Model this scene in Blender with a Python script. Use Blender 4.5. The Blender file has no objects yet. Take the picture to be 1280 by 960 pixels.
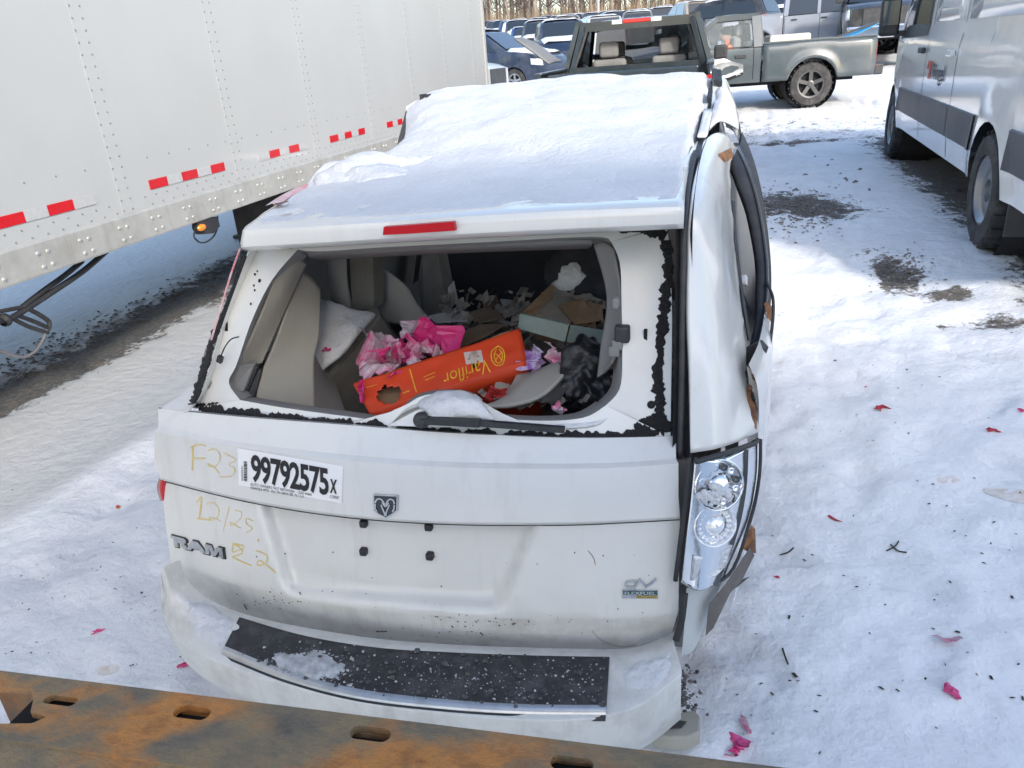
import bpy, bmesh, math, random
import numpy as np
from mathutils import Vector, Matrix, noise as mnoise
from mathutils.bvhtree import BVHTree
random.seed(7)
SC = bpy.context.scene
COL = SC.collection
V = Vector
# ------------------------------------------------------------------ camera
F_PX, CAM_H, ROLL, VPX, VPY = 955.0, 1.85, math.radians(4.4), 912.0, 48.0
_n = np.array([math.sin(ROLL), math.cos(ROLL)])
_h = -((np.array([VPX - 640, VPY - 480])) @ _n)
_dn = F_PX / (_h / F_PX)
_down = np.array([_n[0] * _dn, _n[1] * _dn, F_PX]); _down /= np.linalg.norm(_down)
_fw = np.array([VPX - 640, VPY - 480, F_PX]); _fw -= (_fw @ _down) * _down; _fw /= np.linalg.norm(_fw)
_right = np.cross(_down, _fw)
RC = np.stack([_right, _fw, -_down])           # world = RC @ camera (x right, y down, z forward)
cam = bpy.data.cameras.new('camera'); cam_o = bpy.data.objects.new('camera', cam); COL.objects.link(cam_o)
cam.sensor_width = 36.0; cam.lens = F_PX / 1280 * 36.0; cam.clip_start = 0.02; cam.clip_end = 2000
_m = Matrix(((RC[0][0], -RC[0][1], -RC[0][2], 0), (RC[1][0], -RC[1][1], -RC[1][2], 0), (RC[2][0], -RC[2][1], -RC[2][2], CAM_H), (0, 0, 0, 1)))
cam_o.matrix_world = _m
SC.camera = cam_o
# ------------------------------------------------------------------ sky, sun, exposure
SUN_DIR = V((1.14, -1.4, 1.0)).normalized()     # towards the sun
ELEV = math.asin(SUN_DIR.z)
w = bpy.data.worlds.new('World'); SC.world = w; w.use_nodes = True
nt = w.node_tree
sky = nt.nodes.new('ShaderNodeTexSky'); sky.sky_type = 'NISHITA'; sky.sun_disc = False
sky.sun_elevation = ELEV
sky.sun_rotation = math.atan2(SUN_DIR.x, SUN_DIR.y)
sky.air_density = 1.0; sky.dust_density = 1.9; sky.ozone_density = 1.0
bg = nt.nodes['Background']; nt.links.new(sky.outputs[0], bg.inputs[0]); bg.inputs[1].default_value = 0.15
sun = bpy.data.lights.new('sun', 'SUN'); sun.energy = 1.5; sun.angle = math.radians(5.0); sun.color = (1.0, 0.97, 0.92)
sun_o = bpy.data.objects.new('sun', sun); COL.objects.link(sun_o)
sun_o.rotation_euler = SUN_DIR.to_track_quat('Z', 'Y').to_euler(); sun_o.location = (20, -25, 30)
SC.view_settings.view_transform = 'Standard'; SC.view_settings.look = 'None'
SC.view_settings.gamma = 1.0; SC.view_settings.use_curve_mapping = False
SC.view_settings.exposure = 1.28
SC.render.resolution_x, SC.render.resolution_y = 1024, 768

# ------------------------------------------------------------------ helpers
def at(px, py, X=None, Y=None, z=None):
    "the point of the place seen at a photograph pixel, on the plane X=, Y= or z="
    d = RC @ np.array([px - 640.0, py - 480.0, F_PX])
    o = (0.0, 0.0, CAM_H)
    a, v = (0, X) if X is not None else (1, Y) if Y is not None else (2, z)
    t = (v - o[a]) / d[a]
    return V((d[0] * t, d[1] * t, CAM_H + d[2] * t))
def sstep(a, b, x):
    t = min(1.0, max(0.0, (x - a) / (b - a))); return t * t * (3 - 2 * t)
def lerp(a, b, t): return a + (b - a) * t
def fbm(p, o=4): return mnoise.fractal(V(p), 1.0, 2.0, o, noise_basis='PERLIN_ORIGINAL')

def _sock(n, name, v):
    if name in n.inputs: n.inputs[name].default_value = v
MATS = {}
def mat(name, col, rough=0.5, metal=0.0, var=0.0, vscale=6.0, col2=None, bump=0.0, bscale=80.0, coat=0.0, spec=0.5,
        alpha=None, trans=0.0, emit=None, dirt=0.0, dcol=(0.2, 0.17, 0.14), dscale=3.0, rvar=0.0, streak=0.0):
    if name in MATS: return MATS[name]
    m = bpy.data.materials.new(name); m.use_nodes = True; t = m.node_tree; N = t.nodes; L = t.links
    b = N['Principled BSDF']
    c4 = (*col, 1)
    b.inputs['Base Color'].default_value = c4; b.inputs['Roughness'].default_value = rough; b.inputs['Metallic'].default_value = metal
    _sock(b, 'Coat Weight', coat); _sock(b, 'Coat Roughness', 0.08); _sock(b, 'Specular IOR Level', spec)
    if trans: _sock(b, 'Transmission Weight', trans)
    if alpha is not None: b.inputs['Alpha'].default_value = alpha
    if emit: b.inputs['Emission Color'].default_value = (*emit[:3], 1); b.inputs['Emission Strength'].default_value = emit[3]
    tc = None
    def coords():
        nonlocal tc
        if tc is None:
            tc = N.new('ShaderNodeTexCoord')
        return tc.outputs['Object']
    def noise(scale, detail=5, rough_=0.6):
        n = N.new('ShaderNodeTexNoise'); n.inputs['Scale'].default_value = scale; n.inputs['Detail'].default_value = detail
        n.inputs['Roughness'].default_value = rough_; L.new(coords(), n.inputs['Vector']); return n
    out = None
    if var or col2:
        n = noise(vscale)
        r = N.new('ShaderNodeValToRGB'); r.color_ramp.elements[0].position = 0.35; r.color_ramp.elements[1].position = 0.65
        k2 = col2 if col2 else tuple(max(0, c * (1 - var)) for c in col)
        r.color_ramp.elements[0].color = c4; r.color_ramp.elements[1].color = (*k2, 1)
        L.new(n.outputs['Fac'], r.inputs[0]); out = r.outputs[0]
    if dirt:
        n = noise(dscale, 8, 0.7)
        r = N.new('ShaderNodeMapRange'); r.inputs[1].default_value = 0.45; r.inputs[2].default_value = 0.8; r.inputs[4].default_value = dirt
        L.new(n.outputs['Fac'], r.inputs[0])
        x = N.new('ShaderNodeMix'); x.data_type = 'RGBA'
        L.new(r.outputs[0], x.inputs[0])
        if out: L.new(out, x.inputs[6])
        else: x.inputs[6].default_value = c4
        x.inputs[7].default_value = (*dcol, 1); out = x.outputs[2]
    if streak:
        mp_ = N.new('ShaderNodeMapping'); mp_.inputs['Scale'].default_value = (14, 14, 0.9); L.new(coords(), mp_.inputs[0])
        n = N.new('ShaderNodeTexNoise'); n.inputs['Scale'].default_value = 1.0; n.inputs['Detail'].default_value = 6; n.inputs['Roughness'].default_value = 0.7; L.new(mp_.outputs[0], n.inputs['Vector'])
        r = N.new('ShaderNodeMapRange'); r.inputs[1].default_value = 0.52; r.inputs[2].default_value = 0.78; r.inputs[4].default_value = streak; L.new(n.outputs['Fac'], r.inputs[0])
        x = N.new('ShaderNodeMix'); x.data_type = 'RGBA'; L.new(r.outputs[0], x.inputs[0])
        if out: L.new(out, x.inputs[6])
        else: x.inputs[6].default_value = c4
        x.inputs[7].default_value = (*dcol, 1); out = x.outputs[2]
    if out: L.new(out, b.inputs['Base Color'])
    if rvar:
        n = noise(vscale * 1.7)
        r = N.new('ShaderNodeMapRange'); r.inputs[3].default_value = max(0.02, rough - rvar); r.inputs[4].default_value = min(1, rough + rvar)
        L.new(n.outputs['Fac'], r.inputs[0]); L.new(r.outputs[0], b.inputs['Roughness'])
    if bump:
        n = noise(bscale, 6, 0.65); bp = N.new('ShaderNodeBump'); bp.inputs['Strength'].default_value = bump; bp.inputs['Distance'].default_value = 0.02
        L.new(n.outputs['Fac'], bp.inputs['Height']); L.new(bp.outputs[0], b.inputs['Normal'])
    MATS[name] = m
    return m

def link_mesh(name, verts, faces, material, parent=None, smooth=False, uvless=True):
    me = bpy.data.meshes.new(name); me.from_pydata([tuple(v) for v in verts], [], faces); me.update()
    if smooth: me.shade_smooth()
    o = bpy.data.objects.new(name, me); COL.objects.link(o)
    for m in (material if isinstance(material, (list, tuple)) else [material]): me.materials.append(m)
    if parent is not None: o.parent = parent
    return o
def tag(o, label=None, cat=None, group=None, kind=None):
    if label: o['label'] = label
    if cat: o['category'] = cat
    if group: o['group'] = group
    if kind: o['kind'] = kind
    return o
def thing(name, label, cat, loc=(0, 0, 0), rz=0.0, group=None):
    e = bpy.data.objects.new(name, None); COL.objects.link(e); e.location = loc; e.rotation_euler = (0, 0, rz); e.empty_display_size = 0.1
    return tag(e, label, cat, group)
def dup(o, parent=None):
    c = o.copy(); COL.objects.link(c); c.parent = parent
    for ch in o.children: dup(ch, c)
    return c
def recalc(o):
    bm = bmesh.new(); bm.from_mesh(o.data); bmesh.ops.recalc_face_normals(bm, faces=bm.faces); bm.to_mesh(o.data); bm.free(); return o
def bevel(o, wd=0.01, seg=2, ang=0.6):
    m = o.modifiers.new('bevel', 'BEVEL'); m.width = wd; m.segments = seg; m.limit_method = 'ANGLE'; m.angle_limit = ang; return o
def solid(o, th, off=-1):
    m = o.modifiers.new('solid', 'SOLIDIFY'); m.thickness = th; m.offset = off; return o
def subsurf(o, n=1):
    m = o.modifiers.new('sub', 'SUBSURF'); m.levels = n; m.render_levels = n; return o

class MB:
    "collects simple shapes into ONE mesh"
    def __init__(s): s.v = []; s.f = []
    def add(s, vs, fs):
        b = len(s.v); s.v += [V(v) for v in vs]; s.f += [tuple(b + i for i in f) for f in fs]; return s
    def box(s, c, d, rot=None):
        vs = []
        for i in (-1, 1):
            for j in (-1, 1):
                for k in (-1, 1):
                    p = V((i * d[0] / 2, j * d[1] / 2, k * d[2] / 2))
                    if rot is not None: p = rot @ p
                    vs.append(p + V(c))
        return s.add(vs, [(0, 1, 3, 2), (4, 6, 7, 5), (0, 4, 5, 1), (2, 3, 7, 6), (0, 2, 6, 4), (1, 5, 7, 3)])
    def tube(s, pts, r, n=6, caps=True):
        pts = [V(p) for p in pts]; rs = r if isinstance(r, (list, tuple)) else [r] * len(pts)
        vs = []; up = V((0, 0, 1)); prev = None
        for i, p in enumerate(pts):
            t = (pts[min(i + 1, len(pts) - 1)] - pts[max(i - 1, 0)])
            t = t.normalized() if t.length > 1e-9 else V((0, 0, 1))
            if prev is None:
                a = t.cross(V((0, 0, 1)) if abs(t.z) < 0.9 else V((1, 0, 0))).normalized()
            else:
                a = (prev - t * prev.dot(t)); a = a.normalized() if a.length > 1e-6 else t.orthogonal().normalized()
            prev = a; b = t.cross(a)
            for k in range(n):
                q = 2 * math.pi * k / n; vs.append(p + (a * math.cos(q) + b * math.sin(q)) * rs[i])
        fs = []
        for i in range(len(pts) - 1):
            for k in range(n):
                fs.append((i * n + k, i * n + (k + 1) % n, (i + 1) * n + (k + 1) % n, (i + 1) * n + k))
        if caps: fs.append(tuple(range(n))[::-1]); fs.append(tuple((len(pts) - 1) * n + k for k in range(n)))
        return s.add(vs, fs)
    def lathe(s, prof, c, axis, n=24):
        "prof: list of (radius, height along axis)"
        a = V(axis).normalized(); u = a.orthogonal().normalized(); w_ = a.cross(u); c = V(c); vs = []
        for r, h in prof:
            for k in range(n):
                q = 2 * math.pi * k / n; vs.append(c + a * h + (u * math.cos(q) + w_ * math.sin(q)) * r)
        fs = []
        for i in range(len(prof) - 1):
            for k in range(n): fs.append((i * n + k, i * n + (k + 1) % n, (i + 1) * n + (k + 1) % n, (i + 1) * n + k))
        return s.add(vs, fs)
    def poly(s, pts): return s.add(pts, [tuple(range(len(pts)))])
    def prism(s, pts, d):
        "polygon pts pushed along vector d"
        n = len(pts); d = V(d); a = [V(p) for p in pts]; b = [p + d for p in a]
        fs = [tuple(range(n))[::-1], tuple(range(n, 2 * n))] + [(i, (i + 1) % n, n + (i + 1) % n, n + i) for i in range(n)]
        return s.add(a + b, fs)
    def grid(s, rows):
        n = len(rows[0]); vs = [p for r in rows for p in r]
        fs = [(i * n + j, i * n + j + 1, (i + 1) * n + j + 1, (i + 1) * n + j) for i in range(len(rows) - 1) for j in range(n - 1)]
        return s.add(vs, fs)
    def build(s, name, material, parent=None, smooth=False, fix=True):
        o = link_mesh(name, s.v, s.f, material, parent, smooth)
        if fix: recalc(o)
        return o
def smart(o, ang=35):
    "smooth shading with sharp edges kept"
    me = o.data; me.shade_smooth()
    bm = bmesh.new(); bm.from_mesh(me)
    for e in bm.edges:
        if len(e.link_faces) == 2 and e.calc_face_angle(0) > math.radians(ang): e.smooth = False
    bm.to_mesh(me); bm.free(); return o

def cr(pts, n, closed=False):
    "Catmull-Rom resample of a point list to n points"
    pts = [V(p) for p in pts]; m = len(pts)
    segs = m if closed else m - 1
    out = []
    for i in range(n):
        t = i / (n if closed else n - 1) * segs; k = min(int(t), segs - 1); u = t - k
        if closed: p0, p1, p2, p3 = pts[(k - 1) % m], pts[k % m], pts[(k + 1) % m], pts[(k + 2) % m]
        else: p0, p1, p2, p3 = pts[max(k - 1, 0)], pts[k], pts[k + 1], pts[min(k + 2, m - 1)]
        out.append(0.5 * ((2 * p1) + (p2 - p0) * u + (2 * p0 - 5 * p1 + 4 * p2 - p3) * u * u + (3 * p1 - p0 - 3 * p2 + p3) * u ** 3))
    return out
def lin(pts, n):
    pts = [V(p) for p in pts]; out = []
    for i in range(n):
        t = i / (n - 1) * (len(pts) - 1); k = min(int(t), len(pts) - 2); out.append(pts[k].lerp(pts[k + 1], t - k))
    return out
def loft(rows, n, m=None, name='panel', material=None, parent=None, smooth=True, curve=True):
    "rows of control points -> smooth patch n wide, m rows"
    rr = [cr(r, n) for r in rows]
    if m:
        cols = [(cr if curve else lin)([r[j] for r in rr], m) for j in range(n)]
        rr = [[cols[j][i] for j in range(n)] for i in range(m)]
    return MB().grid(rr).build(name, material, parent, smooth)
def bvh_of(*objs):
    vs = []; fs = []
    for o in objs:
        b = len(vs); mw = o.matrix_basis
        vs += [mw @ v.co for v in o.data.vertices]; fs += [[b + i for i in p.vertices] for p in o.data.polygons]
    return BVHTree.FromPolygons(vs, fs)
def hit(bvh, px, py):
    d = V((RC @ np.array([px - 640.0, py - 480.0, F_PX]))).normalized()
    loc, nrm, i, dist = bvh.ray_cast(V((0, 0, CAM_H)), d)
    if loc is None: return None
    if nrm.dot(d) > 0: nrm = -nrm
    return loc, nrm
_TXT = {}
def text_verts(s, size=1.0, bold=0.0, extrude=0.0, xs=1.0, shear=0.0, space=1.0):
    cu = bpy.data.curves.new('t', 'FONT'); cu.body = s; cu.size = size; cu.offset = bold; cu.extrude = extrude; cu.shear = shear
    cu.align_x = 'CENTER'; cu.align_y = 'CENTER'; cu.resolution_u = 3; cu.space_character = space
    o = bpy.data.objects.new('t', cu); COL.objects.link(o)
    bpy.context.view_layer.update()
    dg = bpy.context.evaluated_depsgraph_get(); me = o.evaluated_get(dg).to_mesh()
    vs = [V((v.co.x * xs, v.co.y, v.co.z)) for v in me.vertices]; fs = [tuple(p.vertices) for p in me.polygons]
    o.evaluated_get(dg).to_mesh_clear(); bpy.data.objects.remove(o); bpy.data.curves.remove(cu)
    return vs, fs
def text_obj(name, s, material, origin, xdir, ydir, width=None, height=None, parent=None, **k):
    vs, fs = text_verts(s, **k)
    x0 = min(v.x for v in vs); x1 = max(v.x for v in vs); y0 = min(v.y for v in vs); y1 = max(v.y for v in vs)
    sx = width / (x1 - x0) if width else None; sy = height / (y1 - y0) if height else None
    sx = sx or sy; sy = sy or sx
    xd = V(xdir).normalized(); yd = V(ydir).normalized(); nd = xd.cross(yd)
    out = [V(origin) + xd * ((v.x - (x0 + x1) / 2) * sx) + yd * ((v.y - (y0 + y1) / 2) * sy) + nd * v.z for v in vs]
    return link_mesh(name, out, fs, material, parent)
# ------------------------------------------------------------------ the ground
def zbase(x, y):
    s = y + 0.55 * (max(x, -3.2) - 1.75)
    a = 0.43 * sstep(1.6, 6.2, s) * sstep(-5.0, -1.5, x) + 0.20 * sstep(8, 16, y) * (1 - sstep(-5.0, -1.5, x))
    d = y - 12.5
    b = 0.058 * (math.sqrt(d * d + 9) + d) / 2 - 0.01
    if y > 22: b -= 0.014 * (y - 22)
    if y > 120: b -= 0.03 * (y - 120)
    return a + max(b, 0)
def berm(x, y):
    # the ploughed ridge left of the minivan, between the packed lane and the drift
    xc = -2.93 + 0.10 * math.sin(y * 1.3) + 0.05 * math.sin(y * 4.1)
    return 0.055 * math.exp(-((x - xc) / 0.16) ** 2) + 0.05 * sstep(xc + 0.1, xc - 0.35, x) * sstep(-7, -4.2, x)
def zg(x, y): return zbase(x, y) + (berm(x, y) if y < 12 else 0)
def rough_amt(x, y):
    # trodden snow is lumpy, the drift left of the ridge is smooth
    sm = sstep(-3.0, -3.15, x) * sstep(-8.0, -3.3, x)
    r = 1.0 - 0.93 * sstep(-2.9, -3.15, x)
    return r * (1.0 - 0.75 * sstep(0.8, 1.25, x) * sstep(4.6, 5.6, y) * sstep(2.3, 1.6, x))
def mud_val(x, y):
    v = -1.0
    def blob(cx, cy, rx, ry, a=0.0, k=1.0):
        ca, sa = math.cos(a), math.sin(a); dx, dy = x - cx, y - cy
        u, w_ = (dx * ca + dy * sa) / rx, (-dx * sa + dy * ca) / ry
        return k * (1.0 - math.sqrt(u * u + w_ * w_))
    # strip of gravel under the trailer's edge
    cx = -4.46 - 0.11 * max(0, y - 4.2)
    v = max(v, 1.0 * (1 - abs(x - cx) / (0.30 + 0.045 * max(0, y - 3.0))))
    # bare ground under the white cargo van
    if y > 3.0: v = max(v, 0.9 * (1 - abs(x - 2.68) / 0.98) * 2.2 * sstep(12.2, 11.0, y))
    v = max(v, blob(0.66, 7.35, 0.5, 0.75, 0.3, 0.95), blob(1.02, 7.1, 0.3, 0.2, 0, 0.7), blob(1.12, 5.35, 0.17, 0.42, 0.25, 0.75), blob(1.35, 5.0, 0.2, 0.12, 0, 0.6))
    v = max(v, blob(0.6, 11.6, 1.4, 0.25, 0.05, 0.6), blob(0.1, 1.35, 0.10, 0.16, 0, 0.7), blob(1.5, 4.6, 0.22, 0.12, 0, .5))
    return v
def build_ground():
    xs = sorted(set([round(x, 4) for x in np.concatenate([np.arange(-9, 5, 0.045), np.arange(-30, -9, 0.7), np.arange(5, 40, 0.7), np.arange(-420, -30, 15), np.arange(40, 421, 15)])]))
    ys = sorted(set([round(y, 4) for y in np.concatenate([np.arange(-8, 0.8, 0.4), np.arange(0.8, 6.5, 0.045), np.arange(6.5, 14, 0.07), np.arange(14, 30, 0.2), np.arange(30, 130, 2.0), np.arange(130, 700, 20)])]))
    nx, ny = len(xs), len(ys)
    verts = []; mud = []
    for y in ys:
        for x in xs:
            z = zg(x, y)
            if -9 < x < 5 and 0.5 < y < 30:
                r = rough_amt(x, y)
                n1 = mnoise.noise(V((x * 1.1, y * 1.1, 3.0))); n2 = mnoise.noise(V((x * 4.2, y * 4.2, 8.0)))
                n3 = mnoise.noise(V((x * 11, y * 11, 1.0))) if y < 14 else 0
                z += r * (0.030 * n1 + 0.026 * max(-0.35, n2) + 0.014 * n3) + (1 - r) * 0.012 * n1
                if y < 16:
                    n4 = mnoise.noise(V((x * 7.3 + 5, y * 5.1, 4.0))); z -= r * 0.030 * max(0.0, n4 - 0.18)
                    # boot prints trodden across the yard
                    ix, iy = math.floor(x * 2.1), math.floor(y * 1.7)
                    hx = mnoise.cell(V((ix + .5, iy + .5, 3.5))); hy = mnoise.cell(V((ix + .5, iy + .5, 9.5))); ha = mnoise.cell(V((ix + .5, iy + .5, 6.5))) * 3.0
                    cx_, cy_ = (ix + .5 + hx * .3) / 2.1, (iy + .5 + hy * .3) / 1.7; dx, dy = x - cx_, y - cy_; ca, sa = math.cos(ha), math.sin(ha)
                    u_, v_ = (dx * ca + dy * sa) / .15, (-dx * sa + dy * ca) / .065; q_ = u_ * u_ + v_ * v_
                    z += r * (-0.022 * (1 - sstep(.5, 1.1, q_)) + 0.010 * math.exp(-(q_ - 1.5) ** 2 * 2.5))
                    # wheel ruts either side of the lane
                    for xr_ in (0.62, 0.95): z -= r * 0.012 * math.exp(-((x - xr_ - .08 * math.sin(y * .9)) / .07) ** 2) * sstep(2.2, 4.5, y) * (1 + .6 * mnoise.noise(V((x * 3, y * 14, 0))))
                # footprints and ruts
                c = mnoise.cell(V((x * 2.6 + n1 * .3, y * 2.6, 5)))
                m = mud_val(x, y) if y < 14 else -1
                mn = m + 0.55 * mnoise.noise(V((x * 5, y * 5, 2))) + 0.35 * n3
                if m > -0.4 and mn > 0: z -= min(0.03, mn * 0.05)
            else:
                m = -1
            verts.append((x, y, z)); mud.append(m)
    faces = [(j * nx + i, j * nx + i + 1, (j + 1) * nx + i + 1, (j + 1) * nx + i) for j in range(ny - 1) for i in range(nx - 1)]
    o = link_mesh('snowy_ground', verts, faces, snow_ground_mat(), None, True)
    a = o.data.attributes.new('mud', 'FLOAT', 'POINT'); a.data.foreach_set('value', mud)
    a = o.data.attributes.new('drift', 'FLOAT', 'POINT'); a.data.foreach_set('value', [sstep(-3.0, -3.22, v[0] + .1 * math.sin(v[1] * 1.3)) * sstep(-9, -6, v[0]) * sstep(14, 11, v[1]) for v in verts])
    tag(o, 'trampled snow over the gravel salvage yard', None, None, 'structure')
    return o
def snow_ground_mat():
    m = bpy.data.materials.new('snow_ground'); m.use_nodes = True; t = m.node_tree; N = t.nodes; L = t.links; b = N['Principled BSDF']
    tc = N.new('ShaderNodeTexCoord')
    def noise(s, d=6, r=0.6):
        n = N.new('ShaderNodeTexNoise'); n.inputs['Scale'].default_value = s; n.inputs['Detail'].default_value = d; n.inputs['Roughness'].default_value = r
        L.new(tc.outputs['Object'], n.inputs['Vector']); return n.outputs['Fac']
    def mp(x, a, bb, c, d):
        n = N.new('ShaderNodeMapRange'); n.inputs[1].default_value = a; n.inputs[2].default_value = bb; n.inputs[3].default_value = c; n.inputs[4].default_value = d
        L.new(x, n.inputs[0]); return n.outputs[0]
    def mth(op, x, y):
        n = N.new('ShaderNodeMath'); n.operation = op
        for i, q in enumerate((x, y)):
            if isinstance(q, (int, float)): n.inputs[i].default_value = q
            else: L.new(q, n.inputs[i])
        return n.outputs[0]
    def mix(f, a, bb):
        n = N.new('ShaderNodeMix'); n.data_type = 'RGBA'
        if isinstance(f, float): n.inputs[0].default_value = f
        else: L.new(f, n.inputs[0])
        for i, q in ((6, a), (7, bb)):
            if isinstance(q, tuple): n.inputs[i].default_value = (*q, 1)
            else: L.new(q, n.inputs[i])
        return n.outputs[2]
    at_ = N.new('ShaderNodeAttribute'); at_.attribute_name = 'mud'
    snow = mix(mp(noise(0.9), 0.35, 0.7, 0, 1), (0.84, 0.845, 0.85), (0.77, 0.775, 0.78))
    snow = mix(mp(noise(3.2, 7, .65), 0.42, 0.66, 0, 0.6), snow, (0.70, 0.705, 0.71))
    snow = mix(mp(noise(15.0, 6, .65), 0.50, 0.70, 0, 0.40), snow, (0.66, 0.665, 0.67))
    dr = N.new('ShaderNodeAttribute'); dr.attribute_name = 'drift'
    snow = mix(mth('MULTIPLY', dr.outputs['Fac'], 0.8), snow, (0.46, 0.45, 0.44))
    # grime trodden into the snow
    snow = mix(mp(noise(7.0, 8, 0.7), 0.56, 0.78, 0, 0.38), snow, (0.40, 0.38, 0.37))
    snow = mix(mp(noise(26.0, 6, 0.75), 0.66, 0.76, 0, 0.45), snow, (0.28, 0.27, 0.27))
    # crumbs of dirt
    vo = N.new('ShaderNodeTexVoronoi'); vo.inputs['Scale'].default_value = 14.0; L.new(tc.outputs['Object'], vo.inputs['Vector'])
    crumbs = mth('MULTIPLY', mp(vo.outputs['Distance'], 0.05, 0.09, 1, 0), mp(noise(1.7), 0.5, 0.62, 0, 1))
    snow = mix(mth('MULTIPLY', crumbs, 0.8), snow, (0.10, 0.09, 0.09))
    mudc = mix(mp(noise(30, 8, 0.7), 0.35, 0.65, 0, 1), (0.055, 0.05, 0.045), (0.17, 0.15, 0.13))
    mudc = mix(mp(noise(90, 4, 0.7), 0.55, 0.7, 0, 0.7), mudc, (0.27, 0.25, 0.23))
    e = mth('ADD', at_.outputs['Fac'], mth('MULTIPLY', mth('SUBTRACT', noise(5.5, 8, 0.7), 0.5), 2.2))
    e = mth('ADD', e, mth('MULTIPLY', mth('SUBTRACT', noise(28, 6, 0.7), 0.5), 1.3))
    mask = mp(e, 0.10, 0.35, 0, 1)
    L.new(mix(mask, snow, mudc), b.inputs['Base Color'])
    L.new(mp(mask, 0, 1, 0.55, 0.85), b.inputs['Roughness'])
    if 'Subsurface Weight' in b.inputs: pass
    h = mth('ADD', mth('MULTIPLY', noise(13, 4, 0.5), 1.0), mth('MULTIPLY', noise(55, 3, 0.5), 0.22))
    h = mth('ADD', h, mth('MULTIPLY', noise(300, 2, 0.5), 0.06))
    bp = N.new('ShaderNodeBump'); bp.inputs['Strength'].default_value = 0.5; bp.inputs['Distance'].default_value = 0.035
    L.new(h, bp.inputs['Height']); L.new(bp.outputs[0], b.inputs['Normal'])
    return m
ground = build_ground()

# unseen shed added behind the camera to throw shade over the foreground
def build_shade_shed():
    t = thing('shade_shed', 'pale shed added out of view behind the camera to shade the foreground', 'shed', (0, 0, 0))
    m = mat('shade_shed_cladding', (0.80, 0.81, 0.80), 0.5, 0.0, dirt=0.3, dscale=1.2)
    x0, x1, y0, y1, h = 2.6, 15.0, -8.0, -2.47, 5.0
    def wall(a, b_, nrm):
        a = V(a); b_ = V(b_); L_ = (b_ - a).length; d = (b_ - a).normalized(); n = int(L_ / 0.15); pts = []
        for i in range(n + 1):
            o = 0.0 if (i // 2) % 2 == 0 else 0.035
            pts.append(a + d * (L_ * i / n) + V(nrm) * (o - 0.035))
        return MB().grid([[p + V((0, 0, -0.2)) for p in pts], [p + V((0, 0, h)) for p in pts]])
    for a, b_, nr in (((x0, y1, 0), (x1, y1, 0), (0, 1, 0)), ((x0, y0, 0), (x0, y1, 0), (-1, 0, 0)), ((x1, y1, 0), (x1, y0, 0), (1, 0, 0)), ((x1, y0, 0), (x0, y0, 0), (0, -1, 0))):
        wall(a, b_, nr).build('wall', m, t)
    MB().box(((x0 + x1) / 2, (y0 + y1) / 2, h + 0.02), (x1 - x0 + 0.12, y1 - y0 + 0.12, 0.12)).build('roof', m, t)
build_shade_shed()
def bar(mb, p, q, wx, wy, up=(0, 0, 1)):
    p = V(p); q = V(q); d = (q - p); L_ = d.length; d.normalize(); u = V(up); s = d.cross(u)
    if s.length < 1e-4: s = d.orthogonal()
    s.normalize(); u = s.cross(d)
    rot = Matrix((s, d, u)).transposed()
    return mb.box((p + q) / 2, (wx, L_, wy), rot)
M_TYRE = mat('tyre', (0.022, 0.022, 0.023), 0.75, dirt=0.6, dcol=(0.16, 0.15, 0.14), dscale=7, bump=0.25, bscale=60)
M_RIM = mat('rim_grey', (0.28, 0.29, 0.30), 0.35, 0.75, dirt=0.4, dscale=8)
M_ALLOY = mat('rim_alloy', (0.45, 0.46, 0.47), 0.3, 0.8, dirt=0.5, dcol=(.2, .19, .18), dscale=6)
M_DARK = mat('wheel_well', (0.012, 0.012, 0.013), 0.9)
M_GLASS = mat('dark_glass', (0.018, 0.024, 0.03), 0.06, coat=0.5, spec=0.8)
M_CLEAR = mat('clear_glass', (0.75, 0.85, 0.85), 0.03, alpha=0.07, spec=0.6)
M_BLACKP = mat('black_plastic', (0.03, 0.031, 0.033), 0.55, dirt=0.35, dcol=(.16, .15, .14), dscale=6)
M_CHROME = mat('chrome', (0.75, 0.76, 0.78), 0.12, 1.0)
M_REDL = mat('red_lens', (0.50, 0.012, 0.015), 0.2, coat=0.6)
M_HEADL = mat('headlamp', (0.70, 0.72, 0.74), 0.1, 0.3, coat=0.8)
M_SEAT = mat('seat_grey', (0.24, 0.235, 0.225), 0.9, var=0.2)
M_SNOW = None
# ------------------------------------------------------------------ the wrecked white minivan
VO = V((-0.8, 3.6, 0.0))
VAN = thing('wrecked_minivan', 'wrecked white minivan with smashed-out rear window and snow on its crushed roof', 'minivan', VO)
PW = mat('minivan_white', (0.66, 0.66, 0.63), 0.20, coat=0.55, var=0.03, vscale=2, dirt=0.16, dscale=3.0, dcol=(.40, .38, .33), bump=0.03, bscale=3.0, streak=.28)
PWD = mat('minivan_white_grimy', (0.63, 0.63, 0.60), 0.32, coat=0.3, dirt=0.55, dscale=9, dcol=(.24, .22, .19), streak=.35, var=.06, vscale=5, bump=.05, bscale=30)
PWI = mat('minivan_inner_white', (0.68, 0.68, 0.65), 0.38, dirt=.22, dscale=5, dcol=(.42, .38, .30), bump=.03, bscale=4)
GAP = mat('panel_gap', (.01, .01, .01), .9)
URE = mat('urethane_black', (.012, .012, .014), .55, bump=.9, bscale=70)
SEAL = mat('rubber_seal', (.02, .021, .024), .55, dirt=.3, dscale=12, dcol=(.12, .11, .1))
BEIGE = mat('trim_beige', (.27, .255, .215), .75, dirt=.25, dscale=5, dcol=(.14, .13, .11), bump=.08, bscale=200)
GREYT = mat('trim_grey', (.20, .20, .195), .75, dirt=.3, dscale=5, dcol=(.10, .10, .095), bump=.08, bscale=200)
DARKI = mat('interior_dark', (.020, .022, .027), .85, var=.4, vscale=4)
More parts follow.
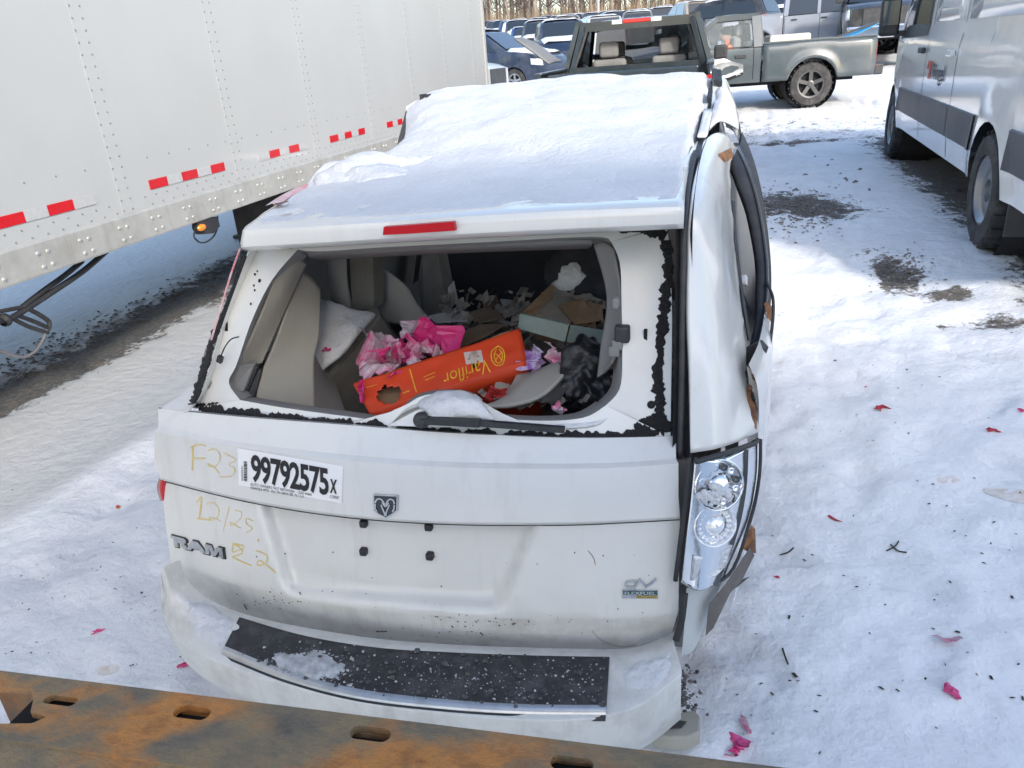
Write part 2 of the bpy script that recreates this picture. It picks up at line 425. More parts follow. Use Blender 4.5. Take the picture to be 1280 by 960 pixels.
RUST = mat('rusty_metal', (.28, .13, .05), .85, col2=(.10, .05, .03), vscale=25, bump=.4, bscale=90)
SNOWM = mat('snow', (.66, .672, .69), .6, var=.08, vscale=5, bump=.6, bscale=45)
def vb(mb, name, m, parent=VAN, smooth=False):
    if parent is VAN: mb.v = [v - VO for v in mb.v]
    else: mb.v = [v - VO for v in mb.v]
    o = mb.build(name, m, parent, smooth); LASTO[0] = o; return o
LASTO = [None]
def vloft(rows, n, m, name, material, parent=VAN, smooth=True, curve=True):
    rr = [cr(r, n) for r in rows]
    cols = [(cr if curve else lin)([r[j] for r in rr], m) for j in range(n)]
    rr = [[cols[j][i] - VO for j in range(n)] for i in range(m)]
    LASTO[0] = MB().grid(rr).build(name, material, parent, smooth); return LASTO[0]
def ctr(o, b=None): return o
def bow(px): return 0.10 * ((px - 530) / 330.0) ** 2
def prow(lst, Y, extra=None): return [at(x, y, Y=Y + bow(x) + (extra(x) if extra else 0)) for x, y in lst]
# --- liftgate skin
rowA = [(198, 511), (300, 521), (430, 531), (560, 541), (700, 547), (780, 547), (845, 545)]
rowB = [(193, 537), (300, 557), (430, 573), (560, 582), (700, 584), (780, 582), (848, 577)]
rowC = [(200, 600), (310, 627), (430, 646), (560, 655), (700, 656), (780, 653), (850, 649)]
rowD = [(213, 700), (310, 733), (430, 756), (560, 768), (700, 771), (780, 770), (848, 764)]
rowE = [(228, 736), (303, 772), (430, 801), (560, 813), (700, 819), (785, 818), (836, 803)]
lg_up = vloft([prow([(x, y - 2) for x, y in rowA], 1.735), prow(rowA, 1.70), prow([(x, lerp(y, rowB[i][1], .88)) for i, (x, y) in enumerate(rowA)], 1.640),
               prow([(x, y + 2) for x, y in rowB], 1.622), prow([(x, lerp(y, rowC[i][1], .6)) for i, (x, y) in enumerate(rowB)], 1.610), prow([(x, y - 3) for x, y in rowC], 1.600), prow(rowC, 1.606), prow([(x, y + 0) for x, y in rowC], 1.66)], 60, 43, 'liftgate_band', PW, curve=False)
smart(lg_up, 18)
def recess(x, y):
    "depth of the number-plate recess at a pixel"
    def edge(a, b, w_):  # signed distance to line a->b
        dx, dy = b[0] - a[0], b[1] - a[1]; L_ = math.hypot(dx, dy); return sstep(0, w_, ((x - a[0]) * dy - (y - a[1]) * dx) / L_ * -1)
    l = sstep(0, 16, x - (324 + (y - 632) * .30)); r = sstep(0, 16, (674 - (y - 655) * .42) - x)
    bt = sstep(0, 26, (738 + (x - 380) * .07 + 14) - y)
    return 0.038 * l * r * bt
cen = []
NR = 34; NC = 90
rC = cr([V((x, y, 0)) for x, y in rowC], NC); rD = cr([V((x, y, 0)) for x, y in rowD], NC); rE = cr([V((x, y, 0)) for x, y in rowE], NC)
rows = []
for i in range(NR):
    t = i / (NR - 1); row = []
    for j in range(NC):
        if t < .68: p = rC[j].lerp(rD[j], t / .68); Y = lerp(1.615, 1.575, t / .68)
        else:
            u = (t - .68) / .32; p = rD[j].lerp(rE[j], u); Y = 1.575 + .012 * u + .045 * u ** 3
        row.append(at(p.x, p.y, Y=Y + bow(p.x) + recess(p.x, p.y) + 0.004 * fbm((p.x * .012, p.y * .012, 1)) * (t > .5)) - VO)
    rows.append(row)
# rolled lower edge
rows.append([p + V((0, .05, .012)) for p in rows[-1]])
lg_lo = MB().grid(rows).build('liftgate', [PW, PWD], VAN, True)
for p in lg_lo.data.polygons:
    if p.index // (NC - 1) > int(NR * .67): p.material_index = 1
LGB = bvh_of(lg_up, lg_lo)
LGB = BVHTree.FromPolygons([v.co + VO for o in (lg_up,) for v in o.data.vertices] + [v.co + VO for v in lg_lo.data.vertices],
                           [list(p.vertices) for p in lg_up.data.polygons] + [[i + len(lg_up.data.vertices) for i in p.vertices] for p in lg_lo.data.polygons])
def quad_px(q, u, v):
    "q: TL,TR,BR,BL pixels; u right, v up, 0..1"
    a = V(q[3]).lerp(V(q[2]), u); b = V(q[0]).lerp(V(q[1]), u); return a.lerp(b, v)
def stick(px, off, bvh=LGB):
    h = hit(bvh, px[0], px[1])
    if h is None: return at(px[0], px[1], Y=1.6 + bow(px[0])) + V((0, -off, 0))
    return h[0] + h[1] * off
def decal_text(s, q, material, off, name='lettering', parent=VAN, th=0.0, bvh=LGB, **k):
    vs, fs = text_verts(s, **k)
    x0 = min(v.x for v in vs); x1 = max(v.x for v in vs); y0 = min(v.y for v in vs); y1 = max(v.y for v in vs)
    q2 = [V((a[0], a[1])) for a in q]
    out = [stick(quad_px(q2, (v.x - x0) / (x1 - x0), (v.y - y0) / (y1 - y0)), off, bvh) - VO for v in vs]
    o = link_mesh(name, out, fs, material, parent)
    if th: solid(o, th, 0)
    return o
def decal_poly(pts, material, off, name, parent=VAN, th=0.0, bvh=LGB):
    o = link_mesh(name, [stick(p, off, bvh) - VO for p in pts], [tuple(range(len(pts)))], material, parent)
    if th: solid(o, th, 0)
    return o
def decal_grid(q, material, off, name, parent=VAN, n=10, bvh=LGB):
    q2 = [V((a[0], a[1])) for a in q]
    return MB().grid([[stick(quad_px(q2, i / n, j / n), off, bvh) - VO for i in range(n + 1)] for j in range(n + 1)]).build(name, material, parent)
def strokes(lines, w_, material, off, name, parent=VAN, th=0.0, bvh=LGB, n=14, jit=0.0):
    mb = MB()
    for ln in lines:
        P = cr([V((a[0], a[1], 0)) for a in ln], n); L_, R_ = [], []
        for i, p in enumerate(P):
            d = P[min(i + 1, n - 1)] - P[max(i - 1, 0)]; d = d.normalized() if d.length else V((1, 0, 0)); nn = V((-d.y, d.x, 0))
            ww = w_ * (1 + jit * (random.random() - .5))
            L_.append(stick(p + nn * ww / 2, off, bvh) - VO); R_.append(stick(p - nn * ww / 2, off, bvh) - VO)
        mb.grid([L_, R_])
    o = mb.build(name, material, parent)
    if th: solid(o, th, 0)
    return o
# sticker, lettering, badges
STW = mat('sticker_white', (.80, .80, .79), .35, var=.03, vscale=20); INK = mat('ink_black', (.012, .012, .014), .5)
st = decal_grid([(297.5, 560), (429.5, 582.6), (427.5, 629), (298.5, 606)], STW, .0016, 'lot_sticker', n=12)
decal_text('99792575', [(314, 567), (411, 585), (412, 620), (315, 602)], INK, .003, 'lot_number', VAN, bold=.03, space=.92)
decal_text('x', [(413.5, 598), (422, 599.5), (421.5, 617), (413, 615.5)], INK, .003, 'lot_number', VAN, bold=.012)
decal_text('AUTO OWNERS FAST NETWORK   12/05 IN6N', [(314, 603), (390, 616), (390, 619.5), (314, 606.5)], INK, .003, 'fine_print')
decal_text('OHIO23 4P21  IN1 W-NEW 00  N 1C4', [(314, 607.5), (380, 618.5), (380, 622), (314, 611)], INK, .003, 'fine_print')
decal_text('COPART', [(413, 618), (425, 620), (425, 624), (413, 622)], INK, .003, 'fine_print')
bc = MB()
random.seed(3)
yy = 576.0
while yy < 601:
    h_ = random.choice((.5, .9, 1.3)); q = [V((305.5, yy)), V((309.8, yy + .8)), V((309.8, yy + .8 + h_)), V((305.5, yy + h_))]
    bc.add([stick(p, .003) - VO for p in q], [(0, 1, 2, 3)]); yy += h_ + random.choice((.5, .8))
bc.build('barcode', INK, VAN)
strokes([[(303.3, 582), (303.5, 601)]], .8, INK, .003, 'fine_print')
CRM = mat('badge_chrome', (.60, .61, .62), .2, 1.0, var=.25, vscale=60)
YEL = mat('grease_pencil', (.62, .46, .10), .8, col2=(.66, .56, .30), vscale=140)
# RAM letters as heavy slanted capitals
def ram():
    q = [V((215.5, 668)), V((281, 684.5)), V((281.5, 696.5)), V((217, 681))]
    L_ = {
        'r': [[(0.00, 1), (.24, 1), (.285, .86), (.285, .62), (.25, .5), (.30, 0), (.22, 0), (.175, .45), (.12, .45), (.12, 0), (.045, 0), (.05, .78), (0, .78)]],
        'a': [[(.40, 1), (.50, 1), (.66, .0), (.565, .0), (.545, .22), (.40, .22), (.375, 0), (.29, 0)]],
        'm': [[(.66, 1), (.76, 1), (.81, .45), (.88, 1), (.985, 1), (1.0, 0), (.925, 0), (.92, .62), (.85, 0), (.775, 0), (.735, .62), (.72, 0), (.655, 0)]]}
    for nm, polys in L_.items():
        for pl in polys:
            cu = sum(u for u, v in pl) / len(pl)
            decal_poly([quad_px(q, cu + (u - cu) * 1.10 + .008, .5 + (v - .5) * 1.22 - .06) for u, v in pl], SEAL, .002, 'letter_edge_shadow', VAN, .003)  # dark backing, shifted down: outlines each letter and paints its shadow
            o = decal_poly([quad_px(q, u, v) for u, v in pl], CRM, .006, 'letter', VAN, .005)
ram()
# ram-head shield
SHB = mat('badge_black', (.012, .013, .018), .25, coat=.6)
decal_poly([(467.5, 616.5), (476, 617.3), (498.5, 618), (498, 637.5), (492, 642.5), (484, 647), (475, 642.5), (468.8, 637.5)], CRM, .004, 'shield_badge', VAN, .006)
decal_poly([(469.3, 618.2), (476, 618.8), (496.8, 619.6), (496.4, 636.8), (491, 641), (484, 645), (476, 641.2), (470.3, 636.8)], SHB, .0082, 'badge_field', VAN)
strokes([[(483.5, 629), (480, 623.5), (476.5, 621.5), (473, 623), (471.3, 627)], [(484.5, 629), (487, 624), (490.5, 622), (494, 624), (495.2, 628)],
         [(471.3, 628), (471.3, 633), (473.5, 637.5)], [(495, 629), (494.6, 634), (492.5, 638)], [(478.5, 629), (481, 635), (483.5, 641.5)], [(489, 629), (486.5, 635), (484, 641.5)], [(480, 626), (484, 631), (488, 626.5)], [(482.4, 641.6), (485.6, 641.6)]], 1.7, CRM, .0095, 'ram_head', VAN, .003)
# C/V and flexfuel badges
strokes([[(795, 725.5), (783, 726.5), (783, 732.5), (795, 732.5)], [(793, 734), (800, 723)], [(799, 723.5), (806, 731)], [(806, 733), (813, 729), (820, 722.5)]], 2.4, CRM, .004, 'model_badge', VAN, .005, n=10)
decal_grid([(777.5, 736.5), (822.5, 737), (822.5, 748), (777.5, 747.5)], CRM, .0022, 'fuel_badge', n=2)
decal_grid([(778.8, 738), (821.4, 738.4), (821.4, 743.3), (778.8, 742.9)], mat('badge_green', (.02, .09, .07), .4), .003, 'badge_field', n=2)
decal_text('FLEXFUEL', [(780.5, 738.6), (819.5, 739), (819.5, 742.9), (780.5, 742.5)], CRM, .0038, 'badge_text', bold=.03)
decal_grid([(795, 744), (821.4, 744.2), (821.4, 747.3), (795, 747)], mat('badge_gold', (.45, .36, .10), .4), .003, 'badge_field', n=2)
decal_text('E85 ETHANOL', [(796, 744.5), (820.4, 744.7), (820.4, 746.7), (796, 746.5)], INK, .0038, 'badge_text')
# handwriting
def hand(lst, w_=1.5): strokes(lst, w_ * .9, YEL, .0016, 'grease_pencil_mark', jit=.5)
hand([[(241, 557), (241, 572), (240.5, 588)], [(239, 559), (248, 555.5), (258, 557)], [(241, 572), (249, 573), (257, 572.5)]], 1.9)
hand([[(260, 563), (270, 561), (276, 570), (271, 582), (262, 583), (260, 579), (267, 583), (275, 592)], [(280, 566), (288, 570), (296, 575), (286, 580), (294, 586), (290, 595), (275, 596)]], 1.3)
hand([[(246, 628), (252, 621), (251, 635), (249, 648)], [(246, 648), (256, 649), (265, 650)]], 2.0)
hand([[(258, 630), (267, 628), (274, 636), (272, 647), (264, 650), (262, 646), (270, 648), (277, 652)], [(287, 633), (279, 664)], [(294, 638), (302, 640), (301, 648), (290, 657), (288, 652), (297, 658), (302, 660)], [(317, 651), (308, 648), (309, 655), (316, 660), (308, 666)]], 1.0)
hand([[(290, 679), (306, 683), (291, 690), (293, 680), (304, 690), (290, 696)], [(292, 697), (303, 702), (315, 707)], [(320, 688), (334, 694), (332, 704), (322, 707), (324, 700), (336, 708), (345, 716)], [(323.5, 673), (323, 677)]], 1.6)
strokes([[(201, 600.5), (310, 627.5), (430, 646.5), (560, 655.5), (700, 656.5), (780, 653.5), (850, 649.5)]], 1.3, GAP, .0008, 'panel_gap', n=60)
# plate-mount plugs
for x, y in ((456, 653), (537, 657), (456, 688), (538.5, 693.5)):
    h = hit(LGB, x, y); mb = MB().box(h[0] + h[1] * .006, (.022, .022, .022)); bevel(vb(mb, 'plate_plug', SEAL), .005)
# dent crease and scrapes low on the gate
strokes([[(735, 688), (742, 697), (744, 706)]], .8, RUST, .001, 'scratch')
strokes([[(740, 788), (752, 800), (775, 808), (795, 806)]], 1.2, mat('crease_grey', (.36, .34, .30), .6), .001, 'crease')  # the crease is drawn as a flat grey line
for ln_ in ([(305, 755), (309, 762)], [(470, 789), (484, 789)], [(600, 790), (604, 794)], [(640, 779), (643, 781)], [(590, 814), (610, 816)]): strokes([ln_], 1.4, mat('scuff_dark', (.08, .075, .07), .8), .001, 'scuff', jit=1)
sp = MB(); random.seed(5)
for k in range(130):
    if k < 60: x, y = random.gauss(600, 45), random.gauss(780, 8)
    elif k < 100: x, y = random.gauss(345, 26), random.gauss(748, 8)
    else: x, y = random.uniform(240, 830), random.uniform(690, 800)
    h = hit(LGB, x, y)
    if not h: continue
    r = random.uniform(.0008, .0032); a = V((1, 0, 0)); b_ = h[1].cross(a).normalized()
    sp.add([h[0] + h[1] * .0012 + (a * math.cos(q) * r * random.uniform(.6, 1.5) + b_ * math.sin(q) * r) - VO for q in (0, 1.2, 2.4, 3.7, 5)], [(0, 1, 2, 3, 4)])
tag(sp.build('dirt_specks', MATS['scuff_dark'], VAN), kind='stuff')
# --- surround of the missing rear glass
def Yw(py): return 1.745 + (530 - py) / 230 * .24
def wp(x, y, d=0.0): return at(x, y, Y=Yw(y) + bow(x) * .8 + d)
OUT = dict(L=[(312, 308), (300, 345), (280, 400), (262, 455), (241, 510)], B=[(241, 510), (330, 523), (430, 534), (560, 545), (700, 550), (780, 550), (838, 546)], R=[(838, 546), (839, 480), (840, 400), (838, 330), (834, 284)], T=[(834, 282), (700, 288), (560, 294), (430, 300), (312, 306)])
INN = dict(L=[(372, 312), (340, 350), (315, 400), (296, 455), (286, 478), (300, 500)], B=[(300, 500), (350, 509), (430, 520), (492, 526), (508, 507), (528, 495), (560, 491), (590, 494), (606, 506), (616, 521), (680, 526), (730, 522), (757, 507)], R=[(757, 507), (775, 485), (778, 440), (777, 380), (775, 330), (764, 302)], T=[(764, 302), (740, 296), (600, 303), (480, 309), (400, 314), (372, 312)])
mb = MB()
for k, n in (('L', 22), ('B', 60), ('R', 22), ('T', 40)):
    o_ = cr([V((x, y, 0)) for x, y in OUT[k]], n) if k in 'LRT' else lin([V((x, y, 0)) for x, y in OUT[k]], n)
    i_ = cr([V((x, y, 0)) for x, y in INN[k]], n)
    rows = []
    for f in (0, .2, .5, .8, 1.0):
        rows.append([wp(a.lerp(b, f).x, a.lerp(b, f).y, (.012 * math.sin(f * 3.14) if k in 'LR' else 0)) for a, b in zip(o_, i_)])
    rows.append([wp(b.x, b.y, .05) for b in i_])
    mb.grid(rows)
surround = vb(mb, 'window_surround', PWI, smooth=True); smart(surround, 50)
SB = BVHTree.FromPolygons([v.co + VO for v in surround.data.vertices], [list(p.vertices) for p in surround.data.polygons])
# small holes, plugs and clips on the surround
for x, y, r in ((319, 343, .004), (325, 351, .006), (318, 357, .004), (319, 363, .004), (314, 380, .004), (814, 506, .011), (322, 339, .003)):
    h = hit(SB, x, y)
    if h: vb(MB().lathe([(r, .002), (.0005, .003)], h[0], h[1], 12), 'bolt_hole', GAP)
for x, y in ((283, 407), (807, 419)):
    h = hit(SB, x, y)
    if h: vb(MB().box(h[0], (.009, .012, .032)), 'trim_slot', GAP)
h = hit(SB, 260, 480); 
if h: vb(MB().lathe([(.018, .001), (.014, .003), (.001, .003)], h[0], h[1], 16), 'access_hole', GREYT)
# --- torn urethane bead round the opening
def bead(pts, w_, name, seed, bvh=None, lift=.004):
    rnd = random.Random(seed); P = []
    P = cr([V((a[0], a[1], a[2] if len(a) > 2 else w_)) for a in pts], max(40, int(sum(math.hypot(a[0] - b[0], a[1] - b[1]) for a, b in zip(pts, pts[1:])) / 1.1)))
    rows = [[], [], [], [], []]
    for i, p in enumerate(P):
        d = P[min(i + 1, len(P) - 1)] - P[max(i - 1, 0)]; nn = V((-d.y, d.x)).normalized(); ww = p.z
        l = ww * (.5 + .60 * mnoise.noise(V((i * .06, seed, 0))) + .34 * mnoise.noise(V((i * .19, seed, 4))) + .12 * mnoise.noise(V((i * .6, seed, 2))) + rnd.uniform(-.03, .03)); r = ww * (.5 + .60 * mnoise.noise(V((i * .055, seed + 9, 0))) + .34 * mnoise.noise(V((i * .17, seed + 9, 4))) + .12 * mnoise.noise(V((i * .55, seed + 9, 2))) + rnd.uniform(-.03, .03))
        for k, f in enumerate((-1, -.55, 0, .55, 1)):
            q = V((p.x, p.y)) + nn * (f * (l if f < 0 else r))
            hgt = lift * (0.05 if abs(f) == 1 else .5 + .6 * mnoise.noise(V((i * .35, k * 1.3, seed))) + rnd.uniform(0, .35))
            hh = hit(SB, q.x, q.y)
            base = hh[0] if hh and hh[0].y < 2.4 else wp(q.x, q.y)
            rows[k].append(base + V((0, -.0022 - hgt, .3 * hgt)))
    return vb(MB().grid(rows), name, URE, smooth=False)
bead([(305, 318, 7), (293, 360, 8), (280, 395, 9), (265, 428, 9), (256, 462, 10), (246, 495, 11), (243, 508, 12)], 8, 'urethane_bead', 1)
bead([(250, 508, 12), (300, 517, 14), (360, 524, 13), (430, 531, 14), (500, 537, 12), (560, 541, 11), (640, 544, 12), (700, 546, 12), (770, 545, 13), (830, 538, 18)], 12, 'urethane_bead', 2)
bead([(826, 540, 22), (825, 505, 14), (823, 470, 12), (826, 420, 12), (832, 380, 14), (835, 340, 14), (834, 300, 12)], 13, 'urethane_bead', 3)
bead([(768, 284, 7), (795, 286, 9), (820, 290, 16), (832, 296, 14)], 9, 'urethane_bead', 4)
bead([(795, 538, 10), (815, 526, 16), (829, 514, 12)], 12, 'urethane_bead', 5)
# --- beige liner that rings the opening inside
mb = MB()
for k, n, d0, sc in (('L', 22, .05, .94), ('B', 60, .05, .955), ('R', 22, .05, .965), ('T', 40, .05, .965)):
    i_ = cr([V((x, y, 0)) for x, y in INN[k]], n); c = V((540, 415, 0))
    mb.grid([[wp(p.x, p.y, .03) for p in i_], [wp(*(c + (p - c) * .985).xy, .035) for p in i_], [wp(*(c + (p - c) * sc).xy, .085) for p in i_], [wp(*(c + (p - c) * (sc - .012)).xy, .10) for p in i_]])
vb(mb, 'opening_liner', GREYT, smooth=True)
# header trim under the spoiler: dark ribbed strip and grey headliner edge
hd = MB()
for i in range(26):
    xa, xb = lerp(392, 765, i / 26), lerp(392, 765, (i + .82) / 26)
    ya = lambda x: 303 - (x - 390) * .035
    hd.prism([wp(xa, ya(xa) - 6, .03), wp(xb, ya(xb) - 6, .03), wp(xb, ya(xb) + 6, .04), wp(xa, ya(xa) + 6, .04)], (0, .02, 0))
vb(hd, 'header_ribs', SEAL)
vloft([[wp(385, 312, .07), wp(560, 304, .07), wp(740, 300, .07)], [wp(385, 320, .10), wp(560, 312, .10), wp(740, 307, .10)], [wp(390, 326, .30), wp(560, 317, .30), wp(735, 311, .30)]], 12, 6, 'headliner_edge', GREYT)
# wiper base, hump, black strip
def snow_blob(rows, n, m, name, amp=.008, sc=30, parent=None, label=None):
    rr = [cr(r, n) for r in rows]; cols = [cr([r[j] for r in rr], m) for j in range(n)]
    g = []
    for i in range(m):
        row = []
        for j in range(n):
            p = cols[j][i]; e = min(i, m - 1 - i, j, n - 1 - j); k = min(1, e / 2)
            row.append(p + V((0, -.2, 1)).normalized() * (amp * k * (1 + mnoise.noise(p * sc) + .5 * mnoise.noise(p * sc * 2.7)) - .004 * (1 - k)))
        g.append(row)
    o = MB().grid(g).build(name, SNOWM, parent, True); solid(o, .006, -1)
    if label: tag(o, label, 'snow', None, 'stuff')
    return o
hump = vloft([[wp(488, 530, -.02), wp(512, 512, -.03), wp(560, 500, -.035), wp(596, 508, -.03), wp(622, 527, -.02)], [wp(492, 527, .03), wp(512, 505, .03), wp(560, 493, .03), wp(597, 501, .03), wp(617, 523, .03)], [wp(494, 528, .09), wp(514, 506, .09), wp(560, 494, .09), wp(596, 502, .09), wp(615, 524, .09)]], 24, 8, 'wiper_housing', PWI)
vloft([[wp(487, 532, -.025), wp(560, 534, -.04), wp(625, 532, -.02)], [wp(488, 530, -.02), wp(560, 500, -.035), wp(622, 527, -.02)]], 16, 8, 'wiper_housing', PWI)
bevel(vb(MB().lathe([(.022, -.02), (.022, .01), (.012, .018), (.001, .018)], wp(527, 525, -.05), (0, -1, .4), 18), 'wiper_pivot', SEAL), .004)
mb = MB(); bar(mb, wp(527, 525, -.055), wp(600, 529, -.06), .022, .016); bar(mb, wp(590, 528, -.06), wp(706, 537, -.03), .012, .016); vb(mb, 'wiper_arm', SEAL)
vb(MB().prism([wp(545, 524, -.045), wp(552, 519, -.045), wp(558, 525, -.045)], (0, .01, 0)), 'wiper_clip', SEAL)
snow_blob([[wp(540, 525, -.05), wp(585, 521, -.05), wp(620, 526, -.04)], [wp(530, 512, -.05), wp(575, 504, -.05), wp(612, 514, -.04)], [wp(520, 505, -.02), wp(562, 492, -.02), wp(603, 501, -.02)], [wp(521, 503, .03), wp(562, 487, .03), wp(603, 498, .03)]], 18, 12, 'snow_patch', .007, 30, None, 'snow cap on the rear wiper housing')
snow_blob([[wp(622, 528, -.02), wp(680, 533, -.015), wp(740, 530, -.01), wp(765, 518, 0)], [wp(622, 522, .03), wp(680, 526, .03), wp(738, 521, .03), wp(760, 508, .03)]], 24, 5, 'snow_patch', .004, 40, None, 'thin snow line along the sill of the broken rear window')
snow_blob([[wp(310, 511, -.005), wp(380, 519, -.005), wp(440, 525, -.005)], [wp(312, 507, .03), wp(380, 514, .03), wp(440, 520, .03)]], 20, 4, 'snow_patch', .003, 40, None, 'snow dusting the lower left corner of the broken window')
# --- roof and spoiler
R0 = [at(303, 307, Y=1.90), at(400, 301, Y=1.85), at(560, 291, Y=1.825), at(700, 284, Y=1.835), at(854, 277, Y=1.88)]
R1 = [at(306, 291, Y=1.90), at(400, 286, Y=1.85), at(560, 276, Y=1.825), at(700, 268, Y=1.835), at(855, 262, Y=1.88)]
R2 = [at(330, 270, Y=2.10), at(420, 260, Y=2.10), at(560, 250, Y=2.10), at(700, 242, Y=2.10), at(857, 234, Y=2.12)]
R3 = [at(368, 246, Y=2.42), at(445, 232, Y=2.42), at(560, 224, Y=2.42), at(700, 217, Y=2.42), at(861, 213, Y=2.42)]
R4 = [at(415, 228, Y=2.62), at(490, 213, Y=2.66), at(570, 208, Y=2.66), at(700, 202, Y=2.66), at(869, 190, Y=2.66)]
R5 = [at(497, 200, Y=2.95), at(520, 180, Y=3.05), at(580, 165, Y=3.1), at(700, 160, Y=3.1), at(877, 165, Y=3.1)]
R6 = [at(508, 148, Y=3.65), at(535, 132, Y=3.7), at(590, 124, Y=3.75), at(700, 119, Y=3.75), at(888, 116, Y=3.75)]
R7 = [at(516, 138, Y=3.8), at(550, 125, Y=3.85), at(600, 118, Y=3.95), at(720, 106, Y=4.0), at(891, 105, Y=4.0)]
R8 = [V((-1.5, 4.5, 1.36)), V((-1.2, 4.6, 1.38)), V((-.8, 4.65, 1.39)), V((-.4, 4.6, 1.38)), V((0, 4.5, 1.36))]
R9 = [V((-1.6, 5.2, 1.05)), V((-1.2, 5.35, 1.08)), V((-.8, 5.4, 1.09)), V((-.4, 5.35, 1.08)), V((.05, 5.2, 1.05))]
R10 = [V((-1.6, 6.2, .85)), V((-1.2, 6.35, .9)), V((-.8, 6.4, .9)), V((-.4, 6.35, .9)), V((.05, 6.2, .85))]
R11 = [V((-1.55, 6.35, .35)), V((-1.2, 6.5, .35)), V((-.8, 6.55, .35)), V((-.4, 6.5, .35)), V((.0, 6.35, .35))]
def dn(r, d): return [p + V((0, .02, -d)) for p in r]
spo = vloft([dn(R0, .012), R0, R1, [a.lerp(b, .12) + V((0, 0, .004)) for a, b in zip(R1, R2)], [a.lerp(b, .6) for a, b in zip(R1, R2)], R2, R3], 40, 30, 'spoiler', PW, curve=False)
smart(spo, 40); solid(spo, .02, 0)
vloft([[p + V((0, .0, -.010)) for p in R0], [p + V((0, .10, -.012)) for p in R0], [p + V((0, .20, .01)) for p in R0]], 20, 4, 'spoiler_underside', SEAL)
roof = vloft([R3, R4, R5, R6, R7, R8], 36, 40, 'roof', PW); solid(roof, .02, 0)
vloft([R8, R9], 20, 8, 'windscreen', M_GLASS)
vloft([R9, R10, R11], 20, 16, 'bonnet', PW)
# seam where the spoiler meets the roof
sm = cr([p + V((0, 0, .012)) for p in [at(600, 224, Y=2.42), at(700, 219, Y=2.40), at(780, 217, Y=2.40), at(861, 216, Y=2.40)]], 24)
vb(MB().grid([[p for p in sm], [p + V((0, .010, .001)) for p in sm]]), 'roof_seam', GAP)
# high brake lamp set in the spoiler lip
lx = [(480, 293), (510, 291.5), (540, 289.5), (570, 287.5)]; lu = [(481, 283), (510, 281), (540, 278.5), (568, 276.5)]
lo = [at(x, y, Y=1.800) for x, y in lx]; hi_ = [at(x, y, Y=1.800) for x, y in lu]
bevel(vb(MB().grid([lo, hi_]), 'high_brake_lamp', mat('brake_red', (.42, .004, .012), .35, spec=.25)), .002)
solid(LASTO[0], .016, 0)
# --- snow lying on the roof
def roof_snow():
    rows0 = [[a.lerp(b, .06) for a, b in zip(R1, R2)], R2, R3, R4, R5, R6, R7, [a.lerp(b, .25) for a, b in zip(R7, R8)]]
    n, m = 150, 150
    rr = [cr(r, n) for r in rows0]; cols = [cr([r[j] for r in rr], m) for j in range(n)]
    g = []
    for i in range(m):
        row = []
        for j in range(n):
            p = cols[j][i]; v = i / (m - 1); u = j / (n - 1)
            edge = min(u / .05, (1 - u) / .03, v / .05, 1.0)
            e = sstep(0, 1, edge + .25 * mnoise.noise(p * 9))
            th = lerp(.004, .030, sstep(.30, .52, v)) * (1 + .25 * mnoise.noise(p * 5))
            bump_ = .016 * mnoise.noise(p * 3.2) + .006 * mnoise.noise(p * 9) + .002 * mnoise.noise(p * 22) + .0012 * mnoise.noise(p * 45)
            bank = .0
            # crust ridge where the slab broke, and the lump on the left
            lump = .055 * math.exp(-((u - .06) / .10) ** 2) * math.exp(-((v - .40) / .06) ** 2)
            wave = .012 * sstep(.5, .62, v) * math.sin(u * 16 + 3 * mnoise.noise(p * 2))*mnoise.noise(p*1.5)
            patch = sstep(-.5, -.1, mnoise.noise(V((p.x * 3, p.y * 5, 4))) + .5 * mnoise.noise(V((p.x * 14, p.y * 14, 4))) + (v - .05) * 3)      # thin at the back, bare in places
            top = (th * patch + bump_ * (.4 + .6 * sstep(.3, .5, v)) + lump + wave) * e - .016 * (1 - e) - .010 * (1 - patch) + .012
            row.append(p + V((0, -.15, 1)).normalized() * top)
        g.append(row)
    o = MB().grid(g).build('snow_cover', SNOWM, None, True)
    tag(o, 'thick snow lying on the crushed roof of the white minivan', 'snow', None, 'stuff')
roof_snow()
lump = []
random.seed(11)
for (x, y, Y, r) in ((442, 222, 2.55, .10), (462, 210, 2.6, .09), (484, 212, 2.62, .08), (428, 230, 2.5, .07), (508, 212, 2.66, .08), (470, 226, 2.5, .09), (530, 210, 2.7, .07), (455, 205, 2.7, .06), (490, 226, 2.5, .07), (545, 212, 2.66, .05)):
    c = at(x, y, Y=Y); bm = bmesh.new(); bmesh.ops.create_icosphere(bm, subdivisions=3, radius=r)
    b0 = len(lump)
    for v in bm.verts: v.co = V((v.co.x * 1.3, v.co.y * 1.1, v.co.z * .6)) * (1 + .35 * mnoise.noise(v.co * 18 + c * 5)) + c
    me_v = [v.co.copy() for v in bm.verts]; me_f = [[v.index for v in f.verts] for f in bm.faces]; lump.append((me_v, me_f)); bm.free()
mb = MB()
for v, f in lump: mb.add(v, f)
tag(mb.build('snow_clump', SNOWM, None, True), 'heap of loose snow at the torn left edge of the minivan roof', 'snow', None, 'stuff')
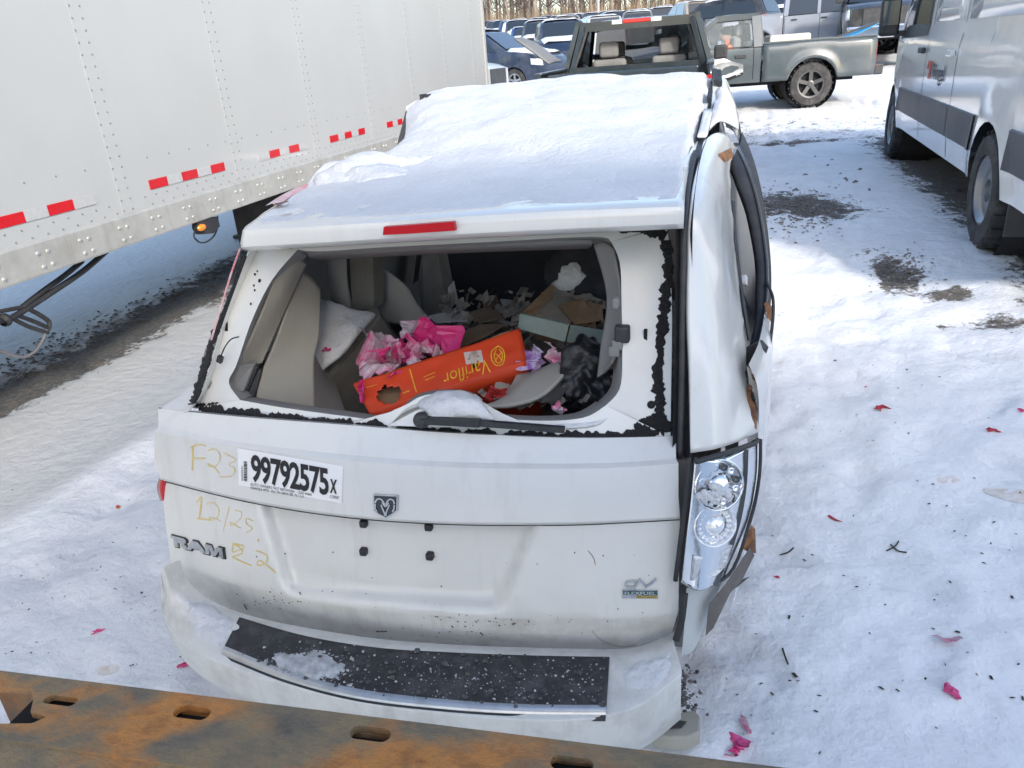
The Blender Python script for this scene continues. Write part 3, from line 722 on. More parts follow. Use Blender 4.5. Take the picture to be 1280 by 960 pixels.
# torn left edge: upright dark edge of the raised roof half, scraped pink paint
vb(MB().prism([at(514, 132, Y=3.7), at(518, 134, Y=3.7), at(504, 190, Y=3.1), at(500, 207, Y=2.9), at(496, 207, Y=2.9)], (-.05, .05, -.02)), 'torn_roof_edge', SEAL)
scr = mat('pink_scrape', (.55, .18, .20), .5, col2=(.65, .60, .58), vscale=14)
P = cr([at(338, 262, Y=2.12), at(355, 250, Y=2.3), at(378, 238, Y=2.45), at(410, 226, Y=2.6), at(432, 221, Y=2.66)], 20)
vb(MB().grid([[p + V((-.015, 0, .012)) for p in P], [p + V((.01, 0, .018)) for p in P], [p + V((.03, 0, .012)) for p in P]]), 'scraped_edge', scr)
vb(MB().grid([[at(342, 262, Y=2.11) + V((0, 0, .012)), at(362, 257, Y=2.11) + V((0, 0, .012))], [at(343, 259, Y=2.14) + V((0, 0, .012)), at(361, 256, Y=2.14) + V((0, 0, .012))]]), 'paint_tear', RUST)
vb(MB().tube(cr([at(300, 311, Y=1.93), at(296, 322, Y=1.93), at(288, 345, Y=1.92), at(276, 385, Y=1.9), at(264, 425, Y=1.87)], 14), .003), 'scraped_edge', scr)
# roof rack stubs seen as dark slots
for x, y, Y in ((530, 130, 3.7), (537, 130, 3.7)): vb(MB().box(at(x, y, Y=Y) + V((0, 0, .03)), (.015, .06, .03)), 'rack_foot', SEAL)
# --- right gutter, quarter panel, side window
GU = [at(851, 575, Y=1.74), at(853, 480, Y=1.80), at(854, 400, Y=1.87), at(855, 330, Y=1.93), at(856, 276, Y=2.0), at(862, 225, Y=2.3), at(870, 190, Y=2.6), at(879, 165, Y=2.95), at(887, 125, Y=3.6), at(892, 100, Y=4.0)]
gP = cr(GU, 60)
vb(MB().grid([[p + V((-.022, .01, 0)) for p in gP], [p + V((-.008, .03, -.01)) for p in gP], [p + V((.008, .03, -.01)) for p in gP], [p + V((.020, .012, 0)) for p in gP]]), 'gutter_channel', SEAL, smooth=True)
vb(MB().tube([p + V((-.002, .012, 0)) for p in gP[:40]], .009, 8), 'body_seal', SEAL, smooth=True)
sn = gP[44:]
snow_blob([[p + V((-.015, 0, .012)) for p in sn[:7]], [p + V((.02, 0, .012)) for p in sn[:7]]], 8, 10, 'snow_patch', .006, 40, None, 'snow caught in the roof gutter of the minivan')
Q = [[(863, 566, 1.735), (890, 562, 1.75), (918, 553, 1.82), (946, 540, 1.93)],
     [(862, 480, 1.80), (890, 480, 1.83), (914, 478, 1.91), (932, 472, 2.05)],
     [(860, 400, 1.87), (885, 400, 1.91), (909, 400, 2.02), (926, 398, 2.2)],
     [(860, 330, 1.94), (882, 328, 2.0), (904, 325, 2.15), (918, 322, 2.4)],
     [(861, 272, 2.04), (878, 266, 2.13), (898, 258, 2.35), (912, 255, 2.62)],
     [(868, 222, 2.34), (881, 213, 2.46), (898, 204, 2.7), (911, 208, 2.9)],
     [(879, 178, 2.8), (893, 168, 2.96), (907, 170, 3.12), (918, 184, 3.2)]]
qp = vloft([[at(a, b, Y=c) for a, b, c in r] for r in Q], 24, 50, 'quarter_panel', PW)
for i_, v_ in enumerate(qp.data.vertices):     # crumpled towards the window edge
    c_ = (i_ % 24) / 23.0; r_ = (i_ // 24) / 49.0; a_ = sstep(.45, 1.0, c_)
    v_.co += V((.6, -.6, .3)) * (a_ * (.010 * mnoise.noise(V((c_ * 5, r_ * 14, 2))) + .007 * abs(mnoise.noise(V((c_ * 9, r_ * 40, 5))))) + .004 * mnoise.noise(V((c_ * 3, r_ * 7, 8))))
solid(qp, .012, 0)
# front corner of the roof on the right: snowy rail piece beyond
fp = vloft([[at(885, 165, Y=3.1), at(905, 150, Y=3.25), at(922, 170, Y=3.3)], [at(890, 125, Y=3.6), at(906, 122, Y=3.65), at(924, 150, Y=3.65)], [at(893, 98, Y=4.0), at(908, 100, Y=4.05), at(922, 140, Y=4.1)], [V((.0, 4.6, 1.40)), V((.05, 4.6, 1.36)), V((.12, 4.6, 1.2))]], 12, 20, 'cant_rail', PW)
snow_blob([[at(880, 168, Y=3.05), at(900, 150, Y=3.2), at(924, 160, Y=3.3)], [at(893, 128, Y=3.55), at(907, 122, Y=3.6), at(922, 148, Y=3.6)], [at(897, 103, Y=3.9), at(908, 103, Y=4.0), at(920, 138, Y=4.05)]], 16, 18, 'snow_patch', .016, 12, None, 'snow on the right front roof corner of the minivan')
for p0, p1 in (((893, 97, 3.95), (895, 112, 3.75)), ((898, 98, 3.95), (900, 114, 3.75)), ((888, 122, 3.62), (886, 135, 3.5))):
    mb = MB(); bar(mb, at(p0[0], p0[1], Y=p0[2]) + V((0, 0, .03)), at(p1[0], p1[1], Y=p1[2]) + V((0, 0, .03)), .018, .02); vb(mb, 'roof_rail', SEAL)
# window frame on the right side
inn = [(912, 206, 2.95), (922, 225, 2.85), (935, 262, 2.75), (945, 312, 2.62), (948, 352, 2.5), (944, 398, 2.36), (936, 436, 2.22)]
outr = [(928, 165, 3.35), (941, 196, 3.1), (952, 238, 2.9), (960, 290, 2.75), (964, 335, 2.62), (963, 385, 2.45), (952, 432, 2.28)]
a_ = cr([at(x, y, Y=c) for x, y, c in inn], 30); b_ = cr([at(x, y, Y=c) for x, y, c in outr], 30)
o = vb(MB().grid([a_, [p.lerp(q, .3) + V((.006, -.004, .006)) for p, q in zip(a_, b_)], [p.lerp(q, .7) + V((.008, 0, .004)) for p, q in zip(a_, b_)], b_]), 'side_window_frame', SEAL, smooth=True); solid(o, .02)
vb(MB().tube([p.lerp(q, .45) + V((.008, -.01, .008)) for p, q in zip(a_, b_)], .006, 6), 'window_seal', mat('seal_shiny', (.06, .065, .07), .25, coat=.5), smooth=True)
i2 = [(914, 250, 2.62), (917, 300, 2.45), (924, 360, 2.3), (930, 400, 2.2), (934, 425, 2.16)]
c_ = cr([at(x, y, Y=c) for x, y, c in i2], 30)
vb(MB().grid([c_, [p + V((.004, -.006, .0)) for p in c_], [p + V((.012, -.002, -.004)) for p in c_]]), 'window_reveal', SEAL)
# inner door trim seen through it
vloft([[at(910, 208, Y=3.1) + V((.0, .0, 0)), at(922, 228, Y=3.1), at(936, 262, Y=3.1)], [at(913, 262, Y=2.95), at(928, 300, Y=2.9), at(944, 340, Y=2.9)], [at(920, 345, Y=2.72), at(932, 372, Y=2.7), at(944, 400, Y=2.65)]], 10, 14, 'inner_door_trim', GREYT)
snow_blob([[at(925, 345, Y=2.55), at(936, 345, Y=2.55)], [at(923, 352, Y=2.5), at(935, 356, Y=2.5)]], 8, 6, 'snow_patch', .012, 30, None, 'small snow patch on the broken side window ledge')
# body side below the window (max bulge forms the outline)
SD = []
for Y, w_ in ((1.95, .115), (2.15, .150), (2.5, .178), (3.0, .19), (3.8, .19), (4.8, .17), (5.8, .14), (6.25, .03)):
    SD.append([V((w_ - .035, Y, 1.06)), V((w_ - .008, Y, .99)), V((w_, Y, .85)), V((w_ - .005, Y, .6)), V((w_ - .05, Y, .22))])
sd = vloft(SD, 16, 40, 'body_side', PW)
SDL = [[V((-1.62 + (.115 - p.x + .0) if False else -1.60 - (p.x - .10), p.y, p.z)) for p in r] for r in SD]
vloft(SDL, 16, 40, 'body_side', PW)
# left pillars and upper side (crushed)
vloft([[at(312, 312, Y=1.95), at(280, 400, Y=1.9), at(243, 508, Y=1.78), at(200, 512, Y=1.80)], [V((-1.36, 2.5, 1.42)), V((-1.5, 2.4, 1.2)), V((-1.6, 2.3, 1.0)), V((-1.62, 2.2, .96))]], 16, 5, 'rear_pillar', PW)
for y0 in (2.9, 4.0):
    mb = MB(); bar(mb, (-1.60, y0, 1.0), (-1.42, y0 + .1, 1.50), .05, .12, (0, 1, 0)); vb(mb, 'side_pillar', PW)
# torn, rusty paint
def flake(lst, Y, m, name='rusty_tear', d=-.006):
    pts = [at(x, y, Y=(c if len(q) > 2 else Y)) + V((.004, d, .004)) for q in lst for x, y, c in [q if len(q) > 2 else (*q, Y)]]
    c = sum(pts, V()) / len(pts); n = len(pts)
    vb(MB().add(pts + [c + V((.006, -.01, .004))], [(i, (i + 1) % n, n) for i in range(n)]), name, m)
flake([(886, 198, 2.66), (900, 192, 2.78), (912, 186, 2.95), (916, 196, 2.9), (908, 203, 2.8), (893, 204, 2.7)], 2.7, RUST)
flake([(929, 492, 1.98), (934, 484, 1.99), (940, 492, 2.0), (944, 510, 1.96), (944, 538, 1.92), (937, 530, 1.92), (932, 512, 1.95)], 1.95, RUST)
flake([(953, 380, 2.36), (958, 377, 2.38), (963, 384, 2.38), (962, 404, 2.34), (958, 398, 2.33)], 2.3, RUST)
flake([(926, 470, 2.02), (931, 462, 2.05), (933, 480, 2.03), (929, 500, 1.98)], 2.0, SEAL)
bevel(vb(MB().prism([at(x, y, Y=2.12) for x, y in ((932, 434), (944, 428), (953, 438), (948, 452), (938, 462), (931, 456))], (.02, .03, 0)), 'broken_latch', SEAL), .004)
vb(MB().tube(cr([at(958, 352, Y=2.5), at(966, 372, Y=2.4), at(966, 400, Y=2.36), at(962, 432, Y=2.3)], 16), .005), 'loose_trim', SEAL)
for k in range(7):
    y = 455 + k * 13; x = 934 + 3 * math.sin(k * 2.1) + k * .8
    flake([(x, y, 2.0 - k * .01), (x + 4, y + 1, 2.02 - k * .01), (x + 5, y + 9, 2.0 - k * .01), (x + 1, y + 7, 1.99 - k * .01)], 2.0, RUST if k % 3 else GAP)
QB = BVHTree.FromPolygons([v.co + VO for v in qp.data.vertices], [list(p.vertices) for p in qp.data.polygons])
for ln_ in ([(912, 290), (915, 330), (920, 370), (924, 410)], [(921, 420), (925, 450), (929, 480), (933, 505)], [(905, 210), (909, 240), (908, 270)], [(899, 300), (902, 340), (905, 372)], [(918, 500), (926, 520), (938, 536)], [(870, 245), (880, 236), (893, 226)]):
    strokes([ln_], 1.5, MATS['scuff_dark'], .0015, 'scratch', bvh=QB, jit=1.2)
for ln_ in ([(890, 285), (894, 330), (899, 380)], [(880, 300), (882, 350), (886, 420)]): strokes([ln_], 1.0, mat('crease_pale', (.45, .45, .44), .5), .0012, 'crease', bvh=QB, jit=1.0)  # creases drawn as thin grey lines
# --- right tail lamp, lens torn away
LL = [at(869, 574, Y=1.70), at(864, 625, Y=1.68), at(858, 675, Y=1.66), at(851, 728, Y=1.65)]
LR = [at(947, 550, Y=1.90), at(945, 600, Y=1.87), at(933, 655, Y=1.83), at(905, 722, Y=1.73)]
lrows = []
for f in (0, .15, .35, .55, .75, .9, 1.0):
    lrows.append([a.lerp(b, f) + V((0, -.05 * math.sin(f * 3.14) * .9, 0)) for a, b in zip(LL, LR)])
CHR = mat('lamp_chrome', (.88, .89, .90), .16, 1.0, bump=.10, bscale=16)
lamp = vloft(lrows, 26, 26, 'tail_lamp', CHR); solid(lamp, .01)
LB = BVHTree.FromPolygons([v.co + VO for v in lamp.data.vertices], [list(p.vertices) for p in lamp.data.polygons])
def lampp(x, y, off=.0): h = hit(LB, x, y); return (h[0] + h[1] * off, h[1]) if h else (at(x, y, Y=1.68), V((0, -1, .2)))
BEZ = mat('lamp_bezel_grey', (.10, .105, .11), .3, .6); CLR = mat('lamp_clear', (.86, .88, .9), .08, .55, coat=.8)
def lpart(mb, name, m, smooth=True): o = vb(mb, name, m, lamp, smooth); return o
for (cx, cy, r, beads) in ((898, 606, .062, 12), (893, 656, .054, 20)):
    p, n = lampp(cx, cy); n = (n + V((.0, -.6, .25))).normalized()
    lpart(MB().lathe([(r * 1.10, .004), (r * 1.06, .010), (r, .006), (r * .93, -.012), (r * .55, -.022), (r * .5, .004), (r * .30, .016), (.001, .020)], p, n, 32), 'reflector', CHR if beads == 12 else CLR)
    u = n.orthogonal().normalized(); w_ = n.cross(u)
    for k in range(beads):
        q = 2 * math.pi * k / beads; c = p + (u * math.cos(q) + w_ * math.sin(q)) * r * .76
        if beads == 12: lpart(MB().lathe([(.0095, .0), (.0095, .008), (.004, .002), (.001, .001)], c, n, 10), 'led_cup', BEZ if k % 2 else CHR)
        else: lpart(MB().lathe([(.0075, -.004), (.006, .004), (.001, .008)], c, n, 8), 'led_bead', CLR)
q = [(866, 694), (915, 679), (908, 703), (896, 716), (862, 724)]
pts = [lampp(*a, .004)[0] for a in q]; c = sum(pts, V()) / 5
lpart(MB().add(pts + [a.lerp(c, .12) + V((0, -.012, 0)) for a in pts], [(i, (i + 1) % 5, 5 + (i + 1) % 5, 5 + i) for i in range(5)] + [(5, 6, 7, 8, 9)]), 'reversing_lamp', mat('lamp_facets', (.75, .76, .78), .15, 1.0, bump=1.2, bscale=40), False)
edge = cr([lampp(*a)[0] if hit(LB, *a) else at(a[0], a[1], Y=1.75) for a in ((871, 576), (905, 566), (944, 553))], 16)
lpart(MB().tube([LL[0], *[p + V((0, -.012, .004)) for p in edge], LR[0]], .007), 'lamp_gasket', SEAL)
lpart(MB().tube(cr([p + V((.008, .006, 0)) for p in LR] + [LL[3] + V((0, .002, -.008))], 24), .005), 'lamp_gasket', SEAL)
lpart(MB().tube(cr([p + V((-.014, .006, 0)) for p in LL], 16), .007), 'lamp_gasket', SEAL)
E2 = cr([LL[i].lerp(LR[i], .80) + V((0, -.030, 0)) for i in range(4)], 16)
lpart(MB().grid([[p + V((-.002, 0, 0)) for p in E2], [p + V((.006, -.002, 0)) for p in E2]]), 'lamp_groove', BEZ)
mb = MB()
for k in range(60):
    a = random.uniform(0, 6.28); r = random.random() ** .5 * .040; x, y = 892 + math.cos(a) * 22 * random.random(), 617 + math.sin(a) * 12 * random.random()
    pp, nn = lampp(x, y, .014); rr = random.uniform(.003, .010)
    bm = bmesh.new(); bmesh.ops.create_icosphere(bm, subdivisions=1, radius=rr); mb.add([v.co * (1 + .4 * random.random()) + pp for v in bm.verts], [[v.index for v in f.verts] for f in bm.faces]); bm.free()
tag(mb.build('snow_patch', SNOWM, None, True), 'snow packed into the bare tail lamp of the minivan', 'snow', None, 'stuff')
# left tail lamp sliver
o = vloft([[at(199, 598, Y=1.72), at(196, 610, Y=1.72), at(200, 626, Y=1.72)], [at(203, 600, Y=1.70), at(203, 612, Y=1.70), at(204, 626, Y=1.70)]], 8, 3, 'tail_lamp', mat('red_lens', (0.50, 0.012, 0.015), 0.2, coat=0.6)); solid(o, .03)
# body behind the lamp: inner panel, torn trim
vloft([[at(858, 735, Y=1.66), at(880, 735, Y=1.70), at(902, 728, Y=1.76)], [at(856, 775, Y=1.64), at(874, 775, Y=1.68), at(886, 770, Y=1.72)], [at(852, 820, Y=1.62), at(865, 815, Y=1.65), at(874, 800, Y=1.68)]], 10, 10, 'inner_wing', mat('inner_wing_grey', (.46, .49, .49), .5, dirt=.2, dscale=6))  # inner panel coloured greyer than the body paint
flake([(880, 790, 1.68), (884, 750, 1.70), (905, 725, 1.74), (935, 680, 1.84), (941, 690, 1.86), (925, 722, 1.80), (900, 745, 1.74), (890, 780, 1.70)], 1.7, mat('torn_plastic', (.10, .09, .085), .7, dirt=.5, dcol=(.25, .22, .2), dscale=15), 'torn_trim', -.02)
flake([(905, 728, 1.78), (936, 716, 1.9), (922, 726, 1.84), (908, 737, 1.78)], 1.8, SEAL, 'torn_trim', -.02)
flake([(937, 655, 1.86), (942, 660, 1.88), (943, 690, 1.86), (936, 690, 1.84), (925, 684, 1.82)], 1.85, RUST, 'rusty_tear', -.01)
vb(MB().tube(cr([at(856, 742, Y=1.62), at(852, 775, Y=1.60), at(845, 800, Y=1.585)], 10), .010), 'body_seal', SEAL)
# --- bumper with step pad
def zp(x, y, z): return at(x, y, z=z)
BI = [zp(206, 708, .55), zp(226, 745, .44), zp(290, 778, .385), zp(430, 806, .375), zp(560, 818, .375), zp(700, 823, .375), zp(790, 822, .375), zp(842, 800, .40)]
BO = [zp(203, 716, .53), zp(212, 778, .385), zp(274, 822, .36), zp(420, 866, .352), zp(560, 886, .35), zp(700, 894, .35), zp(790, 880, .355), zp(852, 838, .375)]
def low(r, dy, dz): return [p + V((0, dy, -dz)) for p in r]
bmp = vloft([low(BI, .06, .02), BI, [a.lerp(b, .5) for a, b in zip(BI, BO)], BO, [p + V((0, -.012, -.02)) for p in BO], [p + V((.0, .0, -.12)) for p in BO], [p + V((0, .05, -.22)) for p in BO]], 60, 40, 'bumper', PWD, curve=True)
BB = BVHTree.FromPolygons([v.co + VO for v in bmp.data.vertices], [list(p.vertices) for p in bmp.data.polygons])
def bt(x, y, off=.0):
    h = hit(BB, x, y); return (h[0] if h else zp(x, y, .37)) + V((0, 0, off))
pb = [(300, 774), (380, 797), (470, 812), (560, 818), (660, 822), (762, 824)]; pf = [(279, 815), (360, 847), (450, 870), (560, 883), (660, 889), (758, 890)]
pad = MAT_PAD = mat('step_pad', (.022, .022, .025), .6, bump=.5, bscale=60, dirt=.5, dcol=(.16, .16, .17), dscale=18)
A_ = cr([bt(*p, .006) for p in pb], 60); B_ = cr([bt(*p, .006) for p in pf], 60)
o = vb(MB().grid([[a.lerp(b, f) + V((0, 0, .002)) for a, b in zip(A_, B_)] for f in [k / 10 for k in range(11)]]), 'step_pad', pad, smooth=True); solid(o, .006, -1)
PADB = BVHTree.FromPolygons([v.co + VO for v in o.data.vertices], [list(p.vertices) for p in o.data.polygons])
cs = cr([bt(*p, .008) for p in pf], 60)
o = vb(MB().grid([[p + V((0, .012, .003)) for p in cs], [p + V((0, -.004, .002)) for p in cs], [p + V((0, -.008, -.010)) for p in cs]]), 'chrome_strip', mat('dull_chrome', (.50, .51, .52), .35, .9, dirt=.6, dcol=(.2, .2, .2), dscale=14), smooth=True)
o = vb(MB().grid([[p + V((0, -.008, -.010)) for p in cs], [p + V((0, -.014, -.012)) for p in cs], [p + V((0, -.016, -.022)) for p in cs]]), 'pad_edge', SEAL)
# ice and grit frozen on the pad
def crumbs(n, fx, m, name, label, rmin, rmax, seed, bvh, flat=.5):
    rnd = random.Random(seed); mb = MB()
    for k in range(n):
        x, y = fx(rnd); h = hit(bvh, x, y)
        if not h: continue
        r = rnd.uniform(rmin, rmax) * rnd.random(); r = max(r, rmin * .5)
        bm = bmesh.new(); bmesh.ops.create_icosphere(bm, subdivisions=1, radius=r)
        mb.add([V((v.co.x * rnd.uniform(.7, 1.5), v.co.y * rnd.uniform(.7, 1.4), v.co.z * flat * rnd.uniform(.5, 1.5))) + h[0] + V((0, 0, r * .2)) for v in bm.verts], [[v.index for v in f.verts] for f in bm.faces]); bm.free()
    return tag(mb.build(name, m, None), label, 'ice', None, 'stuff')
ICE = mat('dirty_ice', (.50, .52, .54), .35, var=.5, vscale=40)
GRIT = mat('frozen_grit', (.05, .05, .052), .6, dirt=.5, dcol=(.3, .3, .31), dscale=40)
crumbs(700, lambda r: (r.gauss(385, 28), r.gauss(834, 11)), ICE, 'ice_crust', 'crust of grey ice on the left half of the bumper step pad', .001, .006, 21, PADB)
crumbs(420, lambda r: (r.uniform(300, 755), r.uniform(800, 885)), GRIT, 'frozen_grit', 'frozen black grit scattered over the bumper step pad', .0015, .011, 22, PADB)
crumbs(620, lambda r: (r.uniform(320, 755), r.gauss(852, 18)), ICE, 'ice_crumbs', 'pale ice crumbs dotted along the bumper step pad', .0008, .0045, 23, PADB)
def snow_lay(poly, bvh, amp, name, label, step=2.5, fall=12, sc=30, m=SNOWM, direc=V((0, -.3, 1)).normalized()):
    xs = [q[0] for q in poly]; ys = [q[1] for q in poly]; n = len(poly); idx = {}; vs = []; fs = []
    def ins(x, y):
        c = False; dm = 1e9
        for i in range(n):
            (x1, y1), (x2, y2) = poly[i], poly[(i + 1) % n]
            if (y1 > y) != (y2 > y) and x < (x2 - x1) * (y - y1) / (y2 - y1) + x1: c = not c
            t = max(0, min(1, ((x - x1) * (x2 - x1) + (y - y1) * (y2 - y1)) / ((x2 - x1) ** 2 + (y2 - y1) ** 2))); dm = min(dm, math.hypot(x - x1 - t * (x2 - x1), y - y1 - t * (y2 - y1)))
        return dm if c else -dm
    nx = int((max(xs) - min(xs)) / step) + 3; ny = int((max(ys) - min(ys)) / step) + 3
    for j in range(ny):
        for i in range(nx):
            x = min(xs) - step + i * step; y = min(ys) - step + j * step; h = hit(bvh, x, y)
            if not h: continue
            d = ins(x, y) + 5 * mnoise.noise(V((x * .12, y * .12, amp * 900))) + 3 * mnoise.noise(V((x * .3, y * .3, 2)))
            if d < -2: continue
            e = sstep(-1, fall, d); p = h[0]
            vs.append(p + direc * (amp * e * (1 + .45 * mnoise.noise(p * sc) + .3 * mnoise.noise(p * sc * 3)) + .004 * e - .003)); idx[(i, j)] = len(vs) - 1
    for j in range(ny - 1):
        for i in range(nx - 1):
            k = [(i, j), (i + 1, j), (i + 1, j + 1), (i, j + 1)]
            if all(q in idx for q in k):
                q4 = [idx[q] for q in k]
                if max((vs[a] - vs[b]).length for a in q4 for b in q4) < .12: fs.append(q4)
    o = link_mesh(name, vs, fs, m, None, True); recalc(o); tag(o, label, 'snow', None, 'stuff'); return o
snow_lay([(232, 748), (262, 752), (300, 776), (285, 800), (276, 812), (250, 800), (232, 775)], BB, .014, 'snow_patch', 'snow lodged in the left corner of the bumper')
snow_lay([(775, 835), (800, 822), (838, 812), (845, 830), (832, 856), (800, 868), (782, 860)], BB, .006, 'snow_patch', 'patch of snow on the right corner of the bumper')
snow_lay([(338, 815), (400, 812), (432, 828), (425, 852), (385, 852), (346, 838)], PADB, .006, 'snow_patch', 'thin frozen snow on the bumper step pad', m=ICE)
# bracket torn loose below the right corner
mb = MB(); z0 = zg(.05, 1.25)
br = mat('bracket_beige', (.36, .34, .29), .6, dirt=.5, dcol=(.16, .14, .12), dscale=10)
cc = at(846, 905, z=.10)
o = MB().prism([at(x, y, z=.12) for x, y in ((815, 918), (822, 900), (838, 896), (850, 890), (868, 887), (876, 895), (875, 915), (860, 922), (840, 922))], (0, 0, -.05)); bevel(vb(o, 'bumper_bracket', br), .006)
vb(MB().prism([at(x, y, z=.124) for x, y in ((832, 906), (845, 901), (858, 903), (852, 910), (838, 911))], (0, 0, .004)), 'bracket_hole_shade', mat('shadow_hole', (.05, .05, .05), .9))  # dark plate on top paints the shade of a hole
crumbs(420, lambda r: (r.gauss(850, 11), r.gauss(866, 17)), mat('black_soil', (.035, .03, .027), .9, col2=(.25, .24, .24), vscale=30), 'soil_clods', 'black soil clods under the right corner of the minivan bumper', .002, .010, 26, BVHTree.FromPolygons([(-.3, .9, .06), (.5, .9, .06), (.5, 1.9, .06), (-.3, 1.9, .06)], [(0, 1, 2, 3)]))
# wheels that stay under the body
def vwheel(x, y):
    t = MB().lathe([(.19, -.10), (.30, -.11), (.325, -.06), (.33, 0), (.325, .06), (.30, .11), (.19, .10)], V((x, y, .26)), (1, 0, 0), 24); w_ = vb(t, 'wheel', mat('tyre', (0.022, 0.022, 0.023), 0.75), smooth=True)
    o = MB().lathe([(.20, .09), (.16, .03), (.05, .06), (.001, .06)], V((x, y, .26)), (1 if x > -.8 else -1, 0, 0), 20); vb(o, 'rim', mat('rim_alloy', (0.45, 0.46, 0.47), 0.3, 0.8), w_)
for x, y in ((.02, 5.45), (-1.62, 5.45), (-1.60, 2.45)): vwheel(x, y)
# ------------------------------------------------------------------ inside the minivan
def ipoly(pts, m, name, th=.015, parent=VAN, d=(0, .02, 0), bend=0.0):
    P = [at(x, y, Y=c) for x, y, c in pts]
    o = vb(MB().prism(P, V(d)), name, m, parent); bevel(o, .004); return o
# shell
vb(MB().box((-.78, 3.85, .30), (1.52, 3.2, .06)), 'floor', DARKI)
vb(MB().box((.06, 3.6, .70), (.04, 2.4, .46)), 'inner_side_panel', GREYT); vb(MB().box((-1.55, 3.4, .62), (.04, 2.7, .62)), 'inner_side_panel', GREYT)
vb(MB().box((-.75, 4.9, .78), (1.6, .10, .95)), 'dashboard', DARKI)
vb(MB().box((-.78, 3.9, .98), (1.5, .05, 1.1)), 'shade_bulkhead', DARKI)  # dark wall added across the cabin to keep the inside dark
vb(MB().box((-.78, 1.80, .55), (1.45, .05, .62)), 'liftgate_inner_trim', GREYT)
vb(MB().box((-1.43, 2.85, 1.02), (.03, 1.1, .56)), 'inner_side_panel', GREYT)
vb(MB().box((-.74, 2.85, 1.36), (1.18, 1.5, .02)), 'headliner', mat('headliner_grey', (.16, .16, .155), .95))
# left pillar trim: two pieces of beige plastic
vloft([[at(352, 318, Y=2.02), at(372, 322, Y=2.05), at(384, 330, Y=2.10)], [at(330, 385, Y=1.96), at(345, 385, Y=2.0), at(362, 378, Y=2.06)], [at(298, 456, Y=1.90), at(312, 462, Y=1.94), at(328, 453, Y=1.97)]], 10, 24, 'pillar_trim', BEIGE); solid(LASTO[0], .008)
vloft([[at(372, 338, Y=2.12), at(385, 345, Y=2.16), at(398, 362, Y=2.20)], [at(345, 420, Y=2.02), at(370, 420, Y=2.08), at(398, 418, Y=2.14)], [at(328, 462, Y=1.97), at(360, 460, Y=2.02), at(392, 452, Y=2.08)], [at(320, 500, Y=1.92), at(355, 505, Y=1.95), at(393, 512, Y=2.0)]], 14, 24, 'quarter_trim', BEIGE); solid(LASTO[0], .01)
vloft([[at(392, 440, Y=2.10), at(405, 465, Y=2.16), at(420, 480, Y=2.2)], [at(393, 512, Y=2.0), at(415, 514, Y=2.06), at(432, 515, Y=2.10)]], 8, 6, 'quarter_trim', GREYT)
ipoly([(283, 452, 1.90), (300, 456, 1.90), (318, 455, 1.93), (304, 490, 1.88), (290, 486, 1.87), (282, 470, 1.88)], GREYT, 'torn_liner')
ipoly([(300, 488, 1.90), (318, 457, 1.94), (322, 458, 1.94), (308, 494, 1.90)], SEAL, 'torn_liner')
ipoly([(310, 492, 1.90), (322, 462, 1.95), (326, 462, 1.95), (318, 497, 1.91)], SEAL, 'torn_liner')
# loose wire and connector on the left pillar
vb(MB().tube(cr([at(299, 421, Y=1.86), at(289, 424, Y=1.85), at(281, 434, Y=1.85), at(276, 446, Y=1.85)], 14), .0022), 'loose_wire', SEAL)
vb(MB().box(at(275, 449, Y=1.845), (.016, .012, .022), Matrix.Rotation(.5, 3, 'Y')), 'wire_connector', SEAL)
# right pillar liner
vloft([[at(742, 306, Y=2.06), at(756, 304, Y=2.04), at(766, 312, Y=2.02)], [at(758, 370, Y=2.02), at(766, 372, Y=2.0), at(776, 372, Y=1.97)], [at(751, 430, Y=1.98), at(762, 432, Y=1.96), at(776, 420, Y=1.93)], [at(746, 472, Y=1.95), at(754, 466, Y=1.94), at(764, 452, Y=1.92)]], 8, 24, 'pillar_trim', GREYT); solid(LASTO[0], .008)
for x, y, w_, h_ in ((778, 417, .040, .046), (772, 430, .03, .03), (768, 438, .03, .03), (770, 378, .018, .03)):
    bevel(vb(MB().box(at(x, y, Y=1.90), (w_, .03, h_)), 'latch_bracket', GREYT if x != 778 else SEAL), .006)
# second-row seat folded, with snow
SEATM = mat('seat_fabric', (.23, .225, .205), .95, var=.2, vscale=6, bump=.2, bscale=250)
LIGHTS = mat('seat_shell', (.42, .41, .385), .85, var=.12, vscale=5, bump=.1, bscale=200)
s0 = ipoly([(398, 372, 2.40), (440, 392, 2.42), (471, 384, 2.52), (476, 396, 2.48), (440, 440, 2.32), (402, 486, 2.20), (388, 458, 2.22), (395, 430, 2.27)], SEATM, 'seat_cushion', d=(.03, .22, -.30))
vloft([[at(395, 328, Y=2.52), at(410, 318, Y=2.52), at(433, 316, Y=2.55)], [at(398, 350, Y=2.52), at(415, 350, Y=2.50), at(434, 350, Y=2.52)], [at(402, 372, Y=2.52), at(418, 378, Y=2.50), at(436, 390, Y=2.50)]], 10, 10, 'seat_back', LIGHTS); solid(LASTO[0], .06)
ipoly([(436, 315, 2.6), (466, 312, 2.65), (468, 388, 2.58), (440, 392, 2.55)], SEATM, 'seat_back', d=(0, .10, 0))
vloft([[at(468, 345, Y=2.8), at(478, 336, Y=2.8), at(500, 350, Y=2.8), at(512, 362, Y=2.8)], [at(468, 375, Y=2.75), at(482, 372, Y=2.75), at(505, 376, Y=2.75), at(522, 380, Y=2.75)], [at(468, 402, Y=2.7), at(485, 403, Y=2.7), at(510, 404, Y=2.7), at(533, 394, Y=2.7)]], 14, 12, 'seat_shell', LIGHTS); solid(LASTO[0], .04)
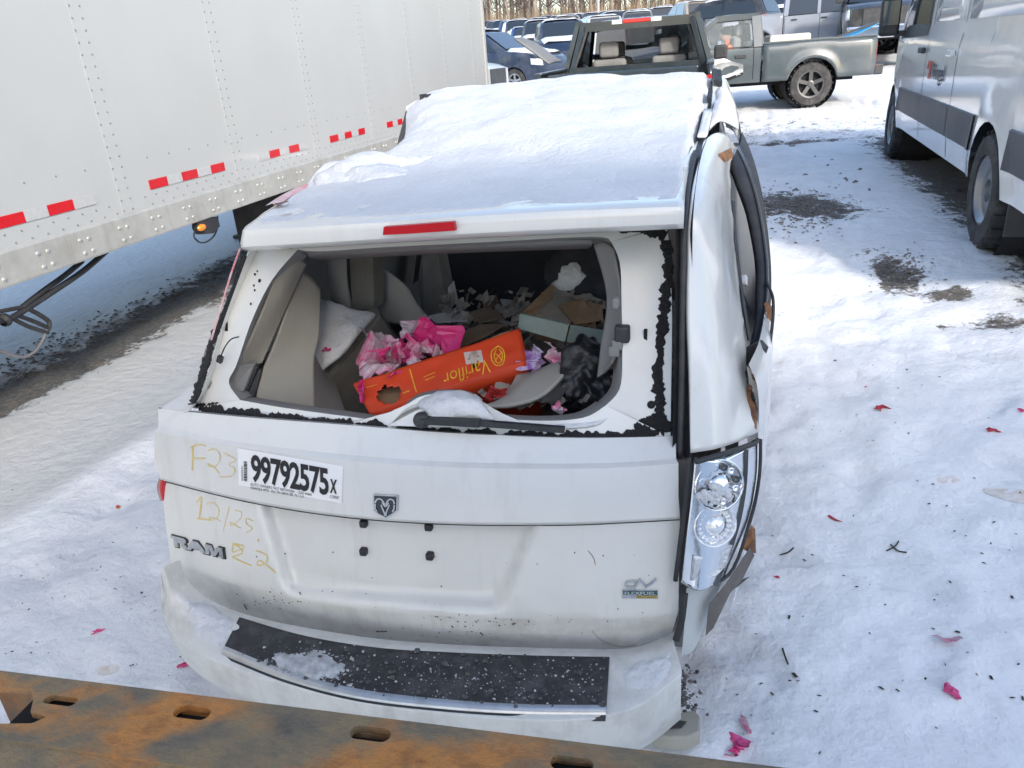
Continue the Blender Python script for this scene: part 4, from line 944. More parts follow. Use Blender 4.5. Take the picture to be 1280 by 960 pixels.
ipoly([(528, 308, 3.2), (545, 306, 3.2), (560, 385, 3.0), (552, 395, 2.95), (528, 398, 2.95), (522, 352, 3.1)], SEATM, 'inner_pillar', d=(0, .12, 0))
ipoly([(478, 310, 3.4), (522, 307, 3.4), (520, 350, 3.3), (508, 366, 3.25), (492, 348, 3.3), (482, 338, 3.3)], DARKI, 'seat_gap_shade', d=(0, .1, 0))  # dark panel painting the shade between the seats
snow_blob([[at(401, 466, Y=2.19), at(406, 460, Y=2.19), at(412, 454, Y=2.20)], [at(389, 440, Y=2.22), at(410, 432, Y=2.24), at(430, 440, Y=2.24)], [at(394, 405, Y=2.29), at(420, 402, Y=2.32), at(449, 415, Y=2.32)], [at(398, 373, Y=2.37), at(420, 382, Y=2.38), at(470, 393, Y=2.45)]], 24, 24, 'snow_patch', .012, 18, None, 'snow on the folded seat inside the wreck')
# black panels and shelf deep inside
ipoly([(478, 405, 2.75), (500, 402, 2.8), (586, 402, 2.8), (582, 410, 2.7), (500, 428, 2.55), (480, 420, 2.6)], mat('black_tray', (.015, .016, .02), .45), 'load_tray', d=(0, .03, -.06))
# pile the litter rests on
def rubble():
    rnd = random.Random(31); mb = MB()
    rows = []
    for i in range(26):
        row = []
        for j in range(34):
            x = lerp(-1.25, .02, j / 33); y = lerp(1.86, 3.2, i / 25)
            z = .55 + .16 * sstep(1.9, 2.5, y) + .12 * sstep(-1.0, -.2, x) + .05 * fbm((x * 5, y * 5, 3)) + .03 * rnd.random()
            row.append(V((x, y, z)))
        rows.append(row)
    mb.grid(rows)
    tag(mb.build('interior_litter', mat('litter_dark', (.05, .05, .048), .9, col2=(.16, .14, .12), vscale=18), None), 'dark rubble heaped on the load floor inside the wreck', 'rubble', None, 'stuff')
rubble()
# --- the orange carton
def carton():
    Of = [at(442, 480, Y=2.02), at(649, 411, Y=2.20), at(657, 454, Y=2.10), at(463, 517, Y=1.93)]
    C = sum(Of, V()) / 4
    T = thing('orange_carton', 'long bright orange cardboard box with yellow lettering lying inside the wreck', 'box', C)
    om = mat('carton_orange', (.62, .052, .010), .6, var=.10, vscale=7, dirt=.22, dcol=(.20, .05, .02), dscale=6, bump=.12, bscale=10)
    bm_ = mat('carton_brown', (.24, .15, .085), .85, var=.25, vscale=8)
    n = (Of[1] - Of[0]).cross(Of[3] - Of[0]).normalized()
    if n.y < 0: n = -n
    back = n * .26 + V((0, 0, -.03))
    def face(q, nm, m, sub=14, wob=.004):
        g = [[q[3].lerp(q[2], i / sub).lerp(q[0].lerp(q[1], i / sub), j / 6) - C + n * wob * mnoise.noise(V((i * .5, j * .6, 3))) for i in range(sub + 1)] for j in range(7)]
        o = MB().grid(g).build(nm, m, T, True); solid(o, .004, 0); return o
    # front panel with the ragged hole: skip cells near it
    g = []; SUB = 60; SV = 16
    for j in range(SV + 1):
        g.append([Of[3].lerp(Of[2], i / SUB).lerp(Of[0].lerp(Of[1], i / SUB), j / SV) - C + n * .004 * mnoise.noise(V((i * .12, j * .2, 3))) for i in range(SUB + 1)])
    vs = [p for r in g for p in r]; fs = []
    for j in range(SV):
        for i in range(SUB):
            u, v = (i + .5) / SUB, (j + .5) / SV
            if ((u - .155) / .075) ** 2 + ((v - .36) / .26) ** 2 < 1 + .5 * mnoise.noise(V((i * .6, j * .6, 0))): continue
            if ((u - .70) / .02) ** 2 + ((v - .50) / .22) ** 2 < 1 + .8 * mnoise.noise(V((i * .8, j * .6, 7))): continue
            a = j * (SUB + 1) + i; fs.append((a, a + 1, a + SUB + 2, a + SUB + 1))
    fo = link_mesh('front_panel', vs, fs, om, T, True); solid(fo, .004, 0)
    face([p + n * .03 for p in (Of[0].lerp(Of[1], .03) + V((0, 0, -.02)), Of[0].lerp(Of[1], .97) + V((0, 0, -.02)), Of[2], Of[3])], 'inner_panel', bm_)
    face([p + back for p in Of], 'back_panel', bm_); face([Of[3] + back, Of[2] + back, Of[2], Of[3]], 'bottom_panel', om)
    face([Of[0] + back, Of[0], Of[3], Of[3] + back], 'end_panel', om, 6); face([Of[1], Of[1] + back, Of[2] + back, Of[2]], 'end_panel', om, 6)
    top = [Of[0] + back * .35 + V((0, 0, .012)), Of[1] + back * .35 + V((0, 0, .012)), Of[1], Of[0]]
    face(top, 'top_flap', bm_, 10, .012)
    FB = BVHTree.FromPolygons([v + C for v in vs], [list(f) for f in fs])
    ym = mat('carton_yellow', (.85, .50, .03), .6, var=.35, vscale=40)
    def dtx(s, q, m, off, nm, **k):
        vs_, fs_ = text_verts(s, **k); x0 = min(v.x for v in vs_); x1 = max(v.x for v in vs_); y0 = min(v.y for v in vs_); y1 = max(v.y for v in vs_)
        q2 = [V((a[0], a[1])) for a in q]; out = []
        for v in vs_:
            p = quad_px(q2, (v.x - x0) / (x1 - x0), (v.y - y0) / (y1 - y0)); h = hit(FB, p.x, p.y)
            out.append(((h[0] + h[1] * off) if h else at(p.x, p.y, Y=2.08)) - C)
        return link_mesh(nm, out, fs_, m, T)
    # lettering printed upside down: TL of the text is at the lower right of the face
    dtx('Variflor', [(618, 448), (558, 466), (558.5, 480), (616, 463)][0:0] or [(614, 466), (556, 483), (554, 468), (611, 448)], ym, .003, 'lettering', bold=-.008)
    def ring(pts, w_, nm):
        mb = MB(); P = cr([V((a[0], a[1], 0)) for a in pts], 30); L_, R_ = [], []
        for i, p in enumerate(P):
            d = P[min(i + 1, 29)] - P[max(i - 1, 0)]; nn = V((-d.y, d.x, 0)).normalized()
            for lst, s in ((L_, 1), (R_, -1)):
                q = p + nn * w_ / 2 * s; h = hit(FB, q.x, q.y); lst.append(((h[0] + h[1] * .003) if h else at(q.x, q.y, Y=2.1)) - C)
        mb.grid([L_, R_]); mb.build(nm, ym, T)
    ring([(623, 433), (615, 440), (615, 450), (620, 457), (628, 456), (631, 447), (629, 438), (623, 433)], 1.3, 'logo')
    ring([(621, 437), (618, 445), (622, 454), (627, 452), (628, 443), (624, 437)], 1.0, 'logo'); ring([(618, 442), (624, 446), (628, 452)], .9, 'logo'); ring([(628, 441), (623, 446), (619, 453)], .9, 'logo')
    ring([(530, 472), (544, 466)], .6, 'fine_print'); ring([(532, 476), (544, 471)], .6, 'fine_print'); ring([(455, 486), (472, 481)], .6, 'fine_print'); ring([(504, 492), (512, 489)], 1.2, 'fine_print')
    ring([(512.5, 462), (518, 481), (521, 491)], 1.3, 'tape_seam')
    q = [V((580, 440)), V((602, 437)), V((605, 452)), V((583, 455))]
    mb = MB().grid([[(hit(FB, *quad_px(q, i / 4, j / 4)) or (at(*quad_px(q, i / 4, j / 4), Y=2.1), V((0, -1, 0))))[0] + V((0, -.004, 0)) - C for i in range(5)] for j in range(5)])
    lab = mb.build('label', mat('label_white', (.55, .48, .44), .7, var=.15, vscale=30), T)
    mb = MB()
    for k in range(9):
        xx = 586 + k * 1.6; h1 = hit(FB, xx, 450 - k * .3); h2 = hit(FB, xx + .7, 447 - k * .3 - (2 if k % 3 else 0))
        if h1 and h2: mb.box((h1[0] + h2[0]) / 2 + V((0, -.005, 0)) - C, (.0015, .001, .008))
    mb.build('label_print', INK, T)
carton()
# --- the pale green box with torn flaps
def green_box():
    C = at(700, 405, Y=2.5)
    T = thing('green_box', 'battered pale green box with torn brown cardboard on top inside the wreck', 'box', C)
    gm = mat('box_green', (.30, .37, .34), .7, var=.2, vscale=6, dirt=.3, dcol=(.15, .15, .13)); bm_ = mat('carton_brown', (.24, .15, .085), .85); pm = mat('cardboard_pale', (.42, .36, .30), .85, var=.25, vscale=6); om = mat('cardboard_tan', (.38, .24, .13), .85, var=.3, vscale=8)
    def pl(pts, m, nm, d):
        o = MB().prism([at(x, y, Y=c) - C for x, y, c in pts], V(d)).build(nm, m, T); bevel(o, .003)
    pl([(649, 392, 2.36), (711, 406, 2.28), (706, 428, 2.26), (647, 411, 2.34)], gm, 'side_panel', (0, .015, 0))
    pl([(713, 407, 2.28), (753, 414, 2.40), (750, 434, 2.38), (708, 428, 2.26)], gm, 'side_panel', (0, .015, 0))
    pl([(650, 392, 2.37), (688, 355, 2.75), (695, 358, 2.78), (690, 374, 2.62), (668, 392, 2.40)], om, 'flap', (0, .004, -.01))
    pl([(690, 357, 2.78), (718, 368, 2.74), (735, 378, 2.68), (712, 405, 2.34), (668, 393, 2.40), (690, 373, 2.62)], pm, 'flap', (0, .004, -.01))
    pl([(698, 380, 2.54), (728, 372, 2.60), (750, 400, 2.42), (718, 405, 2.34)], om, 'flap', (0, .004, -.006))
    pl([(732, 375, 2.62), (753, 381, 2.62), (754, 402, 2.46), (744, 395, 2.46)], om, 'flap', (0, .004, -.01))
    pl([(716, 370, 2.66), (738, 366, 2.72), (744, 372, 2.68), (724, 378, 2.62)], pm, 'flap', (0, .004, -.004))
    pl([(660, 400, 2.45), (700, 380, 2.7), (745, 400, 2.6), (706, 415, 2.40)], bm_, 'contents', (0, .0, -.10))
green_box()
# --- other litter inside
def crumple(name, label, c, r, m, seed, flat=.6, n=3, group=None, amp=.55, freq=2.2, cat='wrapper', sharp=True, stretch=(1, 1)):
    bm = bmesh.new(); bmesh.ops.create_icosphere(bm, subdivisions=n, radius=1.0)
    for v in bm.verts:
        p = v.co * freq + V((seed * 3.1, seed * 1.7, seed))
        k = 1 + amp * mnoise.noise(p) + amp * .5 * mnoise.noise(p * 2.3)
        if sharp: k += .35 * amp * (abs(mnoise.noise(p * 3.7)) * 2 - .5)
        v.co = V((v.co.x * k * stretch[0], v.co.y * k * stretch[1], v.co.z * k * flat)) * r
    me = bpy.data.meshes.new(name); bm.to_mesh(me); bm.free()
    if not sharp: me.shade_smooth()
    me.materials.append(m); o = bpy.data.objects.new(name, me); COL.objects.link(o); o.location = c
    return tag(o, label, cat, group)
def sheet(name, label, c, r, m, seed, group=None, cat='wrapper', lie=(0, 0)):
    "a crumpled foil sheet: a grid folded several times"
    rr = random.Random(seed); n = 15; P = [[V(((i / (n - 1) - .5) * 2.2, (j / (n - 1) - .5) * rr.uniform(1.3, 1.9) if False else (j / (n - 1) - .5) * 1.7, 0)) for i in range(n)] for j in range(n)]
    for k in range(7):
        a = rr.uniform(0, 3.14); d = V((math.cos(a), math.sin(a), 0)); o_ = rr.uniform(-.55, .55); nn = V((-d.y, d.x, 0)); ang = rr.choice((-1, 1)) * rr.uniform(.5, 1.7); q = Matrix.Rotation(ang, 3, d)
        for row in P:
            for i, p in enumerate(row):
                t = p.x * nn.x + p.y * nn.y - o_
                if t > 0: b0 = nn * o_; row[i] = b0 + q @ (p - b0)
    for row in P:
        for i, p in enumerate(row): row[i] = p + V((mnoise.noise(p * 2.6 + V((seed, 0, 0))), mnoise.noise(p * 2.6 + V((0, seed, 0))), mnoise.noise(p * 2.6 + V((0, 0, seed))))) * .20
    q = Matrix.Rotation(rr.uniform(0, 6), 3, 'Z') @ Matrix.Rotation(rr.uniform(-.8, .8), 3, 'X')
    cen_ = sum((p for row in P for p in row), V()) / (n * n)
    o = MB().grid([[q @ (p - cen_) * r for p in row] for row in P]).build(name, m, None); o.location = c
    return tag(o, label, cat, group)
PINKW = mat('wrapper_pink_white', (.60, .015, .17), .35, col2=(.62, .54, .60), vscale=13)
PINK = mat('wrapper_pink', (.60, .012, .15), .35, col2=(.58, .06, .22), vscale=16)
WHT = mat('wrapper_white', (.60, .59, .62), .35, col2=(.60, .12, .26), vscale=9, coat=.3)
PURP = mat('wrapper_purple', (.25, .08, .42), .4, col2=(.60, .55, .66), vscale=30)
wr = [(462, 458, 2.12, .050, PINKW, 'crumpled pink and white wrapper at the left end of the pile in the wreck'), (484, 445, 2.20, .050, PINKW, 'pink wrapper with white edges in the middle of the pile behind the orange box'), (505, 432, 2.26, .052, PINK, 'deep pink foil wrapper on top of the pile behind the orange box'),
      (540, 428, 2.26, .060, PINK, 'largest deep pink wrapper at the right end of the pile behind the orange box'), (488, 462, 2.10, .045, WHT, 'crumpled white wrapper low in the pile behind the orange box'), (520, 448, 2.18, .050, PINKW, 'pink and white wrapper leaning on the orange box top edge'),
      (497, 470, 2.06, .030, PINK, 'small pink wrapper touching the left top of the orange box'), (478, 428, 2.30, .045, WHT, 'white wrapper at the back left of the wrapper pile'), (515, 418, 2.36, .042, WHT, 'pale wrapper at the back of the wrapper pile'), (530, 436, 2.22, .045, PINKW, 'pink wrapper with a white corner right of the middle of the pile'), (470, 446, 2.16, .040, PINK, 'small deep pink wrapper near the left of the pile'), (452, 488, 1.98, .022, PINK, 'tiny pink wrapper beside the left end of the orange box'), (548, 450, 2.20, .038, WHT, 'white wrapper wedged at the right end of the pile behind the orange box')]
for i, (x, y, Y, r, m, lb) in enumerate(wr): sheet('wrapper', lb, at(x, y, Y=Y), r * 1.25, m, i + 1, 'wrappers piled inside the wreck')
for i, (x, y, Y, r, m, lb) in enumerate([(668, 452, 2.14, .040, PURP, 'purple and white wrapper beside the right end of the orange box'), (694, 448, 2.16, .034, WHT, 'grey-white wrapper behind the broken grey trim in the wreck'), (716, 438, 2.2, .026, PURP, 'small purple wrapper near the right window edge of the wreck'), (700, 510, 1.90, .022, PINKW, 'small red and white wrapper by the lower right corner of the rear window'), (620, 492, 1.98, .030, mat('red_cloth', (.50, .03, .03), .8, var=.3), 'red scrap under the right end of the orange box')]):
    sheet('wrapper', lb, at(x, y, Y=Y), r * 1.05, m, i + 31, 'wrappers piled inside the wreck')
# pink scrap on the snowy seat
crumple('wrapper', 'small pink scrap lying on the snowy seat inside the wreck', at(408, 437, Y=2.215), .016, PINK, 51, .5, 2, 'wrappers piled inside the wreck', .9, 2.6)
# curved grey trim lying loose
o = loft([[at(606, 506, Y=1.92), at(640, 506, Y=1.93), at(680, 492, Y=1.98), at(714, 456, Y=2.08)], [at(630, 494, Y=2.0), at(650, 480, Y=2.03), at(672, 466, Y=2.08), at(712, 445, Y=2.14)], [at(648, 464, Y=2.12), at(660, 462, Y=2.14), at(680, 458, Y=2.16), at(712, 440, Y=2.2)]], 26, 14, 'broken_trim', mat('trim_light', (.34, .335, .31), .6, dirt=.3, dscale=6)); solid(o, .012)
tag(o, 'curved light grey plastic trim lying loose below the green box', 'trim')
o = crumple('rubbish_bag', 'crumpled black rubbish bag in the right rear corner of the wreck', at(735, 478, Y=2.12), .105, mat('bag_black', (.012, .013, .016), .35, bump=.5, bscale=18), 61, 1.1, 5, None, .45, 1.5, 'bag', False)
crumple('dark_cloth', 'dark cloth heap behind the green box in the wreck', at(742, 345, Y=2.9), .16, mat('cloth_dark', (.03, .032, .04), .9, var=.4), 62, 1.0, 4, None, .5, 1.6, 'cloth', False)
crumple('snow_patch', 'snow lump behind the green box inside the wreck', at(715, 350, Y=2.82), .07, SNOWM, 63, 1.2, 3, None, .4, 2.0, 'snow', False)['kind'] = 'stuff'
for i, (pts, lb, m) in enumerate((([(536, 396, 2.6), (570, 389, 2.65), (584, 402, 2.55), (545, 404, 2.5)], 'white plastic shard behind the wrapper pile in the wreck', 'w'), ([(560, 360, 2.8), (567, 352, 2.85), (572, 376, 2.75), (562, 388, 2.7)], 'thin upright white shard left of centre in the wreck', 'w'), ([(566, 388, 2.7), (578, 378, 2.75), (580, 386, 2.68)], 'small white splinter beside the upright shard', 'w'), ([(625, 375, 2.75), (655, 378, 2.75), (652, 390, 2.65), (632, 388, 2.65)], 'grey-white panel scrap left of the green box', 'w'), ([(600, 372, 2.8), (620, 370, 2.8), (626, 384, 2.7), (606, 386, 2.7)], 'beige panel scrap in the middle of the wreck', 'b'), ([(585, 392, 2.6), (610, 384, 2.66), (630, 398, 2.56), (600, 405, 2.5)], 'brown paper scrap behind the orange box', 'b'), ([(572, 418, 2.42), (600, 407, 2.46), (632, 406, 2.44), (610, 420, 2.36), (572, 436, 2.3)], 'brown board leaning against the back of the orange box', 'b'), ([(662, 425, 2.34), (690, 430, 2.32), (704, 442, 2.24), (672, 446, 2.2)], 'dark plastic scrap below the green box', 'd'), ([(690, 470, 2.06), (714, 478, 2.04), (700, 500, 1.98), (676, 504, 1.96)], 'dark grey panel under the curved trim', 'd'))):
    mm = {'w': mat('shard_white', (.50, .51, .53), .5, var=.2), 'b': mat('scrap_brown', (.20, .15, .11), .85, var=.3, vscale=9), 'd': mat('scrap_dark', (.05, .05, .05), .7, var=.4, vscale=9)}[m]
    o = MB().prism([at(x, y, Y=c) for x, y, c in pts], (0, .006, .003)).build('plastic_shard' if m != 'b' else 'cardboard_scrap', mm); tag(o, lb, 'scrap', 'scraps inside the wreck')
rnd = random.Random(77)
mb = MB()
for k in range(420):
    x, y = rnd.uniform(556, 750), rnd.uniform(362, 505); c = at(x, y, Y=2.0 + (500 - y) / 130 * .75)
    s_ = rnd.uniform(.008, .035); a = V((rnd.uniform(-1, 1), rnd.uniform(-1, 1), rnd.uniform(-.6, .6))).normalized() * s_; b_ = a.orthogonal().normalized() * s_ * rnd.uniform(.3, .9)
    mb.add([c - a - b_, c + a - b_ * .6, c + a * .8 + b_, c - a + b_ * .8], [(0, 1, 2, 3)])
tag(mb.build('litter_bits', mat('litter_mixed', (.34, .31, .27), .8, col2=(.06, .06, .06), vscale=9), None), 'small bits of rubbish strewn through the wreck', 'litter', None, 'stuff')
# ------------------------------------------------------------------ the white semi-trailer
def build_trailer():
    T = thing('semi_trailer', 'long white semi-trailer with riveted side panels and red and white reflective tape', 'trailer', (-3.49, 6, 0))
    off = V((-3.49, 6, 0))
    XT = -3.49; ZT = 1.124; ZB = 0.954; TOP = 4.05; YE = 11.79
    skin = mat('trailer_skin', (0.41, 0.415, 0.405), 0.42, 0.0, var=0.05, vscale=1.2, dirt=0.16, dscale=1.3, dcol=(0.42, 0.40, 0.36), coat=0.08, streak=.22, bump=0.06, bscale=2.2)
    railm = mat('trailer_rail', (0.50, 0.49, 0.45), 0.42, 0.35, dirt=0.55, dscale=4.5, dcol=(0.24, 0.21, 0.17), streak=.4, var=0.12, vscale=10)
    rivm = mat('rivet_metal', (0.30, 0.30, 0.29), 0.45, 0.5)
    boltm = mat('bolt_metal', (0.55, 0.54, 0.50), 0.35, 0.7)
    black = mat('black_rubber', (0.018, 0.018, 0.02), 0.65, dirt=0.35, dcol=(0.12, 0.11, 0.10), dscale=9)
    def B(mb): mb.v = [v - off for v in mb.v]; return mb
    seams = [3.93 + 1.22 * k for k in range(-5, 7)] + [YE]
    seams = [s for s in seams if s < YE - 0.2] + [YE]
    for a, b in zip(seams[:-1], seams[1:]):
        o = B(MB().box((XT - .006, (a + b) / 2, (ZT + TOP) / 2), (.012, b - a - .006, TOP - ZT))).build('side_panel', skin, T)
        # raised joint strip over the seam
        if b < YE:
            B(MB().box((XT + 0.0011, b, (ZT + TOP) / 2), (0.0022, 0.095, TOP - ZT - 0.01))).build('joint_strip', skin, T)
    # rivets
    for s in seams:
        mb = MB(); z = ZT + 0.03
        while z < TOP - 0.05:
            for dy in (-0.038, 0.038):
                if s + dy < YE: mb.lathe([(0.0065, 0), (0.0055, 0.004), (0.001, 0.006)], (XT + 0.002, s + dy, z), (1, 0, 0), 6)
            z += 0.062
        tag(B(mb).build('rivet_row', rivm, T), kind='stuff')
    mb = MB(); y = -2.2
    while y < YE - 0.1:
        if min(abs(y - s) for s in seams) > 0.08:
            mb.lathe([(0.006, 0), (0.005, 0.004), (0.001, 0.005)], (XT, y, ZT + 0.075), (1, 0, 0), 6)
            mb.lathe([(0.006, 0), (0.005, 0.004), (0.001, 0.005)], (XT, y + 0.05, ZT + 0.025), (1, 0, 0), 6)
            if int(y * 10) % 2 == 0: mb.lathe([(0.006, 0), (0.005, 0.004), (0.001, 0.005)], (XT, y, ZT + 0.30), (1, 0, 0), 6)
        y += 0.105
    tag(B(mb).build('rivet_row', rivm, T), kind='stuff')
    # bottom rail
    pr = [(XT - 0.05, ZB), (XT + 0.012, ZB), (XT + 0.016, ZB + 0.01), (XT + 0.016, ZT - 0.006), (XT + 0.006, ZT + 0.004), (XT - 0.05, ZT + 0.004)]
    B(MB().prism([V((x, -2.2, z)) for x, z in pr], (0, YE + 2.2, 0))).build('bottom_rail', railm, T)
    mb = MB(); y = -2.0; k = 0
    while y < YE - 0.1:
        for dy, dz in ((0, 0.115), (0.065, 0.112), (0.012, 0.04), (0.075, 0.042)):
            mb.lathe([(0.014, 0), (0.012, 0.006), (0.005, 0.009), (0.0005, 0.0095)], (XT + 0.016, y + dy + (0.01 if k % 2 else 0), ZB + dz), (1, 0, 0), 8)
        y += 0.305; k += 1
    tag(B(mb).build('rail_bolts', boltm, T), kind='stuff')
    # reflective tape
    red = mat('tape_red', (0.55, 0.008, 0.014), 0.35, var=0.15, vscale=30); wht = mat('tape_white', (0.44, 0.44, 0.43), 0.3, var=0.12, vscale=40)
    reds = [(-40, 32), (61, 93), (188, 210), (228, 247.5), (264, 281), (337, 350), (361.5, 374), (413, 423), (431, 439.5), (448, 456), (484, 491), (497, 503)]
    whites = [(32, 61), (93, 120), (210, 228), (247.5, 264), (323, 337), (350, 361.5), (374, 384), (423, 431), (439.5, 448), (491, 497)]
    for lst, m, nm in ((reds, red, 'red_tape'), (whites, wht, 'white_tape')):
        for a, b in lst:
            ya = at(a, 286 - .2599 * a, X=XT).y; yb = at(b, 286 - .2599 * b, X=XT).y
            B(MB().box((XT + 0.003, (ya + yb) / 2, 1.232 + 0.03), (0.006, yb - ya, 0.056))).build(nm, m, T)
    # rear frame, roof, underside
    B(MB().box((XT - 0.02, YE + 0.04, (ZB + TOP) / 2 + .02), (0.075, 0.085, TOP - ZB + .05))).build('corner_post', skin, T)
    B(MB().box((XT - 1.28, (YE - 2.2) / 2, TOP + 0.03), (2.6, YE + 2.2, 0.06))).build('roof', skin, T)
    B(MB().box((XT - 1.30, (YE - 2.2) / 2, 1.10), (2.46, YE + 2.1, 0.06))).build('floor', mat('trailer_under', (0.10, 0.10, 0.10), 0.7, 0.2, dirt=0.4), T)
    B(MB().box((XT - 2.585, (YE - 2.2) / 2, (ZB + TOP) / 2), (0.03, YE + 2.1, TOP - ZB))).build('far_side_panel', skin, T)
    B(MB().box((XT - 1.30, YE + 0.03, (ZB + TOP) / 2), (2.48, 0.04, TOP - ZB))).build('end_wall', skin, T)
    for i in range(38):
        B(MB().box((XT - 1.30, -2.0 + i * 0.36, 1.015), (2.44, 0.05, 0.10))).build('cross_member', MATS['trailer_under'], T)
    # axles far back, black tool box under the rail
    for ya in (9.6, 10.9):
        for xw in (XT - 0.20, XT - 0.50, XT - 2.1, XT - 2.4):
            zz = zg(xw, ya) + 0.49
            wr = B(MB().lathe([(0.28, -0.11), (0.46, -0.13), (0.50, -0.10), (0.505, 0), (0.50, 0.10), (0.46, 0.13), (0.28, 0.11)], (xw, ya, zz), (1, 0, 0), 28)).build('wheel', black, T, True)
            B(MB().lathe([(0.285, 0.11), (0.25, 0.02), (0.12, 0.0), (0.10, 0.06), (0.001, 0.07)], (xw, ya, zz), (1, 0, 0), 20)).build('rim', mat('dusty_steel', (0.35, 0.35, 0.34), 0.5, 0.5, dirt=0.5), T, True)
    bevel(B(MB().box((XT - 0.30, 6.15, 0.70), (0.50, 0.85, 0.48))).build('tool_box', black, T), .02)
    for xl in (XT - .5, XT - 2.1): B(MB().box((xl, 8.2, .55), (.12, .12, .95))).build('landing_leg', black, T); B(MB().box((xl, 8.2, .06), (.3, .3, .04))).build('landing_foot', black, T)
    # side marker lamp with its wire
    c = at(256, 280, X=XT - 0.02)
    B(MB().prism([at(*p, X=XT - 0.05) for p in ((240, 277), (263, 271), (266, 283), (258, 292), (245, 293), (240, 286))], (0.06, 0, 0))).build('lamp_bracket', black, T)
    lens = B(MB().lathe([(0.030, 0), (0.027, 0.012), (0.014, 0.02), (0.001, 0.021)], at(255, 283.5, X=XT + 0.012), (1, 0, 0), 16)).build('marker_lamp', mat('amber_lens', (0.85, 0.22, 0.01), 0.2, coat=0.6), T, True)
    lens.data.transform(Matrix.Translation(V((0, c.y, c.z)) - off * 1) @ Matrix.Diagonal((1, 1.5, 0.8, 1)) @ Matrix.Translation(-(V((0, c.y, c.z)) - off * 1)))
    B(MB().tube(cr([at(*p, X=XT - 0.03) for p in ((243, 290), (243, 297), (250, 303), (259, 302), (268, 294), (272, 283), (272, 270))], 20), 0.006)).build('lamp_wire', black, T)
    # straps and air lines hanging under the rail
    X2 = XT - 0.12
    def strap(pts, wdt, nm='strap', m=black):
        P = cr([at(*p, X=X2 + (p[2] if len(p) > 2 else 0)) if False else at(p[0], p[1], X=X2) for p in pts], 18)
        B(MB().tube(P, wdt * .75, 6)).build(nm, m, T)
    grey = mat('grey_hose', (0.16, 0.15, 0.15), 0.6, var=0.3)
    strap([(103, 326), (80, 345), (55, 363), (28, 384)], 0.020); strap([(135, 312), (105, 338), (70, 362), (24, 392)], 0.022)
    strap([(28, 384), (12, 387), (-20, 393)], 0.016); strap([(24, 392), (8, 400), (-20, 402)], 0.022)
    for pts, r in (([(30, 384), (45, 391), (61, 402), (60, 412)], 0.013), ([(20, 394), (38, 400), (58, 409), (60, 414)], 0.012), ([(16, 398), (35, 408), (60, 416)], 0.012),
                   ([(58, 412), (52, 428), (40, 442), (22, 446), (-20, 430)], 0.008)):
        B(MB().tube(cr([at(*p, X=X2) for p in pts], 16), r)).build('hose', grey if r < 0.01 else black, T)
    B(MB().lathe([(0.03, -0.02), (0.038, 0), (0.03, 0.02)], at(6, 400, X=X2), (0, 1, 0.3), 12)).build('hose_coupling', black, T)
    for p in T.children: pass
    return T
trailer = build_trailer()
# ------------------------------------------------------------------ vehicles (local: x forward from the rear axle, y left, z up)
def interp(tbl, x):
    if x <= tbl[0][0]: return tbl[0][1]
    for (a, u), (b, v) in zip(tbl[:-1], tbl[1:]):
        if x <= b: return u + (v - u) * (x - a) / (b - a)
    return tbl[-1][1]
def stations(x0, x1, axles, R, step=0.12, extra=()):
    xs = set()
    n = max(2, int((x1 - x0) / step))
    for i in range(n + 1): xs.add(x0 + (x1 - x0) * i / n)
    for a in axles:
        xs = {x for x in xs if not (a - R - 0.03 < x < a + R + 0.03)}
        for k in range(0, 13): xs.add(a - R * math.cos(math.pi * k / 12))
        xs.add(a - R - 0.004); xs.add(a + R + 0.004)
    for e in extra: xs.add(e)
    return sorted(x for x in xs if x0 - 1e-6 <= x <= x1 + 1e-6)
def arch_bot(x, sill, axles, R, zc):
    z = sill
    for a in axles:
        if abs(x - a) < R: z = max(z, zc + math.sqrt(max(0, R * R - (x - a) ** 2)))
    return z
def body_loft(xs, zbot, ztop, wfun, crown=0.03, K=9, top=True):
    rows = []
    for x in xs:
        zb = zbot(x); zt = max(ztop(x) - crown, zb + 0.02)
        side = []
        for k in range(K):
            z = lerp(zb, zt, k / (K - 1)); side.append((wfun(x, z), z))
        wt = side[-1][0]
        r = [V((x, y, z)) for y, z in side]
        if top:
            for f in (0.93, 0.6, 0.2): r.append(V((x, wt * f, zt + crown * (1 - f ** 3))))
            r2 = [V((p.x, -p.y, p.z)) for p in r[::-1]]
            rows.append(r + r2)
        else: rows.append(r)
    mb = MB().grid(rows)
    if top:
        mb.poly(rows[0]); mb.poly(rows[-1])
    return mb
def side_patch(poly, wfun, side, off, sub=5):
    "closed polygon in (x,z) draped on the body side"
    pts = []
    n = len(poly)
    c = (sum(p[0] for p in poly) / n, sum(p[1] for p in poly) / n)
    ring = []
    for i in range(n):
        a, b = poly[i], poly[(i + 1) % n]
        for k in range(sub): ring.append((lerp(a[0], b[0], k / sub), lerp(a[1], b[1], k / sub)))
    rows = []
    for f in (1.0, 0.66, 0.33):
        rows.append([V((c[0] + (x - c[0]) * f, side * (wfun(c[0] + (x - c[0]) * f, c[1] + (z - c[1]) * f) + off), c[1] + (z - c[1]) * f)) for x, z in ring])
    m = MB(); N_ = len(ring); vs = [p for r in rows for p in r] + [V((c[0], side * (wfun(*c) + off), c[1]))]
    fs = []
    for j in range(2):
        for i in range(N_): fs.append((j * N_ + i, j * N_ + (i + 1) % N_, (j + 1) * N_ + (i + 1) % N_, (j + 1) * N_ + i))
    for i in range(N_): fs.append((2 * N_ + i, 2 * N_ + (i + 1) % N_, 3 * N_))
    return m.add(vs, fs)
